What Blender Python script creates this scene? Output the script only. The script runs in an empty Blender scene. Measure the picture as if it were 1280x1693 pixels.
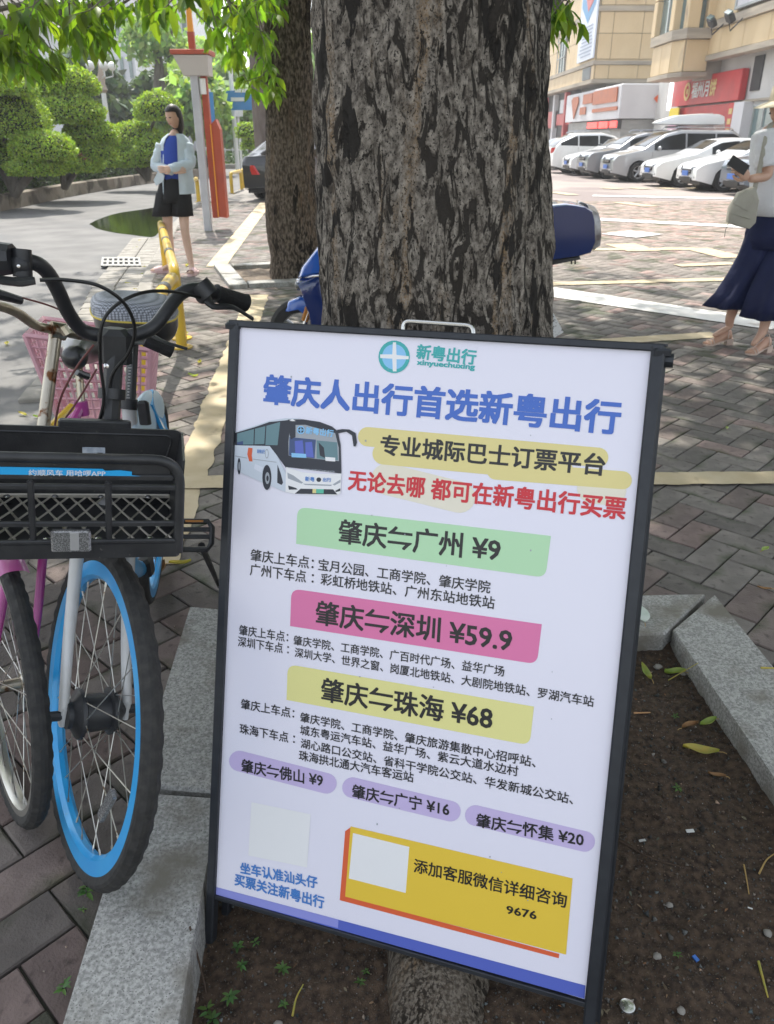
import bpy, bmesh, math, random
import numpy as np
from mathutils import Vector, Matrix, noise
random.seed(7); RNG = np.random.default_rng(11)
SC = bpy.context.scene; COL = SC.collection
PI = math.pi; R = math.radians
# ------------------------------------------------------------------ camera
F = 1300.0; CX = 640.0; CY = 846.5; CAMH = 1.52
PITCH = math.atan((CY-225.0)/F); CP, SP = math.cos(PITCH), math.sin(PITCH)
cam = bpy.data.cameras.new('camera'); camo = bpy.data.objects.new('camera', cam); COL.objects.link(camo)
cam.sensor_fit = 'VERTICAL'; cam.sensor_height = 24.0; cam.lens = F/1693*24.0
cam.clip_start = .05; cam.clip_end = 900
camo.location = (0, 0, CAMH); camo.rotation_euler = (PI/2-PITCH, 0, 0)
cam.dof.use_dof = True; cam.dof.focus_distance = 1.75; cam.dof.aperture_fstop = 7
SC.camera = camo
# ------------------------------------------------------------------ sky and sun
SUN_EL, SUN_AZ = R(58), R(-14)        # azimuth from +Y towards +X
w = bpy.data.worlds.new('World'); SC.world = w; w.use_nodes = True
nt = w.node_tree; bg = nt.nodes['Background']
sky = nt.nodes.new('ShaderNodeTexSky'); sky.sky_type = 'NISHITA'; sky.sun_disc = False
sky.sun_elevation = SUN_EL; sky.sun_rotation = SUN_AZ; sky.dust_density = 1.6; sky.air_density = 1.3
hs = nt.nodes.new('ShaderNodeHueSaturation'); hs.inputs['Saturation'].default_value = .36
nt.links.new(sky.outputs[0], hs.inputs['Color']); nt.links.new(hs.outputs[0], bg.inputs[0]); bg.inputs[1].default_value = .15
sl = bpy.data.lights.new('sun', 'SUN'); sl.energy = 3.0; sl.angle = R(.9); sl.color = (1, .95, .86)
so = bpy.data.objects.new('sun', sl); COL.objects.link(so)
sd = Vector((math.sin(SUN_AZ)*math.cos(SUN_EL), math.cos(SUN_AZ)*math.cos(SUN_EL), math.sin(SUN_EL)))
so.rotation_euler = sd.to_track_quat('Z', 'Y').to_euler(); so.location = (0, 0, 20)
SC.view_settings.view_transform = 'Standard'; SC.view_settings.look = 'None'
SC.view_settings.exposure = 1.2; SC.view_settings.gamma = 1; SC.view_settings.use_curve_mapping = False
SC.cycles.use_denoising = True
SC.cycles.max_bounces = 8; SC.cycles.transparent_max_bounces = 12
# ------------------------------------------------------------------ survey helpers (pixel of the photograph -> place in the world)
def ray(x, y):
    a = (x-CX)/F; b = -(y-CY)/F
    return Vector((a, CP+b*SP, -SP+b*CP))
def gd(x, y, z=0.0):
    d = ray(x, y); return Vector((0, 0, CAMH))+d*((z-CAMH)/d.z)
def at(x, y, Y):
    d = ray(x, y); return Vector((0, 0, CAMH))+d*(Y/d.y)
def dp(x, y, t):
    return Vector((0, 0, CAMH))+ray(x, y)*t
def onX(x, y, X):
    d = ray(x, y); return Vector((0, 0, CAMH))+d*(X/d.x)
# ------------------------------------------------------------------ materials
_m = {}
def mat(name, col, rough=.6, metal=0., col2=None, ns=4., stretch=(1, 1, 1), bump=0., bs=60., spec=.5, coat=0., attr=False,
        trans=0., emit=None, dirt=None, ds=8., dth=.62, detail=6., lo=.35, hi=.65, stain=None):
    if name in _m: return _m[name]
    m = bpy.data.materials.new(name); m.use_nodes = True; nt = m.node_tree; N = nt.nodes; L = nt.links
    b = N['Principled BSDF']; out = N['Material Output']
    b.inputs['Roughness'].default_value = rough; b.inputs['Metallic'].default_value = metal
    b.inputs['Specular IOR Level'].default_value = spec; b.inputs['Coat Weight'].default_value = coat; b.inputs['Coat Roughness'].default_value = .06
    c4 = lambda c: (c[0], c[1], c[2], 1)
    tc = N.new('ShaderNodeTexCoord'); mp = N.new('ShaderNodeMapping'); mp.inputs['Scale'].default_value = stretch
    L.new(tc.outputs['Object'], mp.inputs[0])
    src = None
    def noi(scale, d=detail):
        n = N.new('ShaderNodeTexNoise'); n.inputs['Scale'].default_value = scale; n.inputs['Detail'].default_value = d
        L.new(mp.outputs[0], n.inputs['Vector']); return n.outputs['Fac']
    def ramp(s, a, b_):
        r = N.new('ShaderNodeMapRange'); r.inputs['From Min'].default_value = a; r.inputs['From Max'].default_value = b_
        L.new(s, r.inputs['Value']); return r.outputs[0]
    def mix(f, a, b_, mode='MIX'):
        x = N.new('ShaderNodeMix'); x.data_type = 'RGBA'; x.blend_type = mode
        if isinstance(f, float): x.inputs[0].default_value = f
        else: L.new(f, x.inputs[0])
        for s, i in ((a, 6), (b_, 7)):
            if isinstance(s, tuple): x.inputs[i].default_value = c4(s)
            else: L.new(s, x.inputs[i])
        return x.outputs[2]
    c = tuple(col)
    if col2: c = mix(ramp(noi(ns), lo, hi), tuple(col), tuple(col2))
    if dirt: c = mix(ramp(noi(ds), dth, dth+.08), c, tuple(dirt))
    if stain: c = mix(ramp(noi(stain[1], 8.), stain[2], stain[2]+.18), c, tuple(stain[0]))
    if attr:
        a = N.new('ShaderNodeAttribute'); a.attribute_name = 'tint'
        c = mix(1.0, c, a.outputs['Color'], 'MULTIPLY')
    if isinstance(c, tuple): b.inputs['Base Color'].default_value = c4(c)
    else: L.new(c, b.inputs['Base Color'])
    if bump:
        bn = N.new('ShaderNodeBump'); bn.inputs['Strength'].default_value = bump; bn.inputs['Distance'].default_value = .003 if bs > 20 else .02
        L.new(noi(bs, 4.), bn.inputs['Height']); L.new(bn.outputs[0], b.inputs['Normal'])
    if emit:
        b.inputs['Emission Color'].default_value = c4(emit[0]); b.inputs['Emission Strength'].default_value = emit[1]
    if trans:
        t = N.new('ShaderNodeBsdfTranslucent'); ms = N.new('ShaderNodeMixShader'); ms.inputs[0].default_value = trans
        if isinstance(c, tuple): t.inputs[0].default_value = (min(1, c[0]*2.2), min(1, c[1]*2.4), c[2]*.9, 1)
        else:
            tt = mix(1.0, c, (2.3, 2.5, .8), 'MULTIPLY'); L.new(tt, t.inputs[0])
        L.new(b.outputs[0], ms.inputs[1]); L.new(t.outputs[0], ms.inputs[2]); L.new(ms.outputs[0], out.inputs[0])
    _m[name] = m; return m
# ------------------------------------------------------------------ mesh helpers
_org = {}
class G:
    def __init__(s): s.v = []; s.f = []
    def add(s, vs, fs):
        n = len(s.v); s.v += [tuple(p) for p in vs]; s.f += [tuple(i+n for i in f) for f in fs]; return s
    def quad(s, a, b, c, d): return s.add([a, b, c, d], [(0, 1, 2, 3)])
    def box(s, c, d, M=None, taper=1., bev=0.):
        x, y, z = d[0]/2, d[1]/2, d[2]/2
        vs = []
        if bev:
            k = bev
            # octagonal plan box with chamfered top
            for zz, ins in ((-z, 0), (z-k, 0), (z, k)):
                X, Y = x-ins, y-ins
                vs += [Vector(p) for p in ((-X+k, -Y, zz), (X-k, -Y, zz), (X, -Y+k, zz), (X, Y-k, zz), (X-k, Y, zz), (-X+k, Y, zz), (-X, Y-k, zz), (-X, -Y+k, zz))]
            fs = [tuple(range(7, -1, -1)), tuple(range(16, 24))]
            for r in (0, 8):
                for i in range(8): fs.append((r+i, r+(i+1) % 8, r+8+(i+1) % 8, r+8+i))
        else:
            for zz, t in ((-z, 1.), (z, taper)):
                vs += [Vector((-x*t, -y*t, zz)), Vector((x*t, -y*t, zz)), Vector((x*t, y*t, zz)), Vector((-x*t, y*t, zz))]
            fs = [(3, 2, 1, 0), (4, 5, 6, 7), (0, 1, 5, 4), (1, 2, 6, 5), (2, 3, 7, 6), (3, 0, 4, 7)]
        if M is not None: vs = [M@v for v in vs]
        return s.add([v+Vector(c) for v in vs], fs)
    def tube(s, pts, r, n=8, cap=True, sq=None, closed=False):
        pts = [Vector(p) for p in pts]; m = len(pts)
        rs = r if isinstance(r, (list, tuple)) else [r]*m
        vs = []; up = None
        for i, p in enumerate(pts):
            if closed: t = pts[(i+1) % m]-pts[i-1]
            else: t = pts[min(i+1, m-1)]-pts[max(i-1, 0)]
            if t.length < 1e-9: t = Vector((0, 0, 1))
            t.normalize()
            if up is None:
                up = Vector((0, 0, 1)) if abs(t.z) < .9 else Vector((0, 1, 0))
            a = t.cross(up)
            if a.length < 1e-6: a = t.cross(Vector((1, 0, 0)))
            a.normalize(); b = a.cross(t).normalized(); up = b
            for k in range(n):
                q = 2*PI*k/n+(PI/n if sq else 0)
                vs.append(p+a*math.cos(q)*rs[i]+b*math.sin(q)*rs[i]*(sq if sq and sq is not True else 1))
        fs = []
        for i in range(m if closed else m-1):
            j = (i+1) % m
            for k in range(n): fs.append((i*n+k, i*n+(k+1) % n, j*n+(k+1) % n, j*n+k))
        if cap and not closed: fs += [tuple(range(n-1, -1, -1)), tuple(range((m-1)*n, m*n))]
        return s.add(vs, fs)
    def lathe(s, prof, o, ax=(0, 0, 1), n=24, closed=False):
        o = Vector(o); ax = Vector(ax).normalized(); a = ax.orthogonal().normalized(); b = ax.cross(a); vs = []
        for r, h in prof:
            for k in range(n):
                q = 2*PI*k/n; vs.append(o+ax*h+(a*math.cos(q)+b*math.sin(q))*r)
        m = len(prof); fs = []
        for i in range(m if closed else m-1):
            j = (i+1) % m
            for k in range(n): fs.append((i*n+k, i*n+(k+1) % n, j*n+(k+1) % n, j*n+k))
        if not closed:
            if prof[0][0] > 1e-6: fs.append(tuple(range(n-1, -1, -1)))
            if prof[-1][0] > 1e-6: fs.append(tuple(range((m-1)*n, m*n)))
        return s.add(vs, fs)
    def ell(s, c, r, nu=16, nv=10, M=None, fn=None):
        vs = []; c = Vector(c)
        for i in range(nv+1):
            t = PI*i/nv
            for k in range(nu):
                q = 2*PI*k/nu; p = Vector((math.sin(t)*math.cos(q), math.sin(t)*math.sin(q), math.cos(t)))
                if fn: p = fn(p)
                p = Vector((p.x*r[0], p.y*r[1], p.z*r[2]))
                if M is not None: p = M@p
                vs.append(c+p)
        fs = []
        for i in range(nv):
            for k in range(nu): fs.append((i*nu+k, (i+1)*nu+k, (i+1)*nu+(k+1) % nu, i*nu+(k+1) % nu))
        return s.add(vs, fs)
    def prism(s, poly, d):
        poly = [Vector(p) for p in poly]; d = Vector(d); n = len(poly)
        fs = [tuple(range(n-1, -1, -1)), tuple(range(n, 2*n))]+[(i, (i+1) % n, n+(i+1) % n, n+i) for i in range(n)]
        return s.add(poly+[p+d for p in poly], fs)
    def loft(s, rings, cap=True):
        n = len(rings[0]); vs = [p for r in rings for p in r]; fs = []
        for i in range(len(rings)-1):
            for k in range(n): fs.append((i*n+k, i*n+(k+1) % n, (i+1)*n+(k+1) % n, (i+1)*n+k))
        if cap: fs += [tuple(range(n-1, -1, -1)), tuple(range((len(rings)-1)*n, len(rings)*n))]
        return s.add(vs, fs)
    def grid(s, fn, nu, nv):
        vs = [fn(i/nu, j/nv) for j in range(nv+1) for i in range(nu+1)]
        return s.add(vs, [(j*(nu+1)+i, j*(nu+1)+i+1, (j+1)*(nu+1)+i+1, (j+1)*(nu+1)+i) for j in range(nv) for i in range(nu)])
    def build(s, name, m, parent=None, smooth=35, local=False, fix=False, **tags):
        o_ = Vector((0, 0, 0))
        if not local:
            if parent is not None: o_ = _org[parent.name]
            else:
                V = np.array(s.v); o_ = Vector((float(V[:, 0].mean()), float(V[:, 1].mean()), float(V[:, 2].min())))
        me = bpy.data.meshes.new(name)
        me.from_pydata([(p[0]-o_.x, p[1]-o_.y, p[2]-o_.z) for p in s.v], [], s.f)
        return link(name, me, m, parent, smooth, o_, local, fix, **tags)
def link(name, me, m, parent=None, smooth=35, o_=Vector((0, 0, 0)), local=False, fix=True, **tags):
    if fix:
        bm = bmesh.new(); bm.from_mesh(me); bmesh.ops.recalc_face_normals(bm, faces=bm.faces); bm.to_mesh(me); bm.free()
    me.update()
    if smooth:
        me.shade_smooth()
        if smooth < 170: me.set_sharp_from_angle(angle=R(smooth))
    me.materials.clear()
    for mm in (m if isinstance(m, (list, tuple)) else [m]): me.materials.append(mm)
    o = bpy.data.objects.new(name, me); COL.objects.link(o)
    if parent is not None: o.parent = parent
    elif not local: o.location = o_
    _org[o.name] = Vector(o_) if parent is None or not local else Vector((0, 0, 0))
    for k, v in tags.items(): o['category' if k == 'cat' else k] = v
    return o
def root(name, loc, label=None, cat=None, group=None, kind=None, rz=0., parent=None):
    o = bpy.data.objects.new(name, None); COL.objects.link(o); o.empty_display_size = .1
    loc = Vector(loc)
    if parent is not None: o.parent = parent; o.location = loc-_org[parent.name]
    else: o.location = loc
    o.rotation_euler = (0, 0, rz); _org[o.name] = loc
    if label: o['label'] = label
    if cat: o['category'] = cat
    if group: o['group'] = group
    if kind: o['kind'] = kind
    return o
def copy_tree(o, parent=None):
    c = o.copy(); COL.objects.link(c); c.parent = parent
    for ch in o.children: copy_tree(ch, c)
    return c
def rad_clean(pts, rr, n=5):                    # round the corners of a polyline
    pts = [Vector(p) for p in pts]; out = [pts[0]]
    for i in range(1, len(pts)-1):
        a = pts[i]+(pts[i-1]-pts[i]).normalized()*min(rr, (pts[i-1]-pts[i]).length*.45)
        b = pts[i]+(pts[i+1]-pts[i]).normalized()*min(rr, (pts[i+1]-pts[i]).length*.45)
        for k in range(n+1):
            t = k/n; out.append(a*(1-t)**2+pts[i]*2*t*(1-t)+b*t*t)
    out.append(pts[-1]); return out
def curve(pts, n=8):                            # smooth curve through points
    pts = [Vector(p) for p in pts]; out = []
    P = [pts[0]*2-pts[1]]+pts+[pts[-1]*2-pts[-2]]
    for i in range(1, len(P)-2):
        for k in range(n):
            t = k/n; a, b, c, d = P[i-1], P[i], P[i+1], P[i+2]
            out.append(.5*((2*b)+(c-a)*t+(2*a-5*b+4*c-d)*t*t+(3*b-a-3*c+d)*t**3))
    out.append(pts[-1]); return out
# many copies of one small template shape as one mesh, by numpy
LEAF = (np.array([(0, 0, 0), (.3, .19, .03), (.3, 0, -.02), (.3, -.19, .03), (.68, .15, -.02), (.68, 0, -.07), (.68, -.15, -.02), (1, 0, -.2)], float),
        [(0, 2, 1), (0, 3, 2), (1, 2, 5, 4), (2, 3, 6, 5), (4, 5, 7), (5, 6, 7)])
CARD = (np.array([(0, 0, 0), (.45, .32, .06), (1, 0, -.08), (.5, -.3, .02)], float), [(0, 3, 2, 1)])
def frames(dirs, nrm):
    x = dirs/np.linalg.norm(dirs, axis=1)[:, None]
    y = np.cross(nrm, x); y /= np.linalg.norm(y, axis=1)[:, None]+1e-9
    return x, y, np.cross(x, y)
def scatter(name, tmpl, pos, dirs, nrm, size, m, parent=None, tint=None, smooth=0, kind=None, **tags):
    V, Fs = tmpl; n = len(pos); pos = np.asarray(pos, float)
    x, y, z = frames(np.asarray(dirs, float), np.asarray(nrm, float)); size = np.broadcast_to(size, n)
    P = (V[None, :, 0, None]*x[:, None]+V[None, :, 1, None]*y[:, None]+V[None, :, 2, None]*z[:, None])*size[:, None, None]+pos[:, None]
    o_ = _org[parent.name] if parent is not None else Vector((0, 0, 0))
    P = P.reshape(-1, 3)-np.array(o_)
    lt = [len(f) for f in Fs]; idx = np.concatenate([np.array(f) for f in Fs])
    me = bpy.data.meshes.new(name); me.vertices.add(len(P)); me.vertices.foreach_set('co', P.astype(np.float32).ravel())
    li = (idx[None]+(np.arange(n)*len(V))[:, None]).ravel(); me.loops.add(len(li)); me.loops.foreach_set('vertex_index', li.astype(np.int32))
    ls = np.tile(np.array(lt), n); st = np.concatenate([[0], np.cumsum(ls)[:-1]])
    me.polygons.add(len(ls)); me.polygons.foreach_set('loop_start', st.astype(np.int32))
    try: me.polygons.foreach_set('loop_total', ls.astype(np.int32))
    except Exception: pass
    me.update(calc_edges=True)
    if tint is not None:
        a = me.attributes.new('tint', 'FLOAT_COLOR', 'POINT'); T = np.ones((n, len(V), 4), np.float32); T[..., :3] = np.asarray(tint)[:, None, :]
        a.data.foreach_set('color', T.ravel())
    o = link(name, me, m, parent, smooth, o_, fix=False, **tags)
    if parent is None: o.location = (0, 0, 0)
    if kind: o['kind'] = kind
    return o
def tints(n, lo=.6, hi=1.35, warm=.12):
    b = RNG.uniform(lo, hi, n)[:, None]; k = RNG.uniform(-warm, warm, n)[:, None]
    return b*np.concatenate([1+k*1.5, 1+0*k, 1-k], axis=1)
# ------------------------------------------------------------------ lettering
_tx = {}
def glyphs(s, res=2):
    if s in _tx: return _tx[s]
    c = bpy.data.curves.new('t', 'FONT'); c.body = s; c.size = 1; c.resolution_u = res
    o = bpy.data.objects.new('t', c); COL.objects.link(o); dg = bpy.context.evaluated_depsgraph_get()
    me = bpy.data.meshes.new_from_object(o.evaluated_get(dg)); bpy.data.objects.remove(o)
    V = np.array([tuple(v.co) for v in me.vertices]); Fs = [tuple(p.vertices) for p in me.polygons]; bpy.data.meshes.remove(me)
    mn, mx = V.min(0), V.max(0); V = V-mn; _tx[s] = (V, Fs, mx-mn); return _tx[s]
def lettering(name, s, O, U, W, wdt, hgt, m, parent, bold=0., n_up=None, lift=.0006, shear=0.):
    """flat letters filling the rectangle from O (left bottom) along U (wdt) and W (hgt)"""
    V, Fs, d = glyphs(s); U = Vector(U).normalized(); W = Vector(W).normalized(); Nn = U.cross(W).normalized(); O = Vector(O)
    sx, sy = wdt/d[0], hgt/max(d[1], .2); g = G()
    offs = [(0, 0)] if not bold else [(a_*bold*.9, b_*bold*.8) for a_ in (-1, 0, 1) for b_ in (-1, 0, 1)]
    for i, (a, b) in enumerate(offs):
        l = lift+i*.000012
        g.add([O+U*((v[0]+a)*sx+shear*v[1]*sy)+W*((v[1]+b)*sy)+Nn*l for v in V], Fs)
    return g.build(name, m, parent, smooth=0)
for s_ in ():
    glyphs(s_)
# ================================================================== SETTING
def lerp_poly(P, y):
    for (x0, y0), (x1, y1) in zip(P, P[1:]):
        if y0 <= y <= y1: return x0+(x1-x0)*(y-y0)/(y1-y0)
    return P[0][0] if y < P[0][1] else P[-1][0]
KERB = [(-1.45, -3), (-1.5, 3), (-1.95, 6), (-2.75, 9.2), (-3.95, 15.4), (-4.75, 21), (-4.5, 27), (-3.6, 34), (-1.5, 45)]
m_earth = mat('earth', (.16, .15, .13), .95, col2=(.2, .18, .15), ns=.3)
m_asph = mat('asphalt', (.115, .112, .11), .82, col2=(.17, .166, .16), ns=1.6, bump=.7, bs=260, dirt=(.12, .12, .12), ds=.6, dth=.55)
m_joint = mat('joint_sand', (.022, .02, .017), .98, col2=(.045, .045, .03), ns=9)
m_pav = mat('paver', (.150, .134, .12), .85, col2=(.225, .203, .182), ns=9, detail=10, bump=.9, bs=150, attr=True, dirt=(.085, .09, .06), ds=2.6, dth=.54, stain=((.075, .065, .058), 26, .58))
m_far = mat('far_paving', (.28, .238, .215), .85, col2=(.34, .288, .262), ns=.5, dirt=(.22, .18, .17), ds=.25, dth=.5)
m_gran = mat('granite', (.23, .23, .215), .7, col2=(.45, .445, .42), ns=120, bump=.35, bs=190, dirt=(.10, .10, .095), ds=260, dth=.585, lo=.36, hi=.64, stain=((.17, .155, .125), 6., .50))
m_kerb = mat('kerb_concrete', (.22, .205, .18), .85, col2=(.31, .29, .26), ns=6, bump=.4, bs=90, dirt=(.12, .11, .09), ds=4)
m_soil = mat('soil', (.026, .016, .010), .95, col2=(.092, .060, .038), ns=55, detail=12, bump=1., bs=260, dirt=(.11, .085, .06), ds=170, dth=.62)
g = G(); S_ = 700
g.quad((-S_, -60, -.09), (S_, -60, -.09), (S_, S_, -.09), (-S_, S_, -.09)); g.build('ground', m_earth, smooth=0, kind='structure')
# road: asphalt from the kerb to the planted bed
g = G(); ys = np.linspace(-5, 45, 60)
g.grid(lambda u, v: ((-11.5)*(1-u)+(lerp_poly(KERB, -5+50*v)-.10)*u, -5+50*v, -.055), 6, 60)
g.add([(-60, 40, -.056), (8, 40, -.056), (8, 130, -.056), (-60, 130, -.056)], [(0, 1, 2, 3)])
g.build('road', m_asph, smooth=0, kind='structure')
g = G(); g.grid(lambda u, v: (lerp_poly(KERB, -3+25*v)*(1-u)+15*u, -3+25*v, -.014), 1, 50)
PITH = [(-.55, 2.22), (1.05, 2.29), (1.15, .5), (-.45, .5)]
xs_ = sorted([-1.6, -.53, 1.06, 3, 8, 15]); g = G()
for (xa, ya, xb, yb) in ((None, -3, 15, .5), (None, .5, -.47, 2.24), (1.09, .5, 15, 2.24), (None, 2.24, 15, 22)):
    n_ = max(1, int((yb-ya)/.5)); g.grid(lambda u, v: ((lerp_poly(KERB, ya+(yb-ya)*v) if xa is None else xa)*(1-u)+xb*u, ya+(yb-ya)*v, -.014), 2, n_)
pavement = g.build('pavement', m_joint, smooth=0, kind='structure')
g = G(); g.grid(lambda u, v: (lerp_poly(KERB, 21.8+23*v)*(1-u)+.5*u, 21.8+23*v, -.003), 2, 20)
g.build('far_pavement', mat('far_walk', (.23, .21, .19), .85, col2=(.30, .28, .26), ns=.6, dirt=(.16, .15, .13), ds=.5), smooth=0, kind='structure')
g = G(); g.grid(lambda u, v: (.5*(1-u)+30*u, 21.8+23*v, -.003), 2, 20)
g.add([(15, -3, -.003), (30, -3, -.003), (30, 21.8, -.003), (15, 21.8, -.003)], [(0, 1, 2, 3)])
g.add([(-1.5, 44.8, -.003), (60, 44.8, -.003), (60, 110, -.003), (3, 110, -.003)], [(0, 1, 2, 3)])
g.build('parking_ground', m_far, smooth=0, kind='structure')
# planter outlines (granite edge of the nearer tree pit), surveyed corners
OL, OR_, IR = Vector((-.69, 2.35, 0)), Vector((1.175, 2.425, 0)), Vector((.955, 2.165, 0))
IL = Vector((-.46, 2.11, 0)); NO, NI = Vector((-.575, .45, 0)), Vector((-.362, .45, 0)); RO, RI = Vector((1.275, .5, 0)), Vector((1.05, .5, 0))
def inside(P, poly):
    c = True
    for a, b in zip(poly, poly[1:]+poly[:1]):
        if (b[0]-a[0])*(P[1]-a[1])-(b[1]-a[1])*(P[0]-a[0]) > 0: c = False
    return c
PIT1 = [(OL.x+.1, OL.y-.1), (OR_.x-.1, OR_.y-.1), (RO.x-.1, RO.y), (NO.x+.1, NO.y)]
fl = Vector((-1.73, 8.85, 0)); ex, ey = Vector((.955, .297, 0)), Vector((-.297, .955, 0))
P2 = lambda a, b, z=0: fl+ex*a+ey*b+Vector((0, 0, z))
PIT2 = [tuple(P2(.1, 1.5))[:2], tuple(P2(1.5, 1.5))[:2], tuple(P2(1.5, .1))[:2], tuple(P2(.1, .1))[:2]]
# herringbone pavers
PW = .1275; rot = R(47); cu, su = math.cos(rot), math.sin(rot); o0 = Vector((1.262, 2.83, 0))
cells = []
for i in range(-130, 190):
    for j in range(-190, 130):
        k = (i-j) % 4
        if k == 0: c = (i+1., j+.5); hz = 0
        elif k == 2: c = (i+.5, j+0.); hz = 1
        else: continue
        x = o0.x+(c[0]*cu-c[1]*su)*PW; y = o0.y+(c[0]*su+c[1]*cu)*PW
        if y < .2 or y > 21.9 or abs(x) > .55*y+.9: continue
        if x < lerp_poly(KERB, y)+.05: continue
        if inside((x, y), PIT1) or inside((x, y), PIT2): continue
        cells.append((x, y, rot+hz*PI/2))
cells.sort(key=lambda c: c[0]**2+c[1]**2)
def hides(c):       # behind the board for the photograph's viewpoint
    q = Vector((c[0], c[1], -CAMH)); dep = q.y*CP-q.z*SP; up = q.y*SP+q.z*CP; px = CX+F*q.x/dep; py = CY-F*up/dep
    return not (-60 < px < 1340 and py < 1760) or (400 < px < 1040 and 600 < py)
near = [c for c in cells if not hides(c)][:300]; ns_ = set(near); rest = [c for c in cells if c not in ns_]
PV = np.array([(-1, -.5, -1), (1, -.5, -1), (1, .5, -1), (-1, .5, -1), (-1, -.5, -.12), (1, -.5, -.12), (1, .5, -.12), (-1, .5, -.12),
               (-1, -.5, 0), (1, -.5, 0), (1, .5, 0), (-1, .5, 0)], float)
PV[:8, 0] *= (PW-.0035); PV[:8, 1] *= (PW-.0065); PV[8:, 0] *= (PW-.0075); PV[8:, 1] *= (PW-.013); PV[:4, 2] = -.03; PV[4:8, 2] = -.004
PF = [(0, 1, 5, 4), (1, 2, 6, 5), (2, 3, 7, 6), (3, 0, 4, 7), (4, 5, 9, 8), (5, 6, 10, 9), (6, 7, 11, 10), (7, 4, 8, 11), (8, 9, 10, 11)]
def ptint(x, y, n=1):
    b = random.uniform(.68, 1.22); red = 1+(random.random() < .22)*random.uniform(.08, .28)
    if x < -.4 and y < 2.6: b *= .66; red = max(red, 1.06)  # near-left pavers: shade as well as dirt painted in as a darker tint
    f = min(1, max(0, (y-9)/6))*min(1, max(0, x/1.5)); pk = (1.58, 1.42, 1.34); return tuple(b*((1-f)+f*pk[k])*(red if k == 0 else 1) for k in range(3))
variants = []
for q in range(24):
    V = PV.copy()
    V[8:, :2] += RNG.uniform(-.0022, .0022, (4, 2)); V[4:8, :2] += RNG.uniform(-.0016, .0016, (4, 2)); V[8:, 2] += RNG.uniform(-.0012, .0012, 4)
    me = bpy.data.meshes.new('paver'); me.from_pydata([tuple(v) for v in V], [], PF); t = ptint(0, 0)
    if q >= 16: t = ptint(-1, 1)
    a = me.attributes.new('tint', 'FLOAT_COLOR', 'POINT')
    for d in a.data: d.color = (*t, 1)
    me.materials.append(m_pav); variants.append(me)
po = pavement.location.copy()
for x, y, a in near:
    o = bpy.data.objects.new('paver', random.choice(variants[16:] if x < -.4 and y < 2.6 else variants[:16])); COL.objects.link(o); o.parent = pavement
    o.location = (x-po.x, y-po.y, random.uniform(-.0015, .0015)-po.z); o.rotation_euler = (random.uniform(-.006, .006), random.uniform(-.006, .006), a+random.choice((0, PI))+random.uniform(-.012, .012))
n = len(rest); ang = np.array([c[2] for c in rest])+RNG.uniform(-.012, .012, n)
D = np.stack([np.cos(ang), np.sin(ang), RNG.uniform(-.006, .006, n)], 1)
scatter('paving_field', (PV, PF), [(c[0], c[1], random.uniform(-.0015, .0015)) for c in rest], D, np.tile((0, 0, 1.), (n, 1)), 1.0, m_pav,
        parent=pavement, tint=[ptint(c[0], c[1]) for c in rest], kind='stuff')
# kerb between walk and road
kerb = root('kerb', (-2.2, 6, -.05), kind='structure')
y = 1.5; kk = 0
while y < 33:
    L_ = .78; p = Vector((lerp_poly(KERB, y), y, 0)); q = Vector((lerp_poly(KERB, y+L_), y+L_, 0)); d = (q-p); L2 = d.length; d.normalize()
    n_ = Vector((-d.y, d.x, 0)); c = p+d*L2/2+n_*0; M = Matrix((( d.x, n_.x, 0), (d.y, n_.y, 0), (0, 0, 1)))
    G().box((c.x, c.y, -.035), (L2-.012, .16, .10), M, bev=.014).build('kerb_stone', m_kerb, kerb, smooth=0); y += L_; kk += 1
gut = root('gutter', (-3, 9, -.05), kind='structure')
y = 5.0
while y < 13.8:
    for k in range(2):
        x0 = lerp_poly(KERB, y)-.24-k*.27
        G().box((x0, y+.1, -.045), (.255, .285, .04), Matrix.Rotation(R(11), 3, 'Z'), bev=.008).build('gutter_block', m_kerb, gut, smooth=0)
    y += .3
# granite edging of the two tree pits
pit = root('tree_pit', (.3, 1.4, 0), kind='structure')
def slab(poly, z0, z1, parent, m=m_gran, b=.008, name='kerb_stone'):
    c = sum((Vector(p) for p in poly), Vector())/len(poly); g = G(); n = len(poly)
    ring = lambda k, z: [tuple(c+(Vector(p)-c)*(1-k/(Vector(p)-c).length)+Vector((0, 0, z))) for p in poly]
    g.loft([ring(0, z0), ring(0, z1-b), ring(b, z1)], True); return g.build(name, m, parent, smooth=0, fix=True)
def mid(a, b, t): return a.lerp(b, t)
gap = .004
def along(a0, a1, b0, b1, cuts, **k):
    for t0, t1 in zip(cuts, cuts[1:]):
        slab([mid(a0, a1, t0+gap), mid(a0, a1, t1-gap), mid(b0, b1, t1-gap), mid(b0, b1, t0+gap)], -.09, .035+random.uniform(-.002, .003), pit, **k)
along(OL+Vector((0, 0, 0)), NO, IL+Vector((0, .2, 0)), NI, [0, .452, .93])
slab([OL+Vector((.29, .02, 0)), OL.lerp(OR_, .62), IL.lerp(IR, .66), IL+Vector((.03, .03, 0))], -.09, .034, pit)
slab([OL.lerp(OR_, .626), OR_-Vector((.03, .003, 0)), IR+Vector((-.035, .01, 0)), IL.lerp(IR, .667)], -.09, .036, pit)
slab([OR_+Vector((.0, -.005, 0)), RO.lerp(OR_, .36), RI.lerp(IR, .36), IR+Vector((0, -.02, 0)), IR+Vector((.0, .035, 0))], -.09, .037, pit)
slab([RO.lerp(OR_, .352), RO, RI, RI.lerp(IR, .352)], -.09, .035, pit)
pit2 = root('tree_pit', (-1.2, 9.8, 0), kind='structure')
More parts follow.
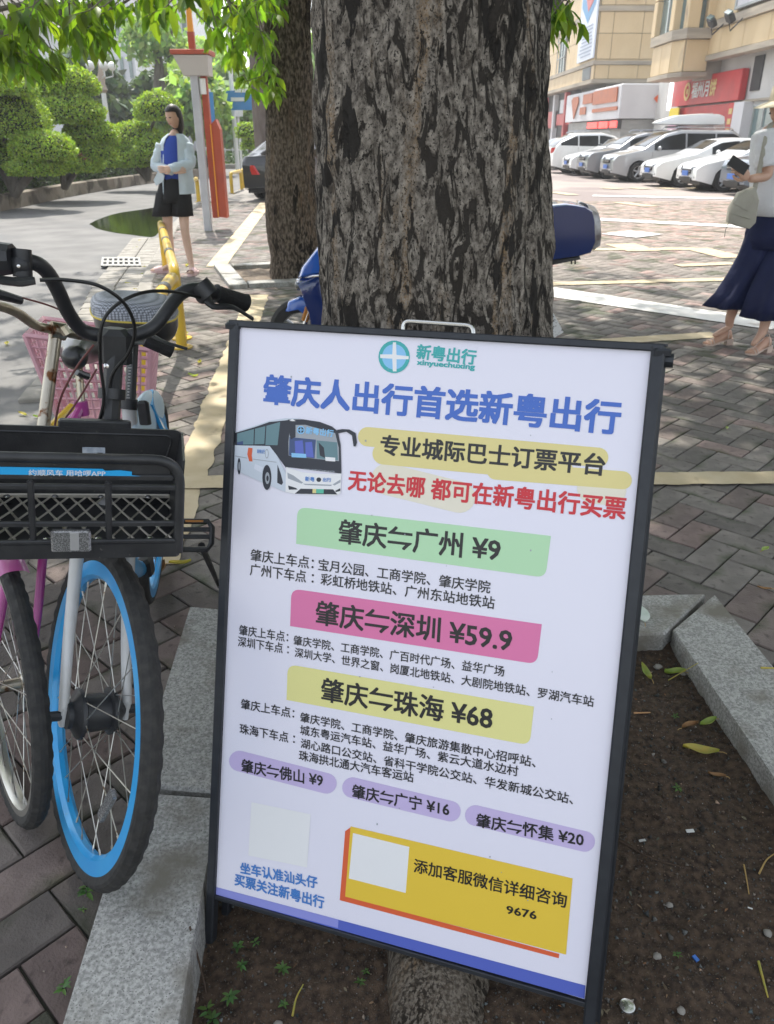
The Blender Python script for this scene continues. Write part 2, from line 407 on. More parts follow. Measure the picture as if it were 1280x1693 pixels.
for a0, a1, b0, b1 in ((0, .2, 0, .78), (0, .2, .8, 1.6), (.22, .9, 0, .2), (.92, 1.6, 0, .2), (.22, .9, 1.4, 1.6), (.92, 1.6, 1.4, 1.6), (1.4, 1.6, .22, 1.38)):
    slab([P2(a0, b0), P2(a1, b0), P2(a1, b1), P2(a0, b1)], -.05, .05, pit2)
def soil_base(x): k = min(1, max(0, (.5-x)/.8)); return -.035-.045*k*k*(3-2*k)
def soil(poly_fn, nu, nv, z, amp, name, kind='structure'):
    def f(u, v):
        p = poly_fn(u, v); h = noise.fractal(Vector((p.x*7, p.y*7, 3)), 1., 2.1, 4)*amp+noise.fractal(Vector((p.x*45, p.y*45, 1)), .6, 2.1, 4)*amp*.28
        return (p.x, p.y, (soil_base(p.x) if z < 0 else z)+h)
    return G().grid(f, nu, nv).build(name, m_soil, smooth=180, kind=kind)
def soil_z(x, y): return soil_base(x)+noise.fractal(Vector((x*7, y*7, 3)), 1., 2.1, 4)*.012
soil(lambda u, v: (NI+Vector((-.1, -.1, 0))).lerp(RI+Vector((.1, -.1, 0)), u).lerp((IL+Vector((-.1, .1, 0))).lerp(IR+Vector((.1, .1, 0)), u), v), 330, 380, -.018, .012, 'soil')
soil(lambda u, v: P2(.1+1.4*u, .1+1.4*v), 40, 40, .005, .02, 'soil').active_material = mat('pale_soil', (.13, .10, .075), .95, col2=(.2, .16, .12), ns=25, bump=1, bs=80)
# painted markings: thin worn sheets lying on the paving
m_yel = mat('yellow_paint', (.46, .37, .23), .8, col2=(.56, .47, .32), ns=5, dirt=(.27, .22, .15), ds=5.5, dth=.6, bump=.3, bs=120)
m_wht = mat('white_paint', (.62, .60, .57), .8, col2=(.72, .71, .69), ns=4, dirt=(.4, .36, .33), ds=3, dth=.6)
_zz = [0]
def stripe(p, q, w0, w1=None, m=m_yel, z=.0042, rag=.012, name='road_marking'):
    p, q = Vector((p[0], p[1], 0)), Vector((q[0], q[1], 0)); w1 = w1 or w0; d = (q-p); L = d.length; d.normalize(); n_ = Vector((-d.y, d.x, 0)); k = max(8, min(120, int(L/.035)))
    sd_ = random.random()*99; _zz[0] += .0006; z += _zz[0]
    def f(u, v):
        s = v*2-1; w_ = (w0+(w1-w0)*u)/2
        e = (noise.noise(Vector((u*L*9, sd_, s)))*.7+noise.noise(Vector((u*L*28, sd_, s*3)))*.4)*rag
        P = p+d*(u*L)+n_*(s*(w_+e)); return (P.x, P.y, z)
    return G().grid(f, k, 1).build(name, m, smooth=0, kind='structure')
P_ = lambda x, y: tuple(gd(x, y))[:2]
stripe(P_(262, 935), P_(426, 488), .15, .24, rag=.03)
stripe(P_(357, 441), P_(440, 335), .25, .3)
stripe(P_(300, 800), P_(1300, 792), .15, z=.0085, rag=.018)
stripe(P_(890, 573), P_(1185, 554), .19); stripe(P_(890, 480), P_(1290, 540), .5, .42, m=m_wht)
stripe(P_(880, 471), P_(1215, 462), .2); stripe(P_(955, 413), P_(1155, 412), .25)
stripe(P_(1150, 411), P_(1215, 427), .4); stripe(P_(1120, 440), P_(1215, 436), .2); stripe(P_(1025, 404), P_(1065, 416), .5)
stripe(P_(985, 363), P_(1260, 377), .5, m=m_wht); stripe(P_(980, 324), P_(1260, 330), .55, m=m_wht)
stripe(P_(1018, 385), P_(1075, 391), .8, m=m_wht); stripe(P_(1022, 335), P_(1078, 342), .4); stripe(P_(915, 318), P_(948, 323), .4)
stripe(P_(905, 332), P_(930, 334), .5, m=m_wht)
for a in (1000, 1045, 1090, 1140): stripe(P_(a, 311), P_(a+26, 313), .5)
# puddle at the kerb
m_water = mat('puddle_water', (.010, .013, .006), .04, spec=1., col2=(.04, .052, .016), ns=7, lo=.52, hi=.64, bump=.1, bs=9)
pp = [(150, 371), (165, 362), (195, 353), (230, 347), (262, 344), (272, 352), (272, 372), (262, 384), (248, 391), (215, 387), (190, 384), (165, 378)]
c = [tuple(gd(p.x, p.y, -.052)) for p in curve([Vector((a+random.uniform(-3, 3), b+random.uniform(-1, 1), 0)) for a, b in pp]+[Vector((150, 371, 0))], 5)[:-1]]; G().add(c, [tuple(range(len(c)))]).build('puddle', m_water, smooth=0, kind='structure')
# drain grate
gr = root('drain_grate', gd(198, 434, -.024), label='grey metal drain grate set in the gutter beside the asphalt road', cat='drain grate')
m_steel = mat('dull_steel', (.33, .33, .32), .6, metal=.0, col2=(.25, .24, .22), ns=20)
A, B = gd(167, 441, -.0245), gd(233, 441, -.0245); C_ = gd(169, 427, -.0245); ux = (B-A); uy = (C_-A)
fr = G()
for i in range(8):
    t = i/7*.96; fr.prism([A+ux*t, A+ux*(t+.055), A+ux*(t+.055)+uy, A+ux*t+uy], (0, 0, .014))
for i in range(3): t = i*.42; fr.prism([A+uy*t, A+ux+uy*t, A+ux+uy*(t+.17), A+uy*(t+.17)], (0, 0, .015))
fr.build('grate_bars', m_steel, gr, smooth=0)
G().quad(A+Vector((0, 0, .003)), A+ux+Vector((0, 0, .003)), A+ux+uy+Vector((0, 0, .003)), A+uy+Vector((0, 0, .003))).build('drain_opening', mat('black_void', (.005, .005, .005), 1), gr, smooth=0)
# ------------------------------------------------------------------ kerb wall of the bed across the road
BED = [(-8.6, -4), (-9.0, 10), (-9.05, 19.5), (-9.3, 25), (-8.9, 31.5), (-7.6, 38)]
bw = root('bed_wall', (-9, 22, -.05), label='low stained concrete wall holding the planted bed across the road', cat='retaining wall')
m_bw = mat('bed_concrete', (.24, .20, .16), .9, col2=(.33, .29, .24), ns=2.5, dirt=(.12, .10, .08), ds=1.2, dth=.5, bump=.4, bs=40)
y = 8.
while y < 37.6:
    p = Vector((lerp_poly(BED, y), y, 0)); q = Vector((lerp_poly(BED, y+2), y+2, 0)); d = (q-p); L2 = d.length; d.normalize(); n_ = Vector((-d.y, d.x, 0))
    M = Matrix(((d.x, n_.x, 0), (d.y, n_.y, 0), (0, 0, 1))); c = (p+q)/2
    G().box((c.x, c.y, .11), (L2-.02, .25, .36), M, bev=.03).build('wall_segment', m_bw, bw, smooth=0); y += 2
G().grid(lambda u, v: ((lerp_poly(BED, 6+32*v)-.1)*(1-u)-60*u, 6+32*v, .2+.3*u), 4, 16).build('bed_soil', mat('bed_earth', (.05, .04, .03), .95), smooth=0, kind='structure')
# ------------------------------------------------------------------ leaves
m_leaf = mat('leaf', (.12, .19, .024), .45, attr=True, trans=.42)
m_topi = mat('topiary_leaf', (.24, .33, .05), .5, attr=True, trans=.3)
m_hedge = mat('hedge_leaf', (.045, .085, .02), .45, attr=True, trans=.15)
m_bgl = mat('distant_leaf', (.16, .23, .09), .6, attr=True, trans=.35)
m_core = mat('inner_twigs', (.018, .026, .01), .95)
m_bark = mat('pale_bark', (.10, .085, .07), .9, col2=(.17, .15, .13), ns=9, stretch=(1, 1, .25), bump=.6, bs=30)
def rdir(n):
    v = RNG.normal(size=(n, 3)); return v/np.linalg.norm(v, axis=1)[:, None]
def pad(c, r, n, size, m, parent, name='foliage', flat=-.35, tint=(.55, 1.4)):
    """a clipped dome of small leaves over a dark inner mass"""
    c = np.array(c, float); r = np.array(r, float)
    d = rdir(int(n*1.5)); d = d[d[:, 2] > flat-.25][:n]; n = len(d); d[:, 2] = np.maximum(d[:, 2], flat)
    ns = np.array([noise.noise(Vector(x)*2.3+Vector(c)) for x in d*1.0])
    k = 1+.10*ns+RNG.uniform(-.09, .05, n)
    P = c+d*r*k[:, None]
    return scatter(name, CARD, P, rdir(n)+d*.5, d+rdir(n)*.7, size*RNG.uniform(.6, 1.3, n), m, parent, tints(n, *tint), kind='stuff')
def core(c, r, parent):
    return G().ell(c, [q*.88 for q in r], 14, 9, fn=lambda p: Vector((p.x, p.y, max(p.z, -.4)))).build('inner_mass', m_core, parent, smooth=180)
def topiary(px, Y, zt, pads, label, n=1500, size=.07):
    b = at(px, 300, Y); b.z = .25; t = root('topiary_tree', b, label=label, cat='topiary tree', group='clipped cloud trees in the bed')
    cs = []
    for (x, y, rx, rz) in pads:                  # in pixels of the photograph at distance Y
        k = Y*CP/F*1.02; c = at(x, y, Y+random.uniform(-.5, .5)); rr = (rx*k, rx*k*.9, rz*k)
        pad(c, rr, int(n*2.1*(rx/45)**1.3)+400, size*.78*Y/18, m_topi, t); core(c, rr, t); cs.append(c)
    g = G()
    for c in cs: g.tube(curve([b, b.lerp(c, .5)+Vector((random.uniform(-.2, .2), 0, .1)), c], 4), [.09, .08, .08, .07, .07, .06, .05, .04, .03][:9], 6)
    g.build('trunk', m_bark, t); return t
topiary(20, 20, 3, [(10, 205, 68, 52), (5, 148, 50, 20), (72, 250, 50, 30), (8, 262, 46, 28), (60, 280, 46, 18)], 'rounded dark green cloud pruned tree at the left edge of the bed', 2100)
topiary(105, 23, 3, [(105, 143, 54, 28), (115, 190, 54, 32), (152, 224, 42, 24), (150, 254, 40, 20), (110, 275, 55, 18)], 'tallest bright green cloud pruned tree standing before the white lamp post', 2100)
topiary(245, 27, 3, [(262, 185, 36, 28), (222, 232, 42, 26), (262, 250, 44, 26), (212, 266, 40, 18)], 'cloud pruned tree behind the woman in the pale shirt', 1700)
topiary(412, 34, 2, [(410, 220, 19, 15), (415, 242, 15, 9)], 'small dome shaped clipped bush behind the parked black car', 600, .06)
# low hedge on the bed wall
hg = root('hedge', (-9.6, 20, .25), label='low dark leafy hedge running along the top of the bed wall', cat='hedge')
P = []; N_ = []
for k in range(9500):
    y = random.uniform(15, 37); x0 = lerp_poly(BED, y)-.1; s = random.random(); hh = .62+.10*math.sin(y*1.7)+.06*math.sin(y*4.1)
    if s < .55: p = (x0-.05+random.uniform(-.12, .1), y, .26+random.random()*hh); nn_ = (1, 0, .2)
    else: p = (x0-random.random()*1.3, y, .26+hh+random.uniform(-.06, .08)); nn_ = (0, 0, 1)
    P.append(p); N_.append(nn_)
P = np.array(P); N_ = np.array(N_)+rdir(len(P))*.6
scatter('foliage', CARD, P, rdir(len(P)), N_, .105*RNG.uniform(.6, 1.4, len(P)), m_hedge, hg, tints(len(P), .5, 1.7), kind='stuff')
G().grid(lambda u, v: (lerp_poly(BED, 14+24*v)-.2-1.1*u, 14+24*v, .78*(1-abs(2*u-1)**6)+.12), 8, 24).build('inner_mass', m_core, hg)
hg2 = root('hedge', gd(400, 272), label='short clipped hedge on the traffic island beyond the yellow hoops', cat='hedge')
k = gd(395, 276)
P = np.stack([RNG.uniform(k.x-1., k.x+2.6, 1500), RNG.uniform(k.y-1, k.y+3, 1500), RNG.uniform(.1, .75, 1500)], 1)
scatter('foliage', CARD, P, rdir(1500), rdir(1500), .2, m_hedge, hg2, tints(1500, .6, 1.8), kind='stuff')
G().box((k.x+.8, k.y+1, .06), (4.4, 4.4, .22), bev=.03).build('island_kerb', m_kerb, hg2, smooth=0)
red = root('red_leaf_shrub', at(128, 262, 21), label='low reddish leafed shrub between the cloud pruned trees', cat='shrub')
m_redl = mat('red_leaf', (.20, .09, .07), .6, attr=True, trans=.2)
for px in (62, 130): 
    c = at(px, 263, 20.5 if px < 100 else 22.5); pad(c, (.45, .4, .2), 420, .08, m_redl, red)
# ------------------------------------------------------------------ broad trees in the distance
def bgtree(px, py, Y, rx, rz, label, n=4200, size=.45, tint=(.45, 1.5), lobes=9, mm=None):
    k = Y*CP/F; c = at(px, py, Y); b = Vector((c.x, c.y, 0)); t = root('broadleaf_tree', b, label=label, cat='tree', group='trees beyond the road')
    P = []; D = []
    RX, RZ = rx*k, rz*k
    for q in range(lobes):
        d = rdir(1)[0]; lc = np.array(c)+d*np.array((RX*.62, RX*.5, RZ*.62)); lr = RX*random.uniform(.28, .5); m_ = n//lobes
        dd = rdir(m_); rad = RNG.uniform(.35, 1.05, m_)**.5; P.append(lc+dd*lr*rad[:, None]*np.array((1, 1, .8))); D.append(dd)
    P = np.concatenate(P); D = np.concatenate(D); m_ = len(P)
    scatter('crown', CARD, P, rdir(m_)+np.array((0, 0, -.4)), D+rdir(m_)*.8, size*RNG.uniform(.6, 1.4, m_), mm or m_bgl, t, tints(m_, *tint), kind='stuff')
    g = G(); g.tube(curve([b, b.lerp(c, .5)+Vector((random.uniform(-.4, .4), 0, 0)), c], 5), [.32-.02*i for i in range(11)], 8)
    for q in range(3): e = c+Vector((random.uniform(-1, 1)*RX*.6, 0, random.uniform(0, .6)*RZ)); g.tube([b.lerp(c, .55), e], [.14, .04], 6)
    g.build('trunk', m_bark, t); return t
m_bgd = mat('dull_distant_leaf', (.10, .15, .09), .6, attr=True, trans=.2)
bgtree(225, 175, 46, 95, 55, 'broad blue green tree behind the white lamp post', 6500, .5, (.4, 1.1), 12, m_bgd)
bgtree(205, 200, 40, 60, 34, 'dark low tree filling the gap under the lamp post tree', 3000, .4, (.3, .8), 8, m_bgd)
bgtree(300, 165, 38, 80, 60, 'tall light green tree behind the orange sign post', 4600, .4, (.7, 1.9), 12)
bgtree(395, 200, 52, 70, 50, 'pale green tree behind the blue road sign', 4500, .5, (.7, 1.9), 10)
bgtree(262, 60, 42, 62, 42, 'thin crowned tree rising in front of the white apartment block', 1300, .35, (.8, 1.9), 12)
bgtree(125, 125, 44, 60, 30, 'grey green tree behind the clipped trees', 3000, .5, (.6, 1.3), 9, m_bgd)
bgtree(350, 125, 62, 70, 60, 'farthest hazy green tree along the road', 2600, .6, (.9, 2.2), 10)
bgtree(560, 150, 60, 150, 90, 'large green tree mostly hidden behind the near trunks', 4500, .8, (.7, 1.7), 10)
bgtree(-60, 150, 34, 110, 90, 'leafy tree cut by the left edge of the picture', 6000, .4, (.5, 1.4), 12)
# ================================================================== BUILDINGS
m_cream = mat('cream_tile', (.60, .45, .25), .55, col2=(.68, .53, .32), ns=.8, stretch=(1, 1, .4), dirt=(.45, .34, .22), ds=1.1, dth=.62)
m_tjoint = mat('facade_joint', (.22, .18, .13), .8)
m_trim = mat('stone_trim', (.46, .40, .31), .7, col2=(.30, .26, .21), ns=1.2, stretch=(.3, .3, 3))
m_white = mat('white_cladding', (.66, .67, .70), .5, col2=(.58, .59, .62), ns=.5)
m_glass = mat('window_glass', (.06, .10, .11), .06, spec=.8, col2=(.16, .24, .24), ns=.35)
m_wfr = mat('window_frame', (.35, .38, .38), .5)
m_redsg = mat('red_sign', (.55, .025, .03), .45, col2=(.42, .02, .025), ns=1)
m_org = mat('orange_sign', (.75, .13, .03), .5)
m_soff = mat('soffit', (.34, .31, .27), .8)
m_dark = mat('dark_interior', (.02, .02, .022), .6)
def panels(parent, O, U, us, zs, m, skip=(), th=.06, gap=.035, name='wall_panel'):
    O, U = Vector(O), Vector(U).normalized(); W = Vector((0, 0, 1)); Nn = U.cross(W)
    cache = {}
    for i in range(len(us)-1):
        for j in range(len(zs)-1):
            if (i, j) in skip: continue
            w_, h_ = us[i+1]-us[i]-gap, zs[j+1]-zs[j]-gap; key = (round(w_, 3), round(h_, 3))
            c = O+U*(us[i]+us[i+1])/2; c.z = (zs[j]+zs[j+1])/2
            if key not in cache:
                g = G(); a, b = U*w_/2, W*h_/2; k = .012
                g.loft([[tuple(p) for p in (-a-b, a-b, a+b, -a+b)], [tuple(p+Nn*(th-k)) for p in (-a-b, a-b, a+b, -a+b)], [tuple(p+Nn*th) for p in ((-a-b)*(1-k), (a-b)*(1-k), (a+b)*(1-k), (-a+b)*(1-k))]])
                o = g.build(name, m, parent, smooth=0, local=True, fix=True); cache[key] = o.data
            else:
                o = bpy.data.objects.new(name, cache[key]); COL.objects.link(o); o.parent = parent
            o.location = c-_org[parent.name]
def wbox(name, a, b, m, parent, bev=0, smooth=0):
    a, b = Vector(a), Vector(b); return G().box((a+b)/2, [abs(v) for v in (b-a)], bev=bev).build(name, m, parent, smooth=smooth)
def window(parent, O, U, w_, h_, nv=2, nh=2, arch=False, depth=.12):
    """frame bars + a pane; O is the lower left corner on the wall plane"""
    O, U = Vector(O), Vector(U).normalized(); W = Vector((0, 0, 1)); Nn = U.cross(W); g = G()
    M = Matrix((U, Nn, W)).transposed()
    bar = lambda c, d: g.box(c, d, M)
    for i in range(nv+1): bar(O+U*w_*i/nv+W*h_/2+Nn*.04, (.07, .1, h_))
    for j in range(nh+1): bar(O+U*w_/2+W*h_*j/nh+Nn*.045, (w_+.07, .1, .07))
    if arch:
        g.tube([O+U*w_/2+W*h_+(U*math.cos(q)*w_/2+W*math.sin(q)*w_/2)+Nn*.05 for q in np.linspace(0, PI, 13)], .07, 6)
    f = g.build('window', m_wfr, parent, smooth=0)
    pts = [O, O+U*w_, O+U*w_+W*h_]+([O+U*w_/2+W*h_+(U*math.cos(q)*w_/2+W*math.sin(q)*w_/2) for q in np.linspace(0.2, PI-.2, 9)] if arch else [])+[O+W*h_]
    G().add([p+Nn*.02 for p in pts], [tuple(range(len(pts)))]).build('pane', m_glass, f, smooth=0)
    return f
# ---- building A: the farther tiled block
A = root('commercial_building', (15, 65, 0), label='farther cream tiled commercial block with an arched window and tall white poster', cat='building')
wbox('wall', (15, 65, 5.2), (24, 100, 17), m_tjoint, A)
wbox('wall', (16.2, 66, 0), (24, 100, 5.15), m_soff, A)
zsA = [5.25, 6.15, 6.5, 8.1, 9.4, 9.8, 10.6, 12.2, 13.9, 15.6, 17]
panels(A, (15, 65, 0), (1, 0, 0), [0.02, 1.0, 3.1, 4.4, 5.6, 7, 9], zsA, m_cream)
usS = [0, 18, 20, 21.6, 23.9, 24.7, 26.4, 29.7, 30.2, 32.5, 34.98]
panels(A, (15, 100, 0), (0, -1, 0), usS, [5.25, 6.15, 8.1, 9.8, 11.4, 13, 15, 17], m_cream, skip={(4, 1), (4, 2), (4, 3), (3, 1), (3, 2), (3, 3)})
for z0, z1, pr in ((6.16, 6.42, .16), (9.45, 9.75, .14), (5.0, 5.24, .2), (11.9, 12.2, .2)):
    wbox('cornice', (15-pr, 65-pr, z0), (24, 100, z1), m_trim, A)
ywA = 76.4; 
window(A, (15-.02, 79.3, 6.3), (0, -1, 0), 3.2, 2.5, 3, 2, arch=True)
wbox('louvre_grille', (14.9, 68.3, 5.3), (14.97, 65.9+.0, 6.1), mat('grille_grey', (.25, .25, .3), .5), A)
for k in range(9): wbox('grille_bar', (14.84, 66+.27*k, 5.32), (14.9, 66.08+.27*k, 6.08), m_wfr, A)
wbox('vent', (16.8, 64.86, 10.1), (17.7, 64.93, 10.6), m_wfr, A)
for k in range(4): wbox('vent_slat', (16.85, 64.82, 10.14+.11*k), (17.65, 64.86, 10.19+.11*k), m_dark, A)
window(A, (19.55, 64.9, 7.6), (1, 0, 0), 1.6, 2.8, 2, 3)
bb = root('billboard', (14.8, 67, 6.3), label='tall pale blue and white poster on the side of the farther building', cat='billboard')
_pb = [onX(945, 18, 14.8), onX(977, 2, 14.8), onX(973, 116, 14.8), onX(943, 127, 14.8)]
yb0, yb1 = 70.2, 64.95
m_post = mat('poster_sheet', (.62, .69, .80), .5, col2=(.70, .75, .83), ns=.8)
wbox('poster', (14.74, yb1, 6.6), (14.86, yb0, 11.7), m_post, bb)
G().prism([(14.72, yb0-.3, 11.6), (14.72, yb1+.3, 11.6), (14.72, yb1+.5, 10.0), (14.72, (yb0+yb1)/2, 9.0), (14.72, yb0-.4, 10.2)], (.01, 0, 0)).build('shield_print', mat('poster_blue', (.10, .30, .55), .5), bb, smooth=0)
G().prism([(14.70, yb0-1, 11.3), (14.70, yb1+1, 11.4), (14.70, yb1+1.2, 10.2), (14.70, (yb0+yb1)/2, 9.7)], (.01, 0, 0)).build('shield_print', mat('poster_red', (.55, .12, .12), .5), bb, smooth=0)
for k in range(9): wbox('text_line', (14.715, yb1+.6+random.random()*.4, 8.7-.23*k), (14.73, yb0-.5-random.random()*.9, 8.78-.23*k), mat('poster_grey', (.33, .38, .5), .6), bb)
# white wrap-around shop fascia and its ground floor
sf = root('shop_fascia', (15, 60, 0), label='white wraparound shop fascia with orange lettering blocks and an orange diamond', cat='shop sign')
wbox('fascia', (15, 57, 2.55), (19, 74, 4.55), m_white, sf, bev=.05)
wbox('shutter_wall', (15.35, 57.4, 0), (19, 74, 2.5), mat('grey_shutter', (.40, .41, .40), .6, col2=(.3, .31, .31), ns=1, stretch=(1, 1, 6)), sf)
m_org2 = mat('burnt_orange_sign', (.45, .11, .03), .5, col2=(.36, .09, .03), ns=2)
wbox('sign_plate', (14.9, 57.7, 3.55), (14.97, 64.3, 4.4), m_org2, sf); wbox('sign_plate', (14.92, 64.6, 3.7), (14.97, 67.6, 4.35), m_org2, sf)
wbox('sign_underline', (14.92, 57.4, 3.05), (14.97, 64.3, 3.28), m_org2, sf)
wbox('sign_character', (14.92, 66.4, 3.0), (14.97, 68.4, 3.5), m_org2, sf)
G().prism([(14.95, 71.6, 4.1), (14.95, 70.9, 4.3), (14.95, 69.3, 4.3), (14.95, 69.0, 3.9), (14.95, 70.3, 2.75)], (-.06, 0, 0)).build('heart_logo', m_org2, sf, smooth=0)
G().prism([(17.1, 56.92, 3.7), (17.75, 56.92, 4.25), (18.1, 56.92, 4.1), (17.75, 56.92, 3.65), (18.15, 56.92, 3.1), (17.85, 56.92, 2.95)], (0, -.06, 0)).build('arrow_logo', m_org, sf, smooth=0)
led = root('led_sign', (15, 60, 2), label='glowing red strip sign under the white fascia', cat='shop sign')
wbox('housing', (15.1, 57.3, 1.95), (15.33, 66.2, 2.5), m_dark, led)
for y0_, y1_ in ((57.6, 59.3), (59.9, 62.4), (62.9, 65.9)): wbox('lit_character', (15.06, y0_, 2.03), (15.1, y1_, 2.42), mat('led_red', (.6, .02, .02), .5, emit=((1, .05, .04), 1.6)), led)
# darker shops farther under the soffit
sh = root('shop_row', (15.6, 80, 0), label='dark arcade shops with red boards at the far end of the row', cat='shop')
wbox('front_wall', (15.7, 74.1, 0), (16.2, 100, 5), m_dark, sh)
wbox('sign_board', (15.5, 74.4, 2.4), (15.7, 80.4, 3.3), m_redsg, sh); wbox('sign_board', (15.5, 81, 2.2), (15.7, 92, 3.6), m_redsg, sh)
wbox('sign_board', (15.45, 75.2, 3.35), (15.6, 79, 4.4), m_white, sh)
for k in range(4): wbox('pillar', (15.3, 76+k*5, 0), (15.7, 76.6+k*5, 4.9), m_white if k % 2 else m_redsg, sh)
# ---- building B: nearer block
B = root('commercial_building', (16.5, 40, 0), label='nearer cream tiled commercial block with a projecting bay over the red shop', cat='building')
wbox('wall', (16.5, 18, 5.2), (26, 51, 18), m_tjoint, B)
wbox('wall', (17.35, 18, 0), (26, 57, 5.15), mat('white_wall', (.62, .62, .60), .7, col2=(.52, .52, .51), ns=.7), B)
wbox('ceiling_beam', (16.55, 46.8, 4.2), (17.4, 48.6, 5.2), m_soff, B)
panels(B, (16.5, 46.6, 0), (0, -1, 0), [0, 1.6, 4.4, 7.2, 10, 12.8, 15.6, 18.4, 21.2, 24, 26.8], [5.25, 6.35], m_cream)
panels(B, (16.5, 46.6, 0), (0, -1, 0), [0, 1.6, 3.2], [6.75, 8.4, 10, 11.6, 13.2, 15, 17], m_cream)
for z0, z1, pr in ((6.36, 6.7, .22), (5.0, 5.24, .14)): wbox('cornice', (16.5-pr, 18, z0), (17, 46.6, z1), m_trim, B)
# bay: plan polygon extruded between storeys
bay = [(16.5, 51.5), (15.0, 51.0), (14.95, 47.6), (15.3, 46.6), (16.5, 46.6)]
def bayslab(z0, z1, off, m, name):
    c = Vector((16.4, 49, 0)); pl = [c+(Vector((x, y, 0))-c)*(1+off) for x, y in bay]
    G().prism([(p.x, p.y, z0) for p in pl], (0, 0, z1-z0)).build(name, m, B, smooth=0)
bayslab(4.5, 6.0, 0, m_tjoint, 'bay_wall'); bayslab(6.0, 6.45, .13, m_trim, 'cornice'); bayslab(4.3, 4.5, .1, m_trim, 'cornice'); bayslab(6.45, 17, -.06, m_glass, 'bay_glazing')
for (x0, y0), (x1, y1), us in ((bay[1], bay[2], (0, 1.7, 3.4)), (bay[2], bay[3], (0, 1.05)), (bay[3], bay[4], (0, 1.2))):
    panels(B, (x0, y0, 0), (x1-x0, y1-y0, 0), us, [4.52, 5.98], m_cream)
for (px, py) in ((15.0, 50.9), (14.97, 47.7), (15.35, 46.62), (16.3, 46.6)):
    for k in range(6): G().box((px+.1, py+.05, 7.3+1.7*k), (.62, .62, 1.66), bev=.03).build('pilaster_block', m_cream, B, smooth=0)
wbox('mullion', (15.0, 49.2, 6.5), (15.12, 49.3, 17), m_wfr, B)
wbox('slot_window', (17.28, 41.5, 3.45), (17.36, 42.5, 4.9), m_dark, B)
wbox('ledge', (17.2, 18, 3.0), (17.36, 43.2, 3.1), m_trim, B)
wbox('column', (16.9, 41.9, 0), (17.35, 43.1, 3.0), m_white, B)
window(B, (17.3, 41.5, .1), (0, -1, 0), 3.4, 2.7, 3, 1)
wb = root('billboard', (16.4, 40, 7), label='blank silvery grey billboard above the nearer building parapet', cat='billboard')
wbox('sheet', (16.3, 22, 6.95), (16.42, 43.2, 13), mat('silver_sheet', (.50, .49, .52), .45, col2=(.66, .66, .70), ns=1.1, bump=.8, bs=4), wb)
wbox('frame', (16.26, 22, 6.85), (16.4, 43.4, 6.95), m_wfr, wb); wbox('frame', (16.26, 43.2, 6.95), (16.4, 43.4, 13), m_wfr, wb)
for i, (px, py) in enumerate(((1149, 48), (1177, 36), (1207, 28))):
    p = onX(px, py, 15.7); f = root('floodlight', p, label=('leftmost of the three black floodlights on arms below the grey billboard', 'middle one of the three black floodlights below the grey billboard', 'rightmost of the three black floodlights below the grey billboard')[i], cat='floodlight', group='floodlights on the parapet')
    M = Matrix.Rotation(R(-35), 3, 'Y')@Matrix.Rotation(R(20), 3, 'X')
    G().box(p, (.28, .5, .38), M, bev=.05).build('housing', m_dark, f, smooth=0)
    G().box(p+M@Vector((.0, -.0, .24)), (.24, .42, .05), M).build('lens', m_glass, f, smooth=0)
    G().tube([p+Vector((0, 0, -.2)), p+Vector((.1, 0, -.55)), (16.5, p.y, 6.6)], .035, 6).build('arm', m_dark, f)
# red shop
rs = root('red_shop', (17.2, 48, 0), label='red shop front with a round gold emblem and white lettering on its board', cat='shop')
wbox('sign_board', (16.95, 42.9, 3.1), (17.3, 52.9, 4.45), m_redsg, rs, bev=.03)
wbox('light_strip', (16.8, 52.8, 2.9), (16.95, 53.1, 4.5), mat('lit_white', (.8, .8, .8), .5, emit=((1, 1, 1), 1.2)), rs)
m_gold = mat('gold_print', (.65, .48, .18), .5)
Ux, Wz = Vector((0, -1, 0)), Vector((0, 0, 1)); sx = 16.93
c = Vector((sx, 50.2, 3.78)); G().lathe([(.30, 0), (.46, 0), (.46, .03), (.30, .03)], c, (-1, 0, 0), 24, closed=True).build('emblem_ring', m_gold, rs, smooth=0)
G().lathe([(.0001, 0), (.18, 0), (.18, .02), (.0001, .02)], c, (-1, 0, 0), 4).build('emblem_centre', m_gold, rs, smooth=0)
lettering('sign_lettering', '福州月', (sx, 49.4, 3.42), Ux, Wz, 2.5, .74, m_white, rs, bold=.03, lift=.02)
lettering('sign_lettering', '饼', (sx, 46.75, 3.42), Ux, Wz, .85, .74, m_gold, rs, bold=.03, lift=.02)
wbox('lower_board', (17.1, 43.2, 2.2), (17.34, 52.5, 3.0), m_redsg, rs); wbox('shop_glass', (17.25, 43.2, .1), (17.34, 52.5, 2.2), mat('red_dark_glass', (.14, .02, .02), .2), rs)
wbox('red_pillar', (16.95, 43.1, 0), (17.25, 43.9, 3.0), m_redsg, rs)
for k in range(4): wbox('pillar_character', (16.92, 43.3, 2.5-.45*k), (16.95, 43.7, 2.75-.45*k), m_gold, rs)
wbox('text_band', (17.07, 46.2, 2.5), (17.1, 51.5, 2.62), mat('pale_print', (.6, .4, .4), .6), rs)
ps = root('poster', (16.9, 52, 1.5), label='yellow and pink notice pasted beside the red shop front', cat='poster')
wbox('yellow_sheet', (16.85, 51.0, 2.3), (16.92, 52.6, 3.0), mat('poster_yellow', (.75, .6, .05), .6), ps); wbox('pink_sheet', (16.85, 51.0, 1.2), (16.92, 52.6, 2.28), mat('poster_pink', (.65, .45, .55), .6), ps)
for k in range(3): wbox('text_line', (16.83, 51.2, 1.4+.28*k), (16.85, 52.3, 1.5+.28*k), mat('poster_magenta', (.5, .05, .3), .6), ps)
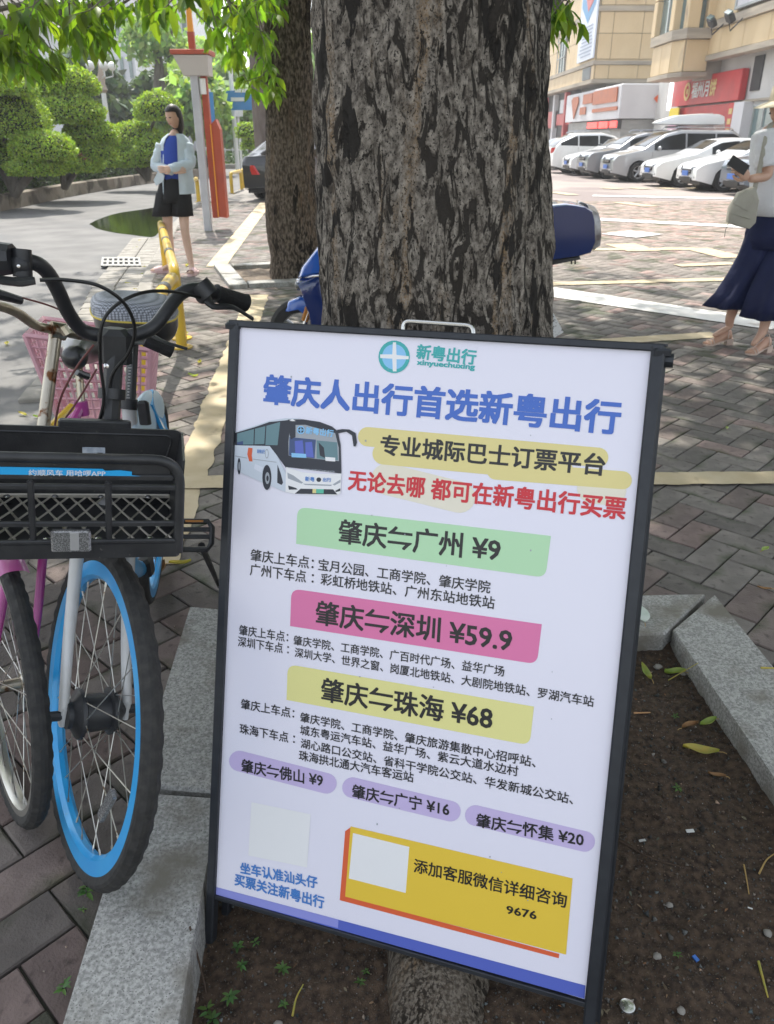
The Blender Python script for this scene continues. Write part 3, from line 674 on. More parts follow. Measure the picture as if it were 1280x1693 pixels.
# ---- distant white apartment blocks on the left
def block(px0, px1, Y, zt, dep, label, rows, cols, roof=None, m=m_white):
    a, b = at(px0, 225, Y), at(px1, 225, Y); r_ = root('apartment_building', (a.x, Y, 0), label=label, cat='building')
    wbox('wall', (a.x, Y, 0), (b.x, Y+dep, zt), m, r_)
    w_ = (b.x-a.x)/cols
    for i in range(cols):
        for j in range(rows):
            z = zt-1.2-(j+1)*3.1
            if z < 5: continue
            f = wbox('window', (a.x+w_*(i+.28), Y-.08, z), (a.x+w_*(i+.72), Y-.02, z+1.7), m_wfr, r_)
            wbox('pane', (a.x+w_*(i+.32), Y-.13, z+.1), (a.x+w_*(i+.68), Y-.085, z+1.6), m_glass, f)
    for j in range(rows): 
        z = zt-1.5-(j+1)*3.1
        if z > 5: wbox('balcony', (a.x+w_*.1, Y-.9, z-.1), (a.x+w_*1.2, Y-.02, z+.9), m_trim, r_)
    if roof: 
        g = G(); g.prism([(a.x-1, Y-1, zt), (a.x-1, Y+dep+1, zt), (a.x-1, Y+dep/2, zt+2.6)], (b.x-a.x+2, 0, 0)); g.build('roof', roof, r_, smooth=0)
    return r_
m_tileroof = mat('roof_tile', (.50, .24, .15), .8)
block(168, 238, 78, 13.4, 12, 'white block with a terracotta roof showing above the trees', 4, 5, m_tileroof)
block(205, 330, 96, 34, 14, 'tall white apartment tower behind the terracotta roofed block', 10, 8)
block(60, 140, 84, 10.4, 12, 'low grey roofed building glimpsed between the hanging leaves', 3, 5, mat('grey_roof', (.22, .2, .19), .8))
block(-140, 40, 110, 30, 14, 'pale apartment tower behind the leaves in the upper left corner', 9, 12, m=m_trim)
# ================================================================== STREET FURNITURE
m_lampw = mat('lamp_white', (.72, .72, .70), .4)
b = at(181, 225, 33); b.z = 0; lp = root('street_lamp', b, label='white street lamp with a cluster of globes standing in the planted bed', cat='street lamp')
k = 33*CP/F; ztop = at(172, 105, 33).z; hx = at(172, 105, 33).x
G().tube([b+Vector((0, 0, 0)), (b.x, b.y, 1), (b.x, b.y, ztop-.7)], [.13, .11, .085], 10).build('pole', m_lampw, lp)
G().lathe([(.10, 0), (.17, .1), (.10, .3), (.15, .5), (.06, .75), (.05, 1.0)], (b.x, b.y, ztop-.95), n=12).build('lamp_head', mat('lamp_brass', (.42, .34, .28), .5), lp)
gl = mat('lamp_globe', (.80, .80, .78), .3)
for q in range(5):
    x, y = (math.cos(q*2*PI/5+.3)*.42, math.sin(q*2*PI/5+.3)*.42)
    G().tube([(b.x, b.y, ztop-.5), (b.x+x, b.y+y, ztop-.4), (b.x+x, b.y+y, ztop-.2)], .025, 6).build('arm', m_lampw, lp)
    G().ell((b.x+x, b.y+y, ztop-.08), (.15, .15, .15), 12, 8).build('globe', gl, lp, smooth=180)
G().ell((b.x, b.y, ztop+.15), (.16, .16, .16), 12, 8).build('globe', gl, lp, smooth=180)
# orange and white sign post
m_or = mat('orange_paint', (.44, .075, .03), .5, col2=(.36, .06, .03), ns=3); m_or2 = mat('amber_paint', (.80, .33, .03), .5)
m_pg = mat('post_grey', (.50, .50, .52), .5, col2=(.42, .42, .45), ns=4)
b = gd(345, 381); sg = root('sign_post', b, label='orange and grey post with a small slab roof and an orange spike on top', cat='sign post')
s = 15*CP/F
wbox('grey_post', (b.x-.065, b.y-.06, 0), (b.x+.065, b.y+.06, 2.55), m_pg, sg, bev=.012)
wbox('orange_post', (b.x+.07, b.y+.12, .2), (b.x+.17, b.y+.24, 2.72), m_or, sg)
G().prism([(b.x+.18, b.y+.1, .22), (b.x+.33, b.y+.1, .2), (b.x+.33, b.y+.1, 1.62), (b.x+.27, b.y+.1, 1.78), (b.x+.18, b.y+.1, 1.70)], (0, .22, 0)).build('orange_fin', m_or, sg, smooth=0)
wbox('amber_edge', (b.x+.172, b.y+.07, .22), (b.x+.19, b.y+.32, 1.7), m_or2, sg)
G().prism([(b.x-.26, b.y-.25, 2.70), (b.x+.30, b.y-.25, 2.70), (b.x+.26, b.y-.1, 2.42), (b.x-.16, b.y-.1, 2.42)], (0, .35, 0)).build('canopy_underside', mat('canopy_grey', (.55, .52, .50), .6), sg, smooth=0)
wbox('slab_roof', (b.x-.30, b.y-.28, 2.71), (b.x+.32, b.y+.3, 2.78), m_or, sg, bev=.01)
wbox('spike_base', (b.x-.04, b.y-.05, 2.78), (b.x+.06, b.y+.05, 3.04), m_or, sg)
G().box((b.x+.01, b.y, 3.27), (.085, .085, .46), taper=.75).build('spike', m_or2, sg, smooth=0)
G().tube([(b.x+.12, b.y+.02, 2.15), (b.x+.12, b.y+.02, 2.38)], .055, 8).build('lamp', gl, sg)
# poles and blue road signs farther on
for px, Y, zt, r_, lab in ((390, 40, 4.6, .11, 'tall thick pale pole carrying a blue road sign'), (397, 44, 3.3, .07, 'shorter pale pole with a box beside the blue sign pole')):
    b = at(px, 235, Y); b.z = 0; t = root('sign_pole', b, label=lab, cat='pole')
    G().tube([b, (b.x, b.y, zt+1.5 if px == 390 else zt)], [r_, r_*.8], 8).build('pole', m_lampw, t)
    if px == 397: wbox('control_box', (b.x-.3, b.y-.2, 2.4), (b.x+.25, b.y, 3.3), m_lampw, t)
bs_ = root('road_sign', at(395, 160, 40), label='blue road sign high on the pole behind the leaves', cat='road sign')
a, c = at(374, 150, 39.7), at(420, 182, 39.7); wbox('sign_plate', (a.x, 39.65, c.z), (c.x, 39.72, a.z), mat('road_sign_blue', (.05, .22, .50), .5), bs_)
wbox('sign_text', (a.x+.2, 39.62, c.z+.35), (c.x-.4, 39.645, c.z+.5), m_lampw, bs_); wbox('sign_text', (a.x+.4, 39.62, c.z+.7), (c.x-.2, 39.645, c.z+.84), m_lampw, bs_)
b = at(349, 180, 30); t = root('road_sign', b, label='narrow blue sign plate on a thin pole right of the orange post', cat='road sign')
G().tube([(b.x, b.y, 0), (b.x, b.y, b.z+.6)], .04, 6).build('pole', m_lampw, t); wbox('sign_plate', (b.x-.16, b.y-.06, b.z-.45), (b.x+.12, b.y-.045, b.z+.5), mat('road_sign_blue', (0, 0, 0)), t)
# white fence across the far road
fn = root('fence', (-9, 46, 0), label='low white railing along the far side of the road', cat='fence')
for k in range(30): G().box((-13+k*.42, 47, .5), (.07, .05, .9)).build('picket', m_lampw, fn, smooth=0)
for z in (.3, .85): G().box((-6.8, 47.03, z), (12.6, .05, .07)).build('rail', m_lampw, fn, smooth=0)
# yellow hoop barriers
m_by = mat('barrier_yellow', (.72, .47, .03), .38, col2=(.60, .40, .05), ns=8, coat=.3); m_bk = mat('barrier_black', (.04, .04, .045), .4)
def hoop(a, b, h, r_, label, bands=True):
    a, b = Vector(a), Vector(b); a.z = b.z = 0; t = root('hoop_barrier', a, label=label, cat='barrier', group='yellow hoop barriers on the kerb')
    up = Vector((0, 0, h)); G().tube(rad_clean([a, a+up, b+up, b], .14), r_, 12).build('hoop', m_by, t)
    if bands:
        d = (b-a); L = d.length; d.normalize(); n = max(3, int(L/.85))
        for k in range(1, n):
            c = a+up+d*(L*k/n); G().tube([c-d*.06, c+d*.06], r_+.003, 12).build('black_band', m_bk, t)
    for p in (a, b): G().lathe([(r_*2, 0), (r_*2, .012), (r_+.004, .014)], p, n=12).build('base_plate', m_by, t)
hoop(gd(275, 447), gd(301, 560), .56, .042, 'yellow hoop barrier with dark bands beside the standing woman')
hoop(gd(301, 575), gd(246, 700), .56, .042, 'yellow hoop barrier passing behind the bicycle saddle')
hoop(gd(329, 334), gd(308, 352), .55, .05, 'yellow hoop just left of the grey and orange post', False)
hoop(gd(369, 324), gd(357, 330), .55, .05, 'yellow hoop right after the orange post', False)
hoop(gd(400, 314), gd(384, 320), .55, .05, 'yellow hoop before the black car', False)
hoop(gd(412, 308), gd(403, 311), .55, .05, 'farthest yellow hoop beside the black car', False)
# ================================================================== CARS
m_tyre = mat('tyre_rubber', (.018, .018, .019), .8, col2=(.03, .03, .03), ns=30); m_rimm = mat('alloy', (.45, .45, .46), .35, metal=.8)
m_cglass = mat('car_glass', (.012, .014, .016), .08, spec=.35); m_blk = mat('black_plastic', (.018, .018, .019), .45)
m_lens = mat('headlamp_lens', (.10, .11, .12), .12, spec=.8, metal=.2); m_tail = mat('tail_lamp', (.50, .015, .015), .2, spec=.8)
m_plate = mat('plate_blue', (.06, .16, .50), .4); m_chr = mat('chrome', (.62, .62, .63), .18, metal=1)
def interp(P, x):
    return float(np.interp(x, [p[0] for p in P], [p[1] for p in P]))
def make_car(name, label, paint, L, W, top, belt, wheels, wr=.33, loc=(0, 0, 0), rz=0., cat='car', group='cars parked in the lot', plate=m_plate, rear=False, ladder=None):
    t = root(name, loc, label=label, cat=cat, group=group, rz=rz)
    xs = sorted(set(list(np.linspace(0, L, 44))+[w_+d for w_ in wheels for d in (-wr*1.18, -wr*1.0, -wr*.8, -wr*.5, 0, wr*.5, wr*.8, wr*1.0, wr*1.18)]))
    def wid(x, z, zt):
        e = min(x, L-x); pl = 1-.15*max(0, 1-e/.6)**2.4
        k = W/2*pl; bz = interp(belt, x)
        if z > bz: k *= 1-.20*min(1, (z-bz)/.62)**1.15
        else: k *= 1-.05*((bz-z)/.7)**2
        return k
    def zb(x):
        z = .2+.12*max(0, 1-min(x, L-x)/.5)
        for w_ in wheels:
            d = abs(x-w_); rr = wr*1.15
            if d < rr: z = max(z, wr+math.sqrt(rr*rr-d*d))
        return z
    rings = []
    for x in xs:
        zt = interp(top, x); bz = min(interp(belt, x), zt-.02); z0 = min(zb(x), bz-.05); half = []
        for z in (z0, z0+(bz-z0)*.35, z0+(bz-z0)*.7, bz-.03, bz): half.append((wid(x, z, zt), z))
        up_ = zt-bz
        for f, ins in ((.35, 1), (.7, 1), (.92, .965), (1., .86)):
            z = bz+up_*f; half.append((wid(x, z, zt)*ins, z-(.0 if f < 1 else 0)))
        half.append((wid(x, zt, zt)*.45, zt+.02))
        rings.append([(x, -y, z) for y, z in half]+[(x, y, z) for y, z in reversed(half)])
    G().loft(rings).build('body', paint, t, smooth=48, local=True, fix=True)
    G().box((L/2, 0, .32), (L*.93, W*.80, .26)).build('underbody', m_blk, t, smooth=0, local=True)
    for w_ in wheels: G().tube([(w_, -W/2+.28, wr), (w_, W/2-.28, wr)], wr*1.08, 16).build('wheel_well', m_blk, t, local=True)
    for w_ in wheels:
        for s in (-1, 1):
            y = s*(W/2-.10)
            g = G(); g.lathe([(wr*.62, -.1), (wr*.93, -.1), (wr, -.06), (wr, .06), (wr*.93, .1), (wr*.62, .1)], (w_, y, wr), (0, s, 0), 28, closed=True)
            tr = g.build('wheel', m_tyre, t, local=True)
            g = G(); g.lathe([(wr*.64, -.08), (wr*.64, .085), (wr*.57, .08), (wr*.55, -.02)], (w_, y, wr), (0, s, 0), 28)
            for q in range(5):
                a = q*2*PI/5+.3; p = Vector((math.cos(a), 0, math.sin(a))); 
                g.tube([Vector((w_, y+s*.07, wr)), Vector((w_, y+s*.075, wr))+p*wr*.6], [.045, .03], 6)
            g.lathe([(.0001, .09), (.06, .085), (.07, .03)], (w_, y, wr), (0, s, 0), 14)
            g.build('rim', m_rimm, tr, local=True)
            G().lathe([(.0001, -.0), (wr*.56, -.0)], (w_, y, wr), (0, s, 0), 18).build('brake_shadow', m_blk, tr, local=True)
    # side glass strips
    def sideglass(x0, x1, s, name='side_window'):
        n = 8; g = G(); row = []
        for i in range(n+1):
            x = x0+(x1-x0)*i/n; zt = interp(top, x); bz = interp(belt, x); za = bz+.03; zc = bz+max(.02, (zt-bz)*.86-.02)
            row.append((x, za, zc, zt))
        vs = []
        for x, za, zc, zt in row:
            for f in (0, .5, 1):
                z = za+(zc-za)*f; vs.append((x, s*(wid(x, z, zt)*(1 if (z-interp(belt, x)) < .75*(zt-interp(belt, x)) else .985)+.012), z))
        g.add(vs, [(i*3+j, (i+1)*3+j, (i+1)*3+j+1, i*3+j+1) for i in range(n) for j in range(2)])
        g.build(name, m_cglass, t, smooth=60, local=True)
    hood = [x for x in xs if interp(top, x)-interp(belt, x) > .16]; cx0, cx1 = hood[0], hood[-1]
    rf = [x for x in xs if interp(top, x) > max(p[1] for p in top)-.1]; rx0, rx1 = rf[0], rf[-1]
    span = cx1-cx0; cuts = [cx0+.18, cx0+span*.38, cx0+span*.68, cx1-.16]
    for s in (-1, 1):
        for a, b in zip(cuts, cuts[1:]): sideglass(a+.03, b-.03, s)
    # windscreens lie on the sloping top
    for (a, b, nm) in ((cx0-.05, rx0+.02, 'windscreen'), (cx1+.02, rx1-.02, 'rear_window')):
        g = G(); n = 5; vs = []
        for i in range(n+1):
            x = a+(b-a)*i/n; zt = interp(top, x)
            for f in (-.80, -.45, 0, .45, .80): vs.append((x-(.012 if nm == 'windscreen' else -.012), f*wid(x, zt, zt), zt+.032-(.014 if abs(f) > .7 else 0)))
        g.add(vs, [(i*5+j, (i+1)*5+j, (i+1)*5+j+1, i*5+j+1) for i in range(n) for j in range(4)]).build(nm, m_cglass, t, smooth=60, local=True)
    # front: grille, lamps, plate, lower intake
    fw = W/2*.80; hz = interp(belt, .25)
    G().box((.0, 0, hz-.20), (.07, fw*1.0, .13), bev=.02).build('grille', m_blk, t, smooth=0, local=True)
    G().box((-.02, 0, hz-.20), (.05, fw*.9, .018)).build('grille_bar', m_chr, t, smooth=0, local=True)
    G().box((.0, 0, .34), (.07, fw*1.3, .12), bev=.02).build('lower_intake', m_blk, t, smooth=0, local=True)
    G().box((-.045, 0, .50), (.02, .44, .14), bev=.004).build('plate', plate, t, smooth=0, local=True)
    for s in (-1, 1):
        y0, y1 = s*fw*.50, s*fw*1.06
        vs = [(-.01, y0, hz-.15), (.12, s*(fw*.98), hz-.17), (.42, s*(W/2*.93), hz-.10), (.42, s*(W/2*.90), hz-.02), (.12, s*fw*.86, hz-.05), (.02, y0, hz-.09)]
        c = Vector((.35, 0, hz-.15)); g = G(); g.add([Vector(v)+Vector((-.035, s*.02, 0)) for v in vs]+[Vector(v)+Vector((.08, -s*.08, 0)) for v in vs], [tuple(range(6))]+[(i, (i+1) % 6, 6+(i+1) % 6, 6+i) for i in range(6)])
        g.build('headlight', m_lens, t, smooth=0, local=True, fix=True)
        G().box((.05, s*fw*.88, .40), (.1, .16, .07), bev=.02).build('fog_lamp', m_blk, t, smooth=0, local=True)
        tz = interp(belt, L-.3)
        vs = [(L+.01, s*fw*.42, tz-.28), (L-.08, s*fw*1.0, tz-.30), (L-.42, s*W/2*.95, tz-.14), (L-.42, s*W/2*.93, tz-.04), (L-.08, s*fw*.94, tz-.05), (L, s*fw*.6, tz-.07)]
        g = G(); g.add([Vector(v)+Vector((.03, s*.02, 0)) for v in vs]+[Vector(v)+Vector((-.1, -s*.1, 0)) for v in vs], [tuple(range(6))]+[(i, (i+1) % 6, 6+(i+1) % 6, 6+i) for i in range(6)])
        g.build('tail_lamp', m_tail, t, smooth=0, local=True, fix=True)
        mz = interp(belt, cx0+.3)+.06
        G().ell((cx0+.36, s*(W/2+.09), mz+.03), (.07, .11, .075), 10, 8).build('mirror', paint, t, smooth=180, local=True)
        xm = (cuts[1]+cuts[2])/2
        for xh in (cuts[1]-.12, cuts[2]-.12): G().box((xh, s*(wid(xh, hz-.05, 2)+.012), interp(belt, xh)-.10), (.17, .025, .03), bev=.008).build('door_handle', paint, t, smooth=0, local=True)
        for xd in (cuts[0]-.02, cuts[1], cuts[2]):
            g = G(); zz = [.28, .5, interp(belt, xd)-.02]; g.tube([(xd, s*(wid(xd, z, 2)+.001), z) for z in zz], .006, 4); g.build('door_gap', m_blk, t, smooth=0, local=True)
    if ladder == 'rails':
        for s in (-1, 1): G().tube([(rx0+.1, s*W*.36, max(p[1] for p in top)+.02), (rx0+.2, s*W*.36, max(p[1] for p in top)+.09), (rx1-.2, s*W*.36, max(p[1] for p in top)+.08), (rx1-.05, s*W*.36, max(p[1] for p in top)-.0)], .02, 6).build('roof_rail', m_chr, t, local=True)
    return t
paint = lambda n, c, met=.0: mat(n, c, .28, metal=met, coat=.8)
p_w = paint('white_car_paint', (.74, .75, .75)); p_s = paint('silver_car_paint', (.36, .37, .39), .3); p_g = paint('grey_car_paint', (.22, .23, .25), .3); p_k = paint('black_car_paint', (.010, .010, .012)); p_b = paint('slate_car_paint', (.10, .13, .17), .3)
SED = dict(L=4.6, W=1.8, top=[(0, .62), (.15, .76), (1.15, .98), (2.0, 1.40), (2.5, 1.46), (3.2, 1.44), (4.0, 1.12), (4.5, 1.05), (4.6, .85)], belt=[(0, .6), (.15, .74), (1.1, .94), (3.9, 1.02), (4.6, .84)], wheels=(.85, 3.55), wr=.32)
SUV = dict(L=4.5, W=1.84, top=[(0, .72), (.12, .92), (1.1, 1.08), (1.75, 1.52), (2.3, 1.64), (3.5, 1.62), (4.2, 1.30), (4.45, 1.05), (4.5, .8)], belt=[(0, .7), (.12, .9), (1.05, 1.04), (4.2, 1.12), (4.5, .8)], wheels=(.85, 3.5), wr=.35, ladder='rails')
MPV = dict(L=4.9, W=1.84, top=[(0, .70), (.12, .88), (.95, 1.06), (1.85, 1.60), (2.4, 1.72), (4.3, 1.70), (4.75, 1.40), (4.88, 1.0), (4.9, .8)], belt=[(0, .68), (.12, .86), (.95, 1.02), (4.7, 1.10), (4.9, .8)], wheels=(.92, 3.75), wr=.34, ladder='rails')
make_car('parked_car', 'silver people carrier with a white roof box in the row of parked cars', p_s, loc=(8.15, 31.9, 0), rz=R(3), **MPV)
make_car('parked_car', 'white saloon car parked right of the silver people carrier', p_w, loc=(8.75, 28.7, 0), rz=R(3), **SED)
make_car('parked_car', 'white saloon car nearest the woman with the hat', p_w, loc=(9.2, 26.3, 0), rz=R(3), **SED)
make_car('parked_car', 'dark slate car almost hidden behind the woman with the hat', p_b, loc=(9.7, 24.0, 0), rz=R(3), **SUV)
make_car('parked_car', 'grey off-roader parked left of the silver people carrier', p_g, loc=(7.8, 34.4, 0), rz=R(3), **SUV)
make_car('parked_car', 'white saloon parked between the grey off-roader and the white hatchback', p_w, loc=(7.7, 36.9, 0), rz=R(3), **SED)
d_ = Vector((math.cos(R(3)), math.sin(R(3)), 0)); s_ = dict(SUV)
make_car('parked_car', 'white hatchback showing its red tail lamp beside the big trunk', p_w, loc=Vector((7.35, 39.2, 0))+d_*4.5, rz=R(183), **s_)
make_car('parked_car', 'farthest pale car behind the white hatchback', p_w, loc=(6.6, 43.5, 0), rz=R(10), **SED)
# roof box
rb = root('roof_box', (10.9, 31.7, 1.78), label='white streamlined roof box on the silver people carrier', cat='roof box')
M = Matrix.Rotation(R(3), 3, 'Z'); o_ = Vector((8.15, 31.9, 0)); rings = []
for x, hw, z0, z1 in ((1.55, .12, 1.93, 1.97), (1.75, .30, 1.90, 2.05), (2.3, .38, 1.88, 2.20), (3.2, .40, 1.87, 2.26), (3.9, .38, 1.88, 2.24), (4.05, .34, 1.90, 2.18)):
    rings.append([tuple(M@Vector((x, a*hw, z0+(z1-z0)*b))+o_) for a, b in ((-1, .1), (-1, .55), (-.8, .92), (-.4, 1), (.4, 1), (.8, .92), (1, .55), (1, .1), (.8, 0), (-.8, 0))])
G().loft(rings).build('box_shell', p_w, rb, smooth=40, fix=True)
for x in (2.3, 3.5): G().box(M@Vector((x, 0, 1.83))+o_, (.06, 1.3, .05), M).build('cross_bar', m_blk, rb, smooth=0)
# black car by the second tree, rear to the viewer
dr = Vector((-.30, -.954, 0)); rear = Vector((-2.95, 21.6, 0))
make_car('parked_car', 'black saloon with a red tail lamp parked behind the second tree', p_k, loc=rear-dr*4.6, rz=math.atan2(dr.y, dr.x), group=None, **SED)
# ================================================================== STREET TREES
def bark_mat(name, dark, mid_, pale, tan, patch=1., sc=1.):
    m = bpy.data.materials.new(name); m.use_nodes = True; nt = m.node_tree; N = nt.nodes; L = nt.links; b = N['Principled BSDF']
    tc = N.new('ShaderNodeTexCoord')
    def noi(scale, st, d=6, dist=0.):
        mp = N.new('ShaderNodeMapping'); mp.inputs['Scale'].default_value = st; L.new(tc.outputs['Object'], mp.inputs[0])
        n = N.new('ShaderNodeTexNoise'); n.inputs['Scale'].default_value = scale; n.inputs['Detail'].default_value = d; n.inputs['Distortion'].default_value = dist
        L.new(mp.outputs[0], n.inputs['Vector']); return n.outputs['Fac']
    def rng(s, a, c):
        r = N.new('ShaderNodeMapRange'); r.inputs['From Min'].default_value = a; r.inputs['From Max'].default_value = c; L.new(s, r.inputs['Value']); return r.outputs[0]
    def mix(f, a, c):
        x = N.new('ShaderNodeMix'); x.data_type = 'RGBA'; L.new(f, x.inputs[0])
        for s, i in ((a, 6), (c, 7)):
            if isinstance(s, tuple): x.inputs[i].default_value = (*s, 1)
            else: L.new(s, x.inputs[i])
        return x.outputs[2]
    def mul(a, c):
        x = N.new('ShaderNodeMath'); x.operation = 'MULTIPLY'; L.new(a, x.inputs[0]); L.new(c, x.inputs[1]); return x.outputs[0]
    c = mix(rng(noi(70*sc, (1, 1, .4), 12), .40, .58), mid_, pale)
    c = mix(mul(rng(noi(5*sc, (1, 1, .12)), .56, .66), rng(noi(40*sc, (1, 1, .3)), .38, .6)), c, tan)
    c = mix(mul(rng(noi(60*sc, (1, 1, .3), 10), .50, .56), rng(noi(3.*sc, (1, 1, .4)), .3, .6)), c, dark)
    c = mix(mul(rng(noi(24*sc, (1.2, 1.2, .2), 6, .5), .56, .60), rng(noi(3.4*sc, (1.3, 1.3, .3), 3), .47, .58)), c, tuple(v*.8 for v in dark))
    c = mix(mul(rng(noi(30*sc, (1, 1, .6), 3, .3), .66, .68), rng(noi(6*sc, (1, 1, .5), 3), .4, .55)), c, dark)
    L.new(c, b.inputs['Base Color']); b.inputs['Roughness'].default_value = .93; b.inputs['Specular IOR Level'].default_value = .2
    bn = N.new('ShaderNodeBump'); bn.inputs['Strength'].default_value = .9; bn.inputs['Distance'].default_value = .012
    L.new(noi(48*sc, (1, 1, .28), 10), bn.inputs['Height']); b2 = N.new('ShaderNodeBump'); b2.inputs['Strength'].default_value = .6; b2.inputs['Distance'].default_value = .004
    L.new(noi(170*sc, (1, 1, .6), 6), b2.inputs['Height']); L.new(bn.outputs[0], b2.inputs['Normal']); L.new(b2.outputs[0], b.inputs['Normal']); return m
def bark1():
    m = bpy.data.materials.new('grey_bark'); m.use_nodes = True; nt = m.node_tree; N = nt.nodes; L = nt.links; b = N['Principled BSDF']; tc = N.new('ShaderNodeTexCoord')
    def mp(st, off=0.):
        x = N.new('ShaderNodeMapping'); x.inputs['Scale'].default_value = st; x.inputs['Location'].default_value = (off, off, off); L.new(tc.outputs['Object'], x.inputs[0]); return x.outputs[0]
    def noi(s, st, d=6, dist=0., off=0.):
        n = N.new('ShaderNodeTexNoise'); n.inputs['Scale'].default_value = s; n.inputs['Detail'].default_value = d; n.inputs['Distortion'].default_value = dist; n.inputs['Roughness'].default_value = .62; L.new(mp(st, off), n.inputs['Vector']); return n.outputs['Fac']
    def rng(s, a, c, t0=0., t1=1.):
        r = N.new('ShaderNodeMapRange'); r.inputs['From Min'].default_value = a; r.inputs['From Max'].default_value = c; r.inputs['To Min'].default_value = t0; r.inputs['To Max'].default_value = t1; L.new(s, r.inputs['Value']); return r.outputs[0]
    def ma(op, a, c):
        x = N.new('ShaderNodeMath'); x.operation = op
        for s, i in ((a, 0), (c, 1)):
            if isinstance(s, float): x.inputs[i].default_value = s
            else: L.new(s, x.inputs[i])
        return x.outputs[0]
    def mix(f, a, c):
        x = N.new('ShaderNodeMix'); x.data_type = 'RGBA'; L.new(f, x.inputs[0])
        for s, i in ((a, 6), (c, 7)):
            if isinstance(s, tuple): x.inputs[i].default_value = (*s, 1)
            else: L.new(s, x.inputs[i])
        return x.outputs[2]
    grain = noi(95, (1, 1, .6), 14); spk = noi(240, (1, 1, .8), 6, off=3)
    fis = noi(44, (1, 1, .28), 10, 1.0, 5); plate = noi(22, (1.2, 1.2, .36), 9, .6, 1); big = noi(3.2, (1.2, 1.2, .35), 3, 0, 2)
    sx = N.new('ShaderNodeSeparateXYZ'); L.new(tc.outputs['Object'], sx.inputs[0]); side = rng(ma('ABSOLUTE', ma('ADD', sx.outputs[0], .03), 0.), .06, .17, -.055, .075)
    c = mix(rng(grain, .38, .66), (.078, .067, .056), (.33, .295, .25))
    c = mix(ma('MULTIPLY', rng(noi(5, (1.6, 1.6, .10), 4, .3, 8), .56, .66), rng(spk, .42, .55)), c, (.30, .20, .11))
    fm = rng(ma('ADD', fis, rng(big, .3, .7, -.06, .06)), .545, .585); c = mix(fm, c, (.040, .035, .030))
    sm = rng(spk, .55, .61); c = mix(sm, c, (.036, .032, .028))
    pm = rng(ma('ADD', ma('ADD', plate, side), rng(grain, .3, .7, -.02, .02)), .608, .628); c = mix(pm, c, (.032, .029, .026))
    L.new(c, b.inputs['Base Color']); b.inputs['Roughness'].default_value = .95; b.inputs['Specular IOR Level'].default_value = .15
    h = ma('SUBTRACT', ma('SUBTRACT', ma('ADD', grain, ma('MULTIPLY', spk, .35)), ma('MULTIPLY', fm, .45)), ma('MULTIPLY', pm, .5))
    bn = N.new('ShaderNodeBump'); bn.inputs['Strength'].default_value = 1.; bn.inputs['Distance'].default_value = .005; L.new(h, bn.inputs['Height']); L.new(bn.outputs[0], b.inputs['Normal']); return m
m_b1 = bark1()
m_b2 = bark_mat('brown_bark', (.016, .013, .010), (.062, .048, .036), (.17, .138, .11), (.15, .10, .06), sc=.8)
def trunk(name, cl, rad, z0, z1, nt_, nz, m, parent, amp=.02, seed=0., fl=0.):
    """cl(z) centre line, rad(z) radius; ridged plates displaced outwards"""
    def f(u, v):
        z = z0+(z1-z0)*v; q = u*2*PI; c = cl(z); r = rad(z)
        P = Vector((math.cos(q)*r*1.0, math.sin(q)*r, 0))
        lob = 1+.035*math.sin(q*3+seed+z*.8)+.025*math.sin(q*5+seed*2-z*1.3)+fl*math.exp(-(z-z0)*3)*(.25*math.sin(q*4+seed))
        S = Vector((P.x*9, P.y*9, z*2.2+seed)); a = noise.fractal(S, 1., 2., 5)
        S2 = Vector((P.x*22, P.y*22, z*5+seed)); rg = 1-abs(noise.noise(S2))*2.2; rg2 = 1-abs(noise.noise(S2*2.3))*2.2
        h = a*amp*.9+rg*amp*.42+rg2*amp*.25
        k = (r*lob+h)/r; return (c[0]+P.x*k, c[1]+P.y*k, z)
    g = G(); g.grid(f, nt_, nz); return g.build(name, m, parent, smooth=180)
TB = Vector((.1, 1.72, 0))
t1 = root('street_tree', TB, label='big grey barked tree trunk right behind the poster board', cat='tree')
def itp(a, P): return float(np.interp(a, [p[0] for p in P], [p[1] for p in P]))
trunk('trunk', lambda z: (itp(z, [(0, .125), (1.15, .102), (1.75, .074), (3.6, 0)]), 1.74),
      lambda z: itp(z, [(-.1, .36), (.1, .31), (.35, .275), (1.15, .243), (1.75, .212), (2.4, .20), (3.6, .19)]), -.1, 3.6, 330, 620, m_b1, t1, amp=.020, seed=1.3)
g = G(); pts = curve([(.13, 1.60, .30), (.125, 1.45, .14), (.115, 1.30, .02), (.11, 1.17, -.045), (.105, 1.04, -.075), (.10, .955, -.12)], 6)
n_ = len(pts); rs_ = list(np.interp(range(n_), [0, n_*.3, n_*.7, n_*.88, n_-1], [.2, .135, .11, .105, .095]))
g.tube(pts, rs_, 40)
o = g.build('root', bark_mat('root_bark', (.03, .024, .018), (.085, .068, .052), (.18, .155, .125), (.17, .12, .075), sc=2.4), t1, smooth=180)
for v in o.data.vertices:
    p = v.co; d = noise.fractal(Vector((p.x*30, p.y*10, p.z*10)), 1, 2, 4)*.012; v.co += Vector((d, d*.5, d))
g = G()
for a, r_ in ((0, 2.6), (1.2, 2.3), (2.3, 2.8), (3.4, 2.4), (4.4, 2.9), (5.5, 2.5)):
    g.tube(curve([(0, 1.74, 3.45), (math.cos(a)*.6, 1.74+math.sin(a)*.6, 4.2), (math.cos(a)*r_, 1.74+math.sin(a)*r_, 5.2)], 5), [.15, .13, .12, .10, .09, .08, .07, .06, .05, .04, .03], 8)
g.build('limb', m_b1, t1)
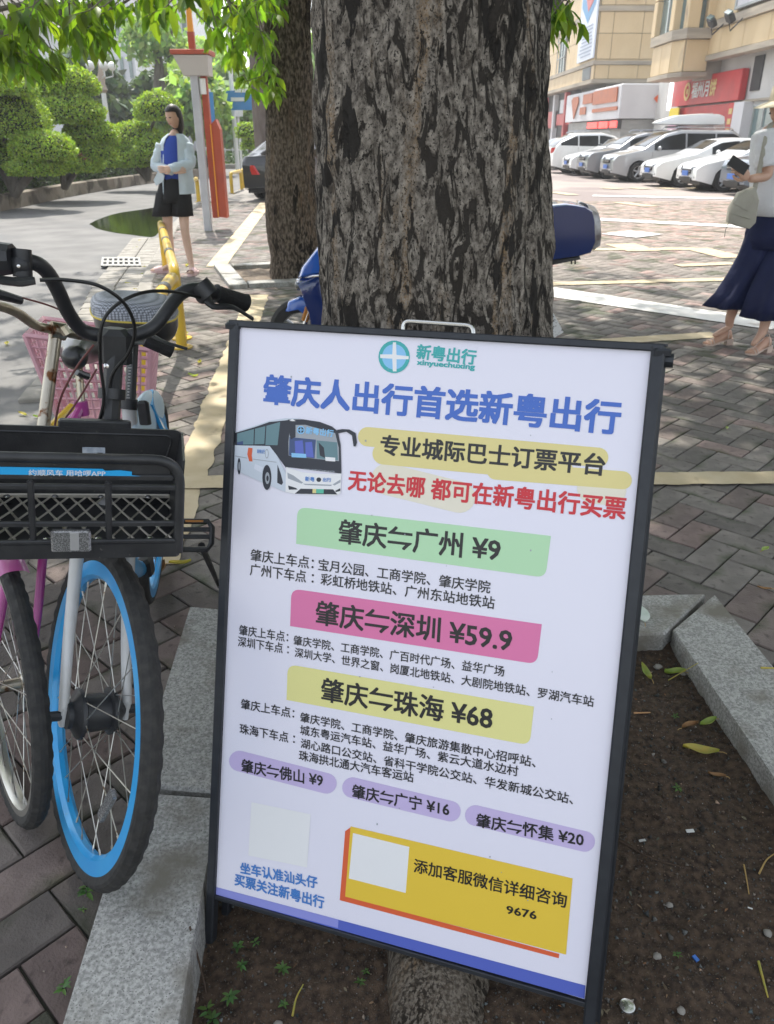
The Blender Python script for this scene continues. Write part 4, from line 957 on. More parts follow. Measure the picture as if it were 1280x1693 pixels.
def spray(anchors, n_each, size, m, parent, name='foliage', droop=.8, tint=(.6, 1.4), spread=.22, twigs=True, hub=None):
    P = []; D = []; Nn = []; T = G()
    for c in anchors:
        c = Vector(c); ax = Vector((random.uniform(-1, 1), random.uniform(-1, 1), -.3)).normalized(); e = c+ax*spread
        if twigs: T.tube([c-ax*spread*.8+Vector((0, 0, .06)), c, e], [.006, .004, .002], 4)
        for k in range(n_each):
            t = k/n_each; p = c.lerp(e, t)+Vector((random.gauss(0, .02), random.gauss(0, .02), 0)); a = k*2.4+random.random()
            sd_ = Vector((math.cos(a), math.sin(a), 0)); d = (sd_*.8+ax*.5+Vector((0, 0, -droop*random.uniform(.5, 1.6)))).normalized()
            P.append(p); D.append(d); Nn.append(Vector((random.gauss(0, .4), random.gauss(0, .4), 1)))
    n = len(P)
    scatter(name, LEAF, P, D, Nn, size*RNG.uniform(.65, 1.25, n), m, parent, tints(n, *tint), kind='stuff')
    if twigs: T.build('twigs', m_bark, parent, kind='stuff')
def rand_in(poly_rows, n, Yr):
    """anchors inside picture rows [(x0,x1,y0,y1,weight)] at distances Yr"""
    out = []; W = np.array([r[4]*(r[1]-r[0])*(r[3]-r[2]) for r in poly_rows], float); W /= W.sum()
    for i in RNG.choice(len(poly_rows), n, p=W):
        x0, x1, y0, y1, _ = poly_rows[i]; out.append(at(random.uniform(x0, x1), random.uniform(y0, y1), random.uniform(*Yr)))
    return out
# crown of the near tree: spreads over the viewer and shades the foreground
A_ = [];
while len(A_) < 3300:
    x, y = random.uniform(-4.2, 6.0), random.uniform(.6, 10.9); z = random.uniform(3.9, 5.9)
    if y > 0 and z < CAMH+.17*y+1.2: z += 1.0
    if ((x-.9)/5.1)**2+((y-5.7)/5.1)**2 < 1 and not (x < -1.6 and y > 5.2) and (noise.noise(Vector((x*.9, y*.9, 4))) > -.15 or (abs(x) < 2 and 2 < y < 6.5)): A_.append((x, y, z))
A_ += [(random.uniform(-2.2, 2.6), random.uniform(3.2, 7.0), random.uniform(5.0, 6.4)) for _ in range(1700)]
spray(A_, 11, .20, m_leaf, t1, 'crown', twigs=False, tint=(.6, 1.3), spread=.35)
spray(rand_in([(893, 948, -25, 26, 1), (896, 925, 20, 52, .8)], 15, (3.4, 4.0)), 7, .085, m_leaf, t1, 'low_leaves', spread=.08, tint=(.7, 1.4))
# second and third trunks
b2 = Vector((-1.06, 9.66, 0))
t2 = root('street_tree', b2, label='second tree trunk, brown barked, in its own stone edged pit', cat='tree')
trunk('trunk', lambda z: (itp(z, [(0, -1.06), (.6, -1.12), (1.2, -1.10), (2.9, -1.02), (5, -.9)]), 9.66),
      lambda z: itp(z, [(-.1, .36), (.25, .285), (.8, .29), (1.3, .262), (2.5, .235), (5, .2)]), -.1, 5, 110, 260, m_b2, t2, amp=.02, seed=7)
g = G()
for a, r_ in ((0.4, 3.0), (1.6, 2.6), (2.6, 3.2), (3.6, 3.4), (4.6, 2.6), (5.7, 3)):
    g.tube(curve([(-.9, 9.66, 4.9), (-.9+math.cos(a)*.8, 9.66+math.sin(a)*.8, 5.6), (-.9+math.cos(a)*r_, 9.66+math.sin(a)*r_, 6.2)], 5), [.15, .13, .12, .10, .09, .08, .07, .06, .05, .04, .03], 7)
g.build('limb', m_b2, t2)
A_ = []
while len(A_) < 300:
    x, y = random.uniform(-4.8, 3.0), random.uniform(5.8, 13.5); z = random.uniform(4.6, 7)
    if noise.noise(Vector((x*.8, y*.8, 9))) > -.05: A_.append((x, y, z+max(0, .0)))
spray(A_, 10, .26, m_leaf, t2, 'crown', twigs=False, spread=.45, tint=(.6, 1.4))
spray(rand_in([(345, 400, -20, 60, 1), (380, 452, -20, 95, 1.3), (405, 452, 90, 150, 1.0)], 70, (8, 9.6)), 8, .15, m_leaf, t2, 'low_leaves', spread=.16, tint=(.8, 1.7))
g = G(); g.tube(curve([at(452, -60, 9.0), at(425, 20, 9), at(418, 70, 8.8), at(436, 125, 8.7)], 5), [.03-.0015*i for i in range(16)], 6); g.tube(curve([at(425, 20, 9), at(385, 10, 8.8), at(350, 20, 8.6)], 5), [.016-.001*i for i in range(11)], 5); g.build('low_twig', m_b2, t2)
b3 = at(443, 240, 25.5); b3.z = 0
t3 = root('street_tree', b3, label='third, farther tree trunk seen between the black car and the leaves', cat='tree')
trunk('trunk', lambda z: (b3.x-.02*z, b3.y), lambda z: itp(z, [(0, .40), (1, .33), (5, .30)]), -.1, 6, 48, 90, mat('far_bark', (.13, .10, .085), .9, col2=(.2, .16, .14), ns=6, stretch=(1, 1, .3)), t3, amp=.02, seed=3)
spray([(b3.x+random.uniform(-3, 3), b3.y+random.uniform(-3, 3), random.uniform(5, 8)) for _ in range(160)], 8, .4, m_leaf, t3, 'crown', twigs=False, spread=.6)
# leafy branches hanging into the upper left corner
br = root('tree_branch', at(60, 20, 6.8), label='leafy branches drooping into the upper left corner of the picture', cat='branch')
spray(rand_in([(-20, 60, -20, 105, 1.2), (40, 130, -20, 78, 1.2), (110, 175, -20, 45, 1.0), (125, 172, 20, 55, 1.1), (170, 300, -25, 12, 1.0), (0, 50, 80, 112, .6)], 88, (6.0, 8.2)), 9, .155, m_leaf, br, 'foliage', spread=.17, tint=(.5, 1.35))
g = G()
for pts in (((-30, 60), (40, 45), (100, 20), (150, -20)), ((-20, 20), (60, 0), (90, -20)), ((100, 20), (140, 22), (190, 12), (235, -15)), ((150, 10), (152, 40), (150, 60)), ((40, 45), (35, 80), (30, 110))):
    p = curve([at(x, y, 7.1+.2*i) for i, (x, y) in enumerate(pts)], 5); g.tube(p, list(np.linspace(.022, .008, len(p))), 6)
g.build('branch', m_bark, br)
# ================================================================== POSTER BOARD
yaw, tilt, roll = -.34651, .31714, -.03844
_r = Vector((math.cos(yaw), math.sin(yaw), 0)); _b = Vector((-math.sin(yaw), math.cos(yaw), 0)); _v = -(Vector((0, 0, 1))*math.cos(tilt)+_b*math.sin(tilt))
BU = _r*math.cos(roll)+_v*math.sin(roll); BV = -_r*math.sin(roll)+_v*math.cos(roll); BN = -BU.cross(BV)      # BN faces the viewer
BO = Vector((-.28919, 1.56002, 1.17241))
if BN.y > 0: BN = -BN
def PL(x, y, off=0.):
    d = ray(x, y); c = Vector((0, 0, CAMH)); o_ = BO+BN*off; return c+d*((o_-c).dot(BN)/d.dot(BN))
board = root('poster_board', PL(660, 1600), label='large freestanding bus ticket poster in a dark metal frame leaning by the trunk', cat='signboard')
m_fr = mat('frame_charcoal', (.028, .031, .038), .42, metal=.35, col2=(.036, .04, .047), ns=30)
m_post_w = mat('poster_white', (.80, .785, .89), .28, spec=.45, coat=.15)
c4_ = [PL(397, 537), PL(1080, 578), PL(967, 1652), PL(356, 1472)]
G().prism([p-BN*.012 for p in c4_], BN*.012).build('poster_panel', m_post_w, board, smooth=0)
def beam(name, a, b, w_, d_, off, m=m_fr, parent=board, nn=BN):
    a, b = Vector(a), Vector(b); t = (b-a).normalized(); s = t.cross(nn).normalized(); n_ = s.cross(t); k = min(w_, d_)*.14
    def ring(p): return [tuple(p+s*x+n_*(y+off)) for x, y in ((-w_/2+k, -d_/2), (w_/2-k, -d_/2), (w_/2, -d_/2+k), (w_/2, d_/2-k), (w_/2-k, d_/2), (-w_/2+k, d_/2), (-w_/2, d_/2-k), (-w_/2, -d_/2+k))]
    return G().loft([ring(a), ring(b)]).build(name, m, parent, smooth=0, fix=True)
def zfloor(a, b, z):       # extend a->b until height z
    a, b = Vector(a), Vector(b); return a+(b-a)*((z-a.z)/(b.z-a.z))
LT, LB = PL(390, 533), PL(350.5, 1485); RT, RB = PL(1089, 574), PL(978, 1658)
beam('side_rail', LT, zfloor(LT, LB, -.095), .020, .024, -.002); beam('side_rail', RT, zfloor(RT, RB, -.06), .023, .026, -.002)
beam('top_rail', PL(382, 535), PL(1097, 575.5), .013, .022, -.003); beam('bottom_rail', PL(354, 1481), PL(972, 1660), .010, .020, -.004)
for p in (PL(386, 536), PL(1092, 579)): G().box(p+BN*-.002, (.03, .03, .012), bev=.003).build('corner_cap', m_fr, board, smooth=0)
# rear frame of the stand
back = Vector((-math.sin(yaw), math.cos(yaw), 0)); hb = lambda P, k: P+back*k
ra, rb_ = hb(LT, .02)-BV*-.0, hb(zfloor(LT, LB, -.085), .07); beam('rear_leg', ra, rb_, .018, .018, 0)
ra, rb_ = hb(RT, .022)+BU*.004, hb(zfloor(RT, RB, -.06), .07)+BU*.008; beam('rear_leg', ra, rb_, .020, .02, 0)
a1, a2 = hb(LT.lerp(LB, .86), .10), hb(RT.lerp(RB, .9), .10); beam('rear_bar', a1, a2, .015, .015, 0)
G().tube([RT+BU*.012+BV*.02-BN*.01, RT+BU*.026+BV*.02-BN*.01], .012, 10).build('hinge_bolt', m_fr, board)
m_hd = mat('handle_steel', (.60, .60, .58), .25, metal=.9)
ha = [PL(665, 553), PL(666, 530), PL(781, 538), PL(782, 560)]
G().tube(rad_clean([p+BN*-.004 for p in ha], .014, 4), .0042, 10).build('carry_handle', m_hd, board)
ink = lambda n, c: mat('ink_'+n, c, .35)
K_ = dict(blue=ink('blue', (.055, .15, .55)), black=ink('black', (.018, .018, .02)), red=ink('red', (.62, .025, .04)), teal=ink('teal', (.05, .42, .42)), cyan=ink('cyan', (.25, .55, .85)),
          green=ink('green', (.47, .74, .46)), pink=ink('pink', (.74, .19, .40)), yel=ink('yellow', (.78, .74, .30)), lav=ink('lavender', (.56, .47, .74)), gold=ink('gold', (.80, .56, .06)),
          sand=ink('sand', (.76, .66, .28)), cream=ink('cream', (.80, .75, .62)), blue2=ink('band', (.10, .14, .52)), band2=ink('bandpale', (.28, .30, .70)), white=ink('white', (.83, .83, .84)), lblue=ink('captionblue', (.07, .22, .58)),
          orr=ink('orange', (.72, .13, .05)), dk=ink('bus_dark', (.022, .026, .04)), glass=ink('bus_glass', (.13, .24, .27)), navy=ink('bus_navy', (.045, .08, .20)), grey=ink('bus_grey', (.35, .38, .42)), pale=ink('bus_pale', (.60, .66, .74)), pk=ink('palepink', (.70, .74, .83)), yuan=ink('num_green', (.1, .5, .35)))
_lay = [.0004]
def flat(name, pts, ink_, closed_off=None, dz=None):
    _lay[0] += .000015; z = dz or _lay[0]; P = [PL(x, y)+BN*z for x, y in pts]; n_ = (P[1]-P[0]).cross(P[2]-P[0])
    return G().add(P, [tuple(range(len(P)))]).build(name, K_[ink_], board, smooth=0)
def rounded(pts, r, which=(1, 1, 1, 1)):
    out = []; n = len(pts)
    for i in range(n):
        p = Vector((*pts[i], 0)); a = Vector((*pts[i-1], 0)); b = Vector((*pts[(i+1) % n], 0))
        if not which[i]: out.append((p.x, p.y)); continue
        A1 = p+(a-p).normalized()*r; B1 = p+(b-p).normalized()*r
        for k in range(7):
            t = k/6; q = A1*(1-t)**2+p*2*t*(1-t)+B1*t*t; out.append((q.x, q.y))
    return out
def capsule(x0, y0, x1, y1, r):
    a = math.atan2(y1-y0, x1-x0); return [(x0+math.cos(a+PI/2+PI*k/10)*r, y0+math.sin(a+PI/2+PI*k/10)*r) for k in range(11)]+[(x1+math.cos(a-PI/2+PI*k/10)*r, y1+math.sin(a-PI/2+PI*k/10)*r) for k in range(11)]
def ellp(x, y, rx, ry, rot_=0, n=22): return [(x+math.cos(q)*rx*math.cos(rot_)-math.sin(q)*ry*math.sin(rot_), y+math.cos(q)*rx*math.sin(rot_)+math.sin(q)*ry*math.cos(rot_)) for q in np.linspace(0, 2*PI, n, endpoint=False)]
def text(s, x0, y0, x1, y1, h, ink_, bold=0., name='lettering', z=None):
    """centre line from (x0,y0) to (x1,y1), letter height h, measured on the photograph, laid in the plane of the poster"""
    A1, B1 = PL(x0, y0), PL(x1, y1); U = (B1-A1).normalized(); W = BN.cross(U).normalized()
    if W.z < 0: W = -W
    xm, ym = (x0+x1)/2, (y0+y1)/2; hh = (PL(xm, ym-h/2)-PL(xm, ym+h/2)).length; _lay[0] += .00002
    V, Fs, d = glyphs(s); hh *= d[1]/max(.86, min(d[1], .95)) if d[1] < .8 else 1
    return lettering(name, s, A1-W*hh/2, U, W, (B1-A1).length, hh, K_[ink_], board, bold=bold, lift=z or (_lay[0]+.0001))
# printed shapes
flat('colour_patch', [(395, 800), (400, 560), (640, 745), (700, 800), (1010, 830), (1060, 885), (1050, 890), (395, 850)][:0] or capsule(640, 792, 760, 822, 26), 'cream')
flat('colour_patch', capsule(980, 806, 1010, 810, 26), 'cream')
flat('yellow_brush', capsule(608, 722, 990, 756, 16), 'sand'); flat('yellow_brush', capsule(634, 750, 930, 778, 18), 'sand'); flat('yellow_brush', capsule(820, 778, 1030, 794, 15), 'sand')
flat('green_banner', rounded([(492, 838), (911, 886), (902, 955), (490, 899)], 16, (1, 0, 1, 0)), 'green')
flat('pink_banner', rounded([(482, 973), (896, 1032), (888, 1098), (480, 1035)], 16, (1, 0, 1, 0)), 'pink')
flat('yellow_banner', rounded([(476, 1098), (883, 1168), (876, 1232), (474, 1157)], 16, (1, 0, 1, 0)), 'yel')
for c in ((396, 1258, 540, 1295), (583, 1302, 745, 1341), (786, 1348, 967, 1391)): flat('price_pill', capsule(*c, 17), 'lav')
flat('white_square', [(416, 1326), (514, 1346), (508, 1434), (411, 1414)], 'white')
flat('gold_border', [(571, 1374), (582, 1366), (575, 1482), (925, 1577), (924, 1584), (562, 1488)], 'orr')
flat('gold_panel', [(580, 1366), (947, 1452), (936, 1578), (571, 1482)], 'gold')
flat('pale_square', [(584, 1377), (677, 1400), (671, 1476), (577, 1452)], 'white')
flat('blue_band', [(356.5, 1466), (968, 1629), (966.5, 1651), (355.8, 1479)], 'blue2'); flat('pale_band', [(356.5, 1466), (560, 1520), (559, 1534), (355.8, 1479)], 'band2')
text('肇庆人出行首选新粤出行', 437, 643, 1025, 691, 51, 'blue', .034)
text('专业城际巴士订票平台', 630, 735, 1000, 769, 34, 'black', .028)
text('无论去哪 都可在新粤出行买票', 577, 793, 1034, 841, 35, 'red', .030)
text('新粤出行', 690, 581, 787, 591, 24, 'teal', .035); text('xinyuechuxing', 690, 600, 785, 608, 11, 'teal', .04)
flat('logo_ring', ellp(652, 590, 26, 27), 'teal'); flat('logo_ring', ellp(652, 590, 20, 21), 'cyan'); flat('logo_cross', [(629, 586), (649, 586), (650, 566), (655, 566), (656, 587), (676, 589), (676, 594), (656, 594), (656, 614), (650, 614), (649, 593), (629, 592)], 'white')
text('肇庆⇋广州 ¥9', 561, 878, 827, 909, 41, 'black', .022)
text('肇庆上车点：', 415, 917, 519, 931, 20, 'black', .012); text('宝月公园、工商学院、肇庆学院', 527, 933, 811, 971, 20, 'black', .012)
text('广州下车点 ：', 414, 941, 519, 955, 20, 'black', .012); text('彩虹桥地铁站、广州东站地铁站', 531, 957, 818, 997, 20, 'black', .012)
text('肇庆⇋深圳 ¥59.9', 523, 1012, 846, 1058, 41, 'black', .022)
text('肇庆上车点：', 396, 1041, 477, 1053, 17, 'black', .012); text('肇庆学院、工商学院、广百时代广场、益华广场', 486, 1058, 834, 1110, 17, 'black', .012)
text('深圳下车点 ：', 394, 1060, 478, 1073, 17, 'black', .012); text('深圳大学、世界之窗、岗厦北地铁站、大剧院地铁站、罗湖汽车站', 488, 1078, 982, 1160, 17, 'black', .012)
text('肇庆⇋珠海 ¥68', 532, 1139, 814, 1187, 40, 'black', .022)
text('肇庆上车点：', 399, 1163, 487, 1179, 17, 'black', .012); text('肇庆学院、工商学院、肇庆旅游集散中心招呼站、', 497, 1185, 886, 1260, 17, 'black', .012)
text('城东粤运汽车站、益华广场、紫云大道水边村', 497, 1206, 857, 1275, 17, 'black', .012)
text('珠海下车点 ：', 397, 1204, 488, 1221, 17, 'black', .012); text('湖心路口公交站、省科干学院公交站、华发新城公交站、', 498, 1228, 948, 1321, 17, 'black', .012)
text('珠海拱北通大汽车客运站', 495, 1248, 684, 1285, 17, 'black', .012)
text('肇庆⇋佛山 ¥9', 400, 1265, 534, 1290, 22, 'black', .02); text('肇庆⇋广宁 ¥16', 583, 1307, 743, 1338, 23, 'black', .02); text('肇庆⇋怀集 ¥20', 788, 1355, 965, 1388, 23, 'black', .02)
text('坐车认准汕头仔', 398, 1434, 525, 1459, 19, 'lblue', .03); text('买票关注新粤出行', 389, 1453, 536, 1492, 20, 'lblue', .03)
text('添加客服微信详细咨询', 685, 1430, 937, 1489, 24, 'black', .015); text('9676', 838, 1503, 887, 1513, 16, 'black', .02)
for _ in range(26):
    x_, y_ = random.uniform(420, 950), random.uniform(600, 1560); s__ = random.uniform(.5, 1.3); flat('dust_speck', ellp(x_, y_, s__, s__*random.uniform(.6, 1.6), 0, 7), 'grey')
# the printed coach
Z6 = lambda pts: [(370+x/4.571, 600+y/4.571) for x, y in pts]
coach = [((88, 600), (345, 618), (402, 690), (472, 830), (472, 976), (360, 930), (300, 905), (130, 830), (82, 795)), 'pale'], \
    [((92, 524), (240, 480), (350, 440), (490, 426), (496, 600), (478, 800), (402, 695), (350, 628), (88, 622)), 'dk'], \
    [((106, 534), (232, 500), (228, 616), (104, 618)), 'glass'], [((240, 498), (318, 478), (310, 612), (236, 615)), 'glass'], [((326, 476), (430, 446), (410, 622), (318, 620)), 'glass'], \
    [((104, 600), (150, 590), (150, 617), (104, 618)), 'navy'], [((92, 520), (240, 474), (350, 436), (470, 418), (600, 420), (490, 432), (350, 446), (240, 484), (92, 528)), 'pale'], \
    [((488, 428), (600, 426), (730, 446), (820, 480), (865, 515), (886, 620), (892, 836), (470, 786), (492, 600)), 'dk'], \
    [((505, 470), (620, 468), (845, 530), (872, 640), (874, 742), (690, 724), (494, 700), (492, 600)), 'grey'], [((500, 560), (700, 580), (690, 722), (496, 698)), 'navy'], [((705, 585), (860, 600), (866, 735), (705, 722)), 'glass'], \
    [((540, 590), (600, 585), (610, 700), (545, 690)), 'blue2'], [((620, 600), (670, 596), (684, 715), (622, 708)), 'blue2'], [((720, 600), (760, 640), (770, 720), (730, 700)), 'dk'], [((515, 680), (625, 688), (628, 718), (516, 712)), 'cyan'], [((770, 710), (846, 716), (846, 745), (772, 740)), 'white'], \
    [((474, 786), (600, 826), (740, 838), (892, 836), (886, 985), (850, 1000), (540, 988), (470, 976)), 'white'], [((585, 950), (830, 955), (862, 994), (540, 988)), 'dk'], [((600, 912), (826, 920), (812, 930), (620, 922)), 'grey'], \
    [((484, 828), (530, 850), (604, 905), (590, 912), (488, 872)), 'grey'], [((826, 918), (886, 880), (886, 902), (840, 926)), 'grey'], [((490, 926), (550, 944), (562, 956), (496, 958)), 'dk'], [((846, 966), (884, 946), (884, 968), (850, 976)), 'dk'], \
    [((675, 952), (702, 953), (701, 984), (674, 983)), 'sand'], [((703, 953), (760, 954), (758, 986), (702, 984)), 'yuan'], [((410, 768), (436, 840), (452, 905), (440, 922), (408, 905)), 'dk'], \
    [((860, 506), (900, 500), (952, 503), (1000, 530), (1010, 600), (1000, 632), (984, 630), (972, 548), (930, 520), (868, 532)), 'dk'], [((498, 440), (520, 428), (546, 450), (546, 560), (512, 578), (500, 540)), 'dk'], [((500, 436), (522, 422), (548, 440), (520, 440)), 'white'], \
    [((190, 640), (222, 644), (216, 700), (222, 745), (196, 742), (182, 690)), 'orr'], [((92, 700), (180, 716), (180, 722), (92, 706)), 'grey'], [((225, 724), (402, 748), (402, 753), (225, 729)), 'grey'], [((240, 760), (300, 790), (290, 830), (232, 800)), 'pk']
for pts, k in coach: flat('coach_print', Z6(pts), k)
for c in ((330, 865, 34, 95, 'dk'), (334, 870, 17, 45, 'grey'), (335, 872, 9, 22, 'dk'), (120, 780, 12, 62, 'dk'), (121, 780, 6, 34, 'grey'), (587, 507, 30, 31, 'cyan'), (587, 507, 22, 23, 'dk'), (722, 882, 18, 17, 'dk'), (330, 686, 13, 36, 'grey'), (330, 686, 9, 28, 'pale')):
    flat('coach_print', Z6(ellp(*c[:4])), c[4])
flat('coach_print', Z6([(583, 487), (591, 487), (591, 503), (607, 503), (607, 511), (591, 511), (591, 528), (583, 528), (583, 511), (567, 511), (567, 503), (583, 503)]), 'cyan')
zt = lambda s, x0, y0, x1, y1, h, k, b=.03: text(s, 370+x0/4.571, 600+y0/4.571, 370+x1/4.571, 600+y1/4.571, h/4.571, k, b)
zt('新粤出行', 625, 508, 832, 534, 52, 'cyan', .04); zt('YUTONG', 608, 803, 840, 822, 13, 'pale', .0); zt('新粤', 620, 874, 690, 880, 34, 'lblue', .03); zt('出行', 754, 881, 815, 884, 30, 'lblue', .03); zt('新粤出行', 258, 668, 316, 670, 30, 'lblue', .02)
# ================================================================== BICYCLES
m_rub = mat('bike_tyre', (.020, .020, .020), .8, col2=(.040, .038, .035), ns=60, lo=.4, hi=.75, bump=.2, bs=200)
m_blue = mat('bike_blue', (.02, .33, .74), .32, col2=(.03, .37, .76), ns=10, coat=.5, dirt=(.12, .33, .55), ds=14, dth=.7)
m_bwh = mat('bike_white', (.62, .63, .64), .38, col2=(.52, .52, .51), ns=9, coat=.3, dirt=(.30, .27, .22), ds=22, dth=.68)
m_spk = mat('spoke_steel', (.55, .54, .50), .3, metal=.9, dirt=(.2, .12, .06), ds=40)
m_bpl = mat('bike_black', (.018, .019, .022), .42, col2=(.034, .035, .037), ns=18, bump=.15, bs=300, dirt=(.10, .095, .085), ds=90, dth=.68)
m_gripm = mat('grip_rubber', (.016, .016, .017), .7, bump=.8, bs=140)
m_chrr = mat('rusty_chrome', (.50, .46, .38), .28, metal=.9, col2=(.38, .33, .25), ns=14, dirt=(.16, .07, .03), ds=26, dth=.58)
m_mesh = mat('tray_metal', (.50, .47, .41), .3, metal=.5, dirt=(.3, .24, .15), ds=30)
m_purp = mat('bike_magenta', (.40, .045, .24), .35, coat=.5, col2=(.33, .04, .21), ns=8)
m_pinkb = mat('pink_plastic', (.72, .42, .47), .5, col2=(.66, .36, .42), ns=6)
m_sad = mat('saddle_black', (.016, .016, .018), .32, coat=.3)
def prism_mat():
    m = bpy.data.materials.new('reflector'); m.use_nodes = True; nt = m.node_tree; b = nt.nodes['Principled BSDF']; L = nt.links
    t = nt.nodes.new('ShaderNodeTexCoord'); v = nt.nodes.new('ShaderNodeTexVoronoi'); v.inputs['Scale'].default_value = 420; L.new(t.outputs['Object'], v.inputs['Vector'])
    r = nt.nodes.new('ShaderNodeMapRange'); r.inputs['To Min'].default_value = .05; r.inputs['To Max'].default_value = .42; L.new(v.outputs['Distance'], r.inputs['Value']); L.new(r.outputs[0], b.inputs['Base Color'])
    b.inputs['Roughness'].default_value = .15; b.inputs['Metallic'].default_value = .4; return m
m_refl = prism_mat()
def wheel(parent, H, d, up, nn, Rw, rim_m, rim_h=.032, tyre_r=.0205, ns=28, hub_r=.05, hub_w=.05, motor=False, name='front_wheel', refl=None, tread=True, nt_=200, hubm=None):
    H = Vector(H); t = root(name, H, parent=parent); cr = Rw-tyre_r; nph = 18; vs = []; g = G()
    for i in range(nt_):
        a = 2*PI*i/nt_; rad_ = d*math.cos(a)+up*math.sin(a)
        for k in range(nph):
            q = 2*PI*k/nph; out = math.cos(q); r = tyre_r
            if tread and out > .15:
                r += .0020 if ((i//2) % 2 if out > .8 else ((i+1)//2) % 2) else 0
                if abs(out-.82) < .07: r -= .0012
            vs.append(H+rad_*(cr+out*r)+nn*(math.sin(q)*r))
    g.add(vs, [(i*nph+k, i*nph+(k+1) % nph, ((i+1) % nt_)*nph+(k+1) % nph, ((i+1) % nt_)*nph+k) for i in range(nt_) for k in range(nph)])
    g.build('tyre', m_rub, t, smooth=14)
    ro = Rw-tyre_r*1.75; g = G(); prof = [(ro-rim_h, -.006), (ro-rim_h*.75, -.0155), (ro, -.0165), (ro+.006, -.0165), (ro+.006, -.011), (ro-.003, -.009), (ro-.003, .009), (ro+.006, .011), (ro+.006, .0165), (ro, .0165), (ro-rim_h*.75, .0155), (ro-rim_h, .006)]
    g.lathe(prof, H, nn, 120, closed=True); g.build('rim', rim_m, t, smooth=40)
    g = G(); hw = hub_w
    if motor: prof = [(.012, -hw-.012), (.030, -hw-.010), (.030, -hw), (.054, -hw*.75), (.056, -hw*.6), (.043, -hw*.5), (.040, hw*.5), (.052, hw*.55), (.052, hw*.7), (.026, hw), (.012, hw+.012)]
    else: prof = [(.010, -hw), (.024, -hw*.85), (.024, -hw*.75), (.015, -hw*.6), (.015, hw*.6), (.024, hw*.75), (.024, hw*.85), (.010, hw)]
    g.lathe(prof, H, nn, 28); g.lathe([(.006, -hw-.045), (.011, -hw-.043), (.011, -hw-.018), (.006, -hw-.016), (.006, hw+.016), (.011, hw+.018), (.011, hw+.038), (.006, hw+.04)], H, nn, 10)
    g.build('hub', hubm or m_bpl, t, smooth=35)
    fr_ = .050 if motor else .022; fl_ = hw*.65
    for i in range(ns):
        s = 1 if i % 2 else -1; a = 2*PI*i/ns; off = (.62 if motor else 1.1)*(1 if (i//2) % 2 else -1)
        p = H+(d*math.cos(a+off)+up*math.sin(a+off))*fr_+nn*s*fl_; q = H+(d*math.cos(a)+up*math.sin(a))*(ro-rim_h+.002)+nn*s*.002
        g = G(); g.tube([p, q], .00125, 5); g.tube([q+(p-q).normalized()*.014, q], .0024, 5); g.build('spoke', m_spk, t)
    if refl is not None:
        for a in refl:
            rr = (ro-rim_h)*.74; c = H+(d*math.cos(a)+up*math.sin(a))*rr+nn*-.012; tt = (-d*math.sin(a)+up*math.cos(a)); M = Matrix((tt, (d*math.cos(a)+up*math.sin(a)), nn)).transposed()
            G().box(c, (.105, .024, .012), M, bev=.004).build('wheel_reflector', m_refl, t, smooth=0)
    return t
H = Vector((-.641, 1.3683, .3787)); d = Vector((.5445, -.8388, 0)).normalized(); up = Vector((.2513, .1631, .9541)).normalized(); nn = Vector((.8003, .5195, -.2996)).normalized()
bk = root('bicycle', (-.64, 1.8, .03), label='blue and white shared bicycle with a black front basket facing the viewer', cat='bicycle')
wheel(bk, H, d, up, nn, .365, m_blue, rim_h=.036, ns=28, motor=True, hub_w=.052, refl=(R(-25),), name='front_wheel')
S = at(190, 558, 1.66); ax = (S-H).normalized(); crown = H+ax*.43
g = G()
for s in (-1, 1): 
    a = H+nn*s*.068; b = crown+nn*s*.052
    g = G(); g.tube(curve([a+up*.012, a.lerp(b, .35)-d*.006, a.lerp(b, .75), b], 6), list(np.linspace(.0105, .0155, 19)), 14); g.box(a, (.022, .012, .045), Matrix((d, nn, up)).transposed(), bev=.003); g.build('fork_leg', m_bwh, bk)
G().tube([crown-nn*.06, crown+nn*.06], .019, 12).build('fork_crown', m_bwh, bk)
G().tube([crown, S-ax*.34], .021, 14).build('head_tube', m_bwh, bk)
G().tube([S-ax*.36, S-ax*.02], .0195, 8, sq=True).build('stem', m_bpl, bk)
G().tube([S-ax*.130, S-ax*.108], .028, 16).build('stem_collar', m_bpl, bk)
M = Matrix((nn, ax.cross(nn).normalized(), ax)).transposed(); M3 = Matrix((Vector((.93, .28, -.12)).normalized(), Vector((-.28, .95, 0)).normalized(), Vector((.1, .03, .99)).normalized())).transposed()
G().box(S+Vector((.0, -.005, -.015)), (.068, .052, .072), M3, bev=.012).build('bar_clamp', m_bpl, bk, smooth=0)
G().lathe([(.0001, .003), (.005, .002), (.006, 0)], at(176, 605, 1.60), (0.2, -1, .2), 12).build('stem_bolt', m_chr, bk)
hbp = [(-35, 432, 1.47), (0, 430, 1.49), (48, 432, 1.52), (75, 446, 1.55), (95, 478, 1.58), (112, 515, 1.61), (135, 545, 1.64), (165, 554, 1.655), (190, 556, 1.66), (225, 553, 1.67), (255, 540, 1.69), (280, 508, 1.73), (300, 485, 1.77), (325, 478, 1.80), (352, 484, 1.84), (402, 500, 1.90)]
hp = curve([at(x, y, Y) for x, y, Y in hbp], 4); G().tube(hp, .0145, 14).build('handlebar', m_bpl, bk)
g = G(); a, b = at(356, 485, 1.845), at(407, 501, 1.905); tt = (b-a)
g.tube([a+tt*t for t in (0, .02, .04, .5, .94, .98, 1)], [.019, .022, .0195, .0195, .0195, .022, .019], 16); g.build('grip', m_gripm, bk)
g = G(); a, b = at(-60, 433, 1.46), at(14, 430, 1.495); g.tube([a, b], .0205, 14); g.build('grip', m_gripm, bk)
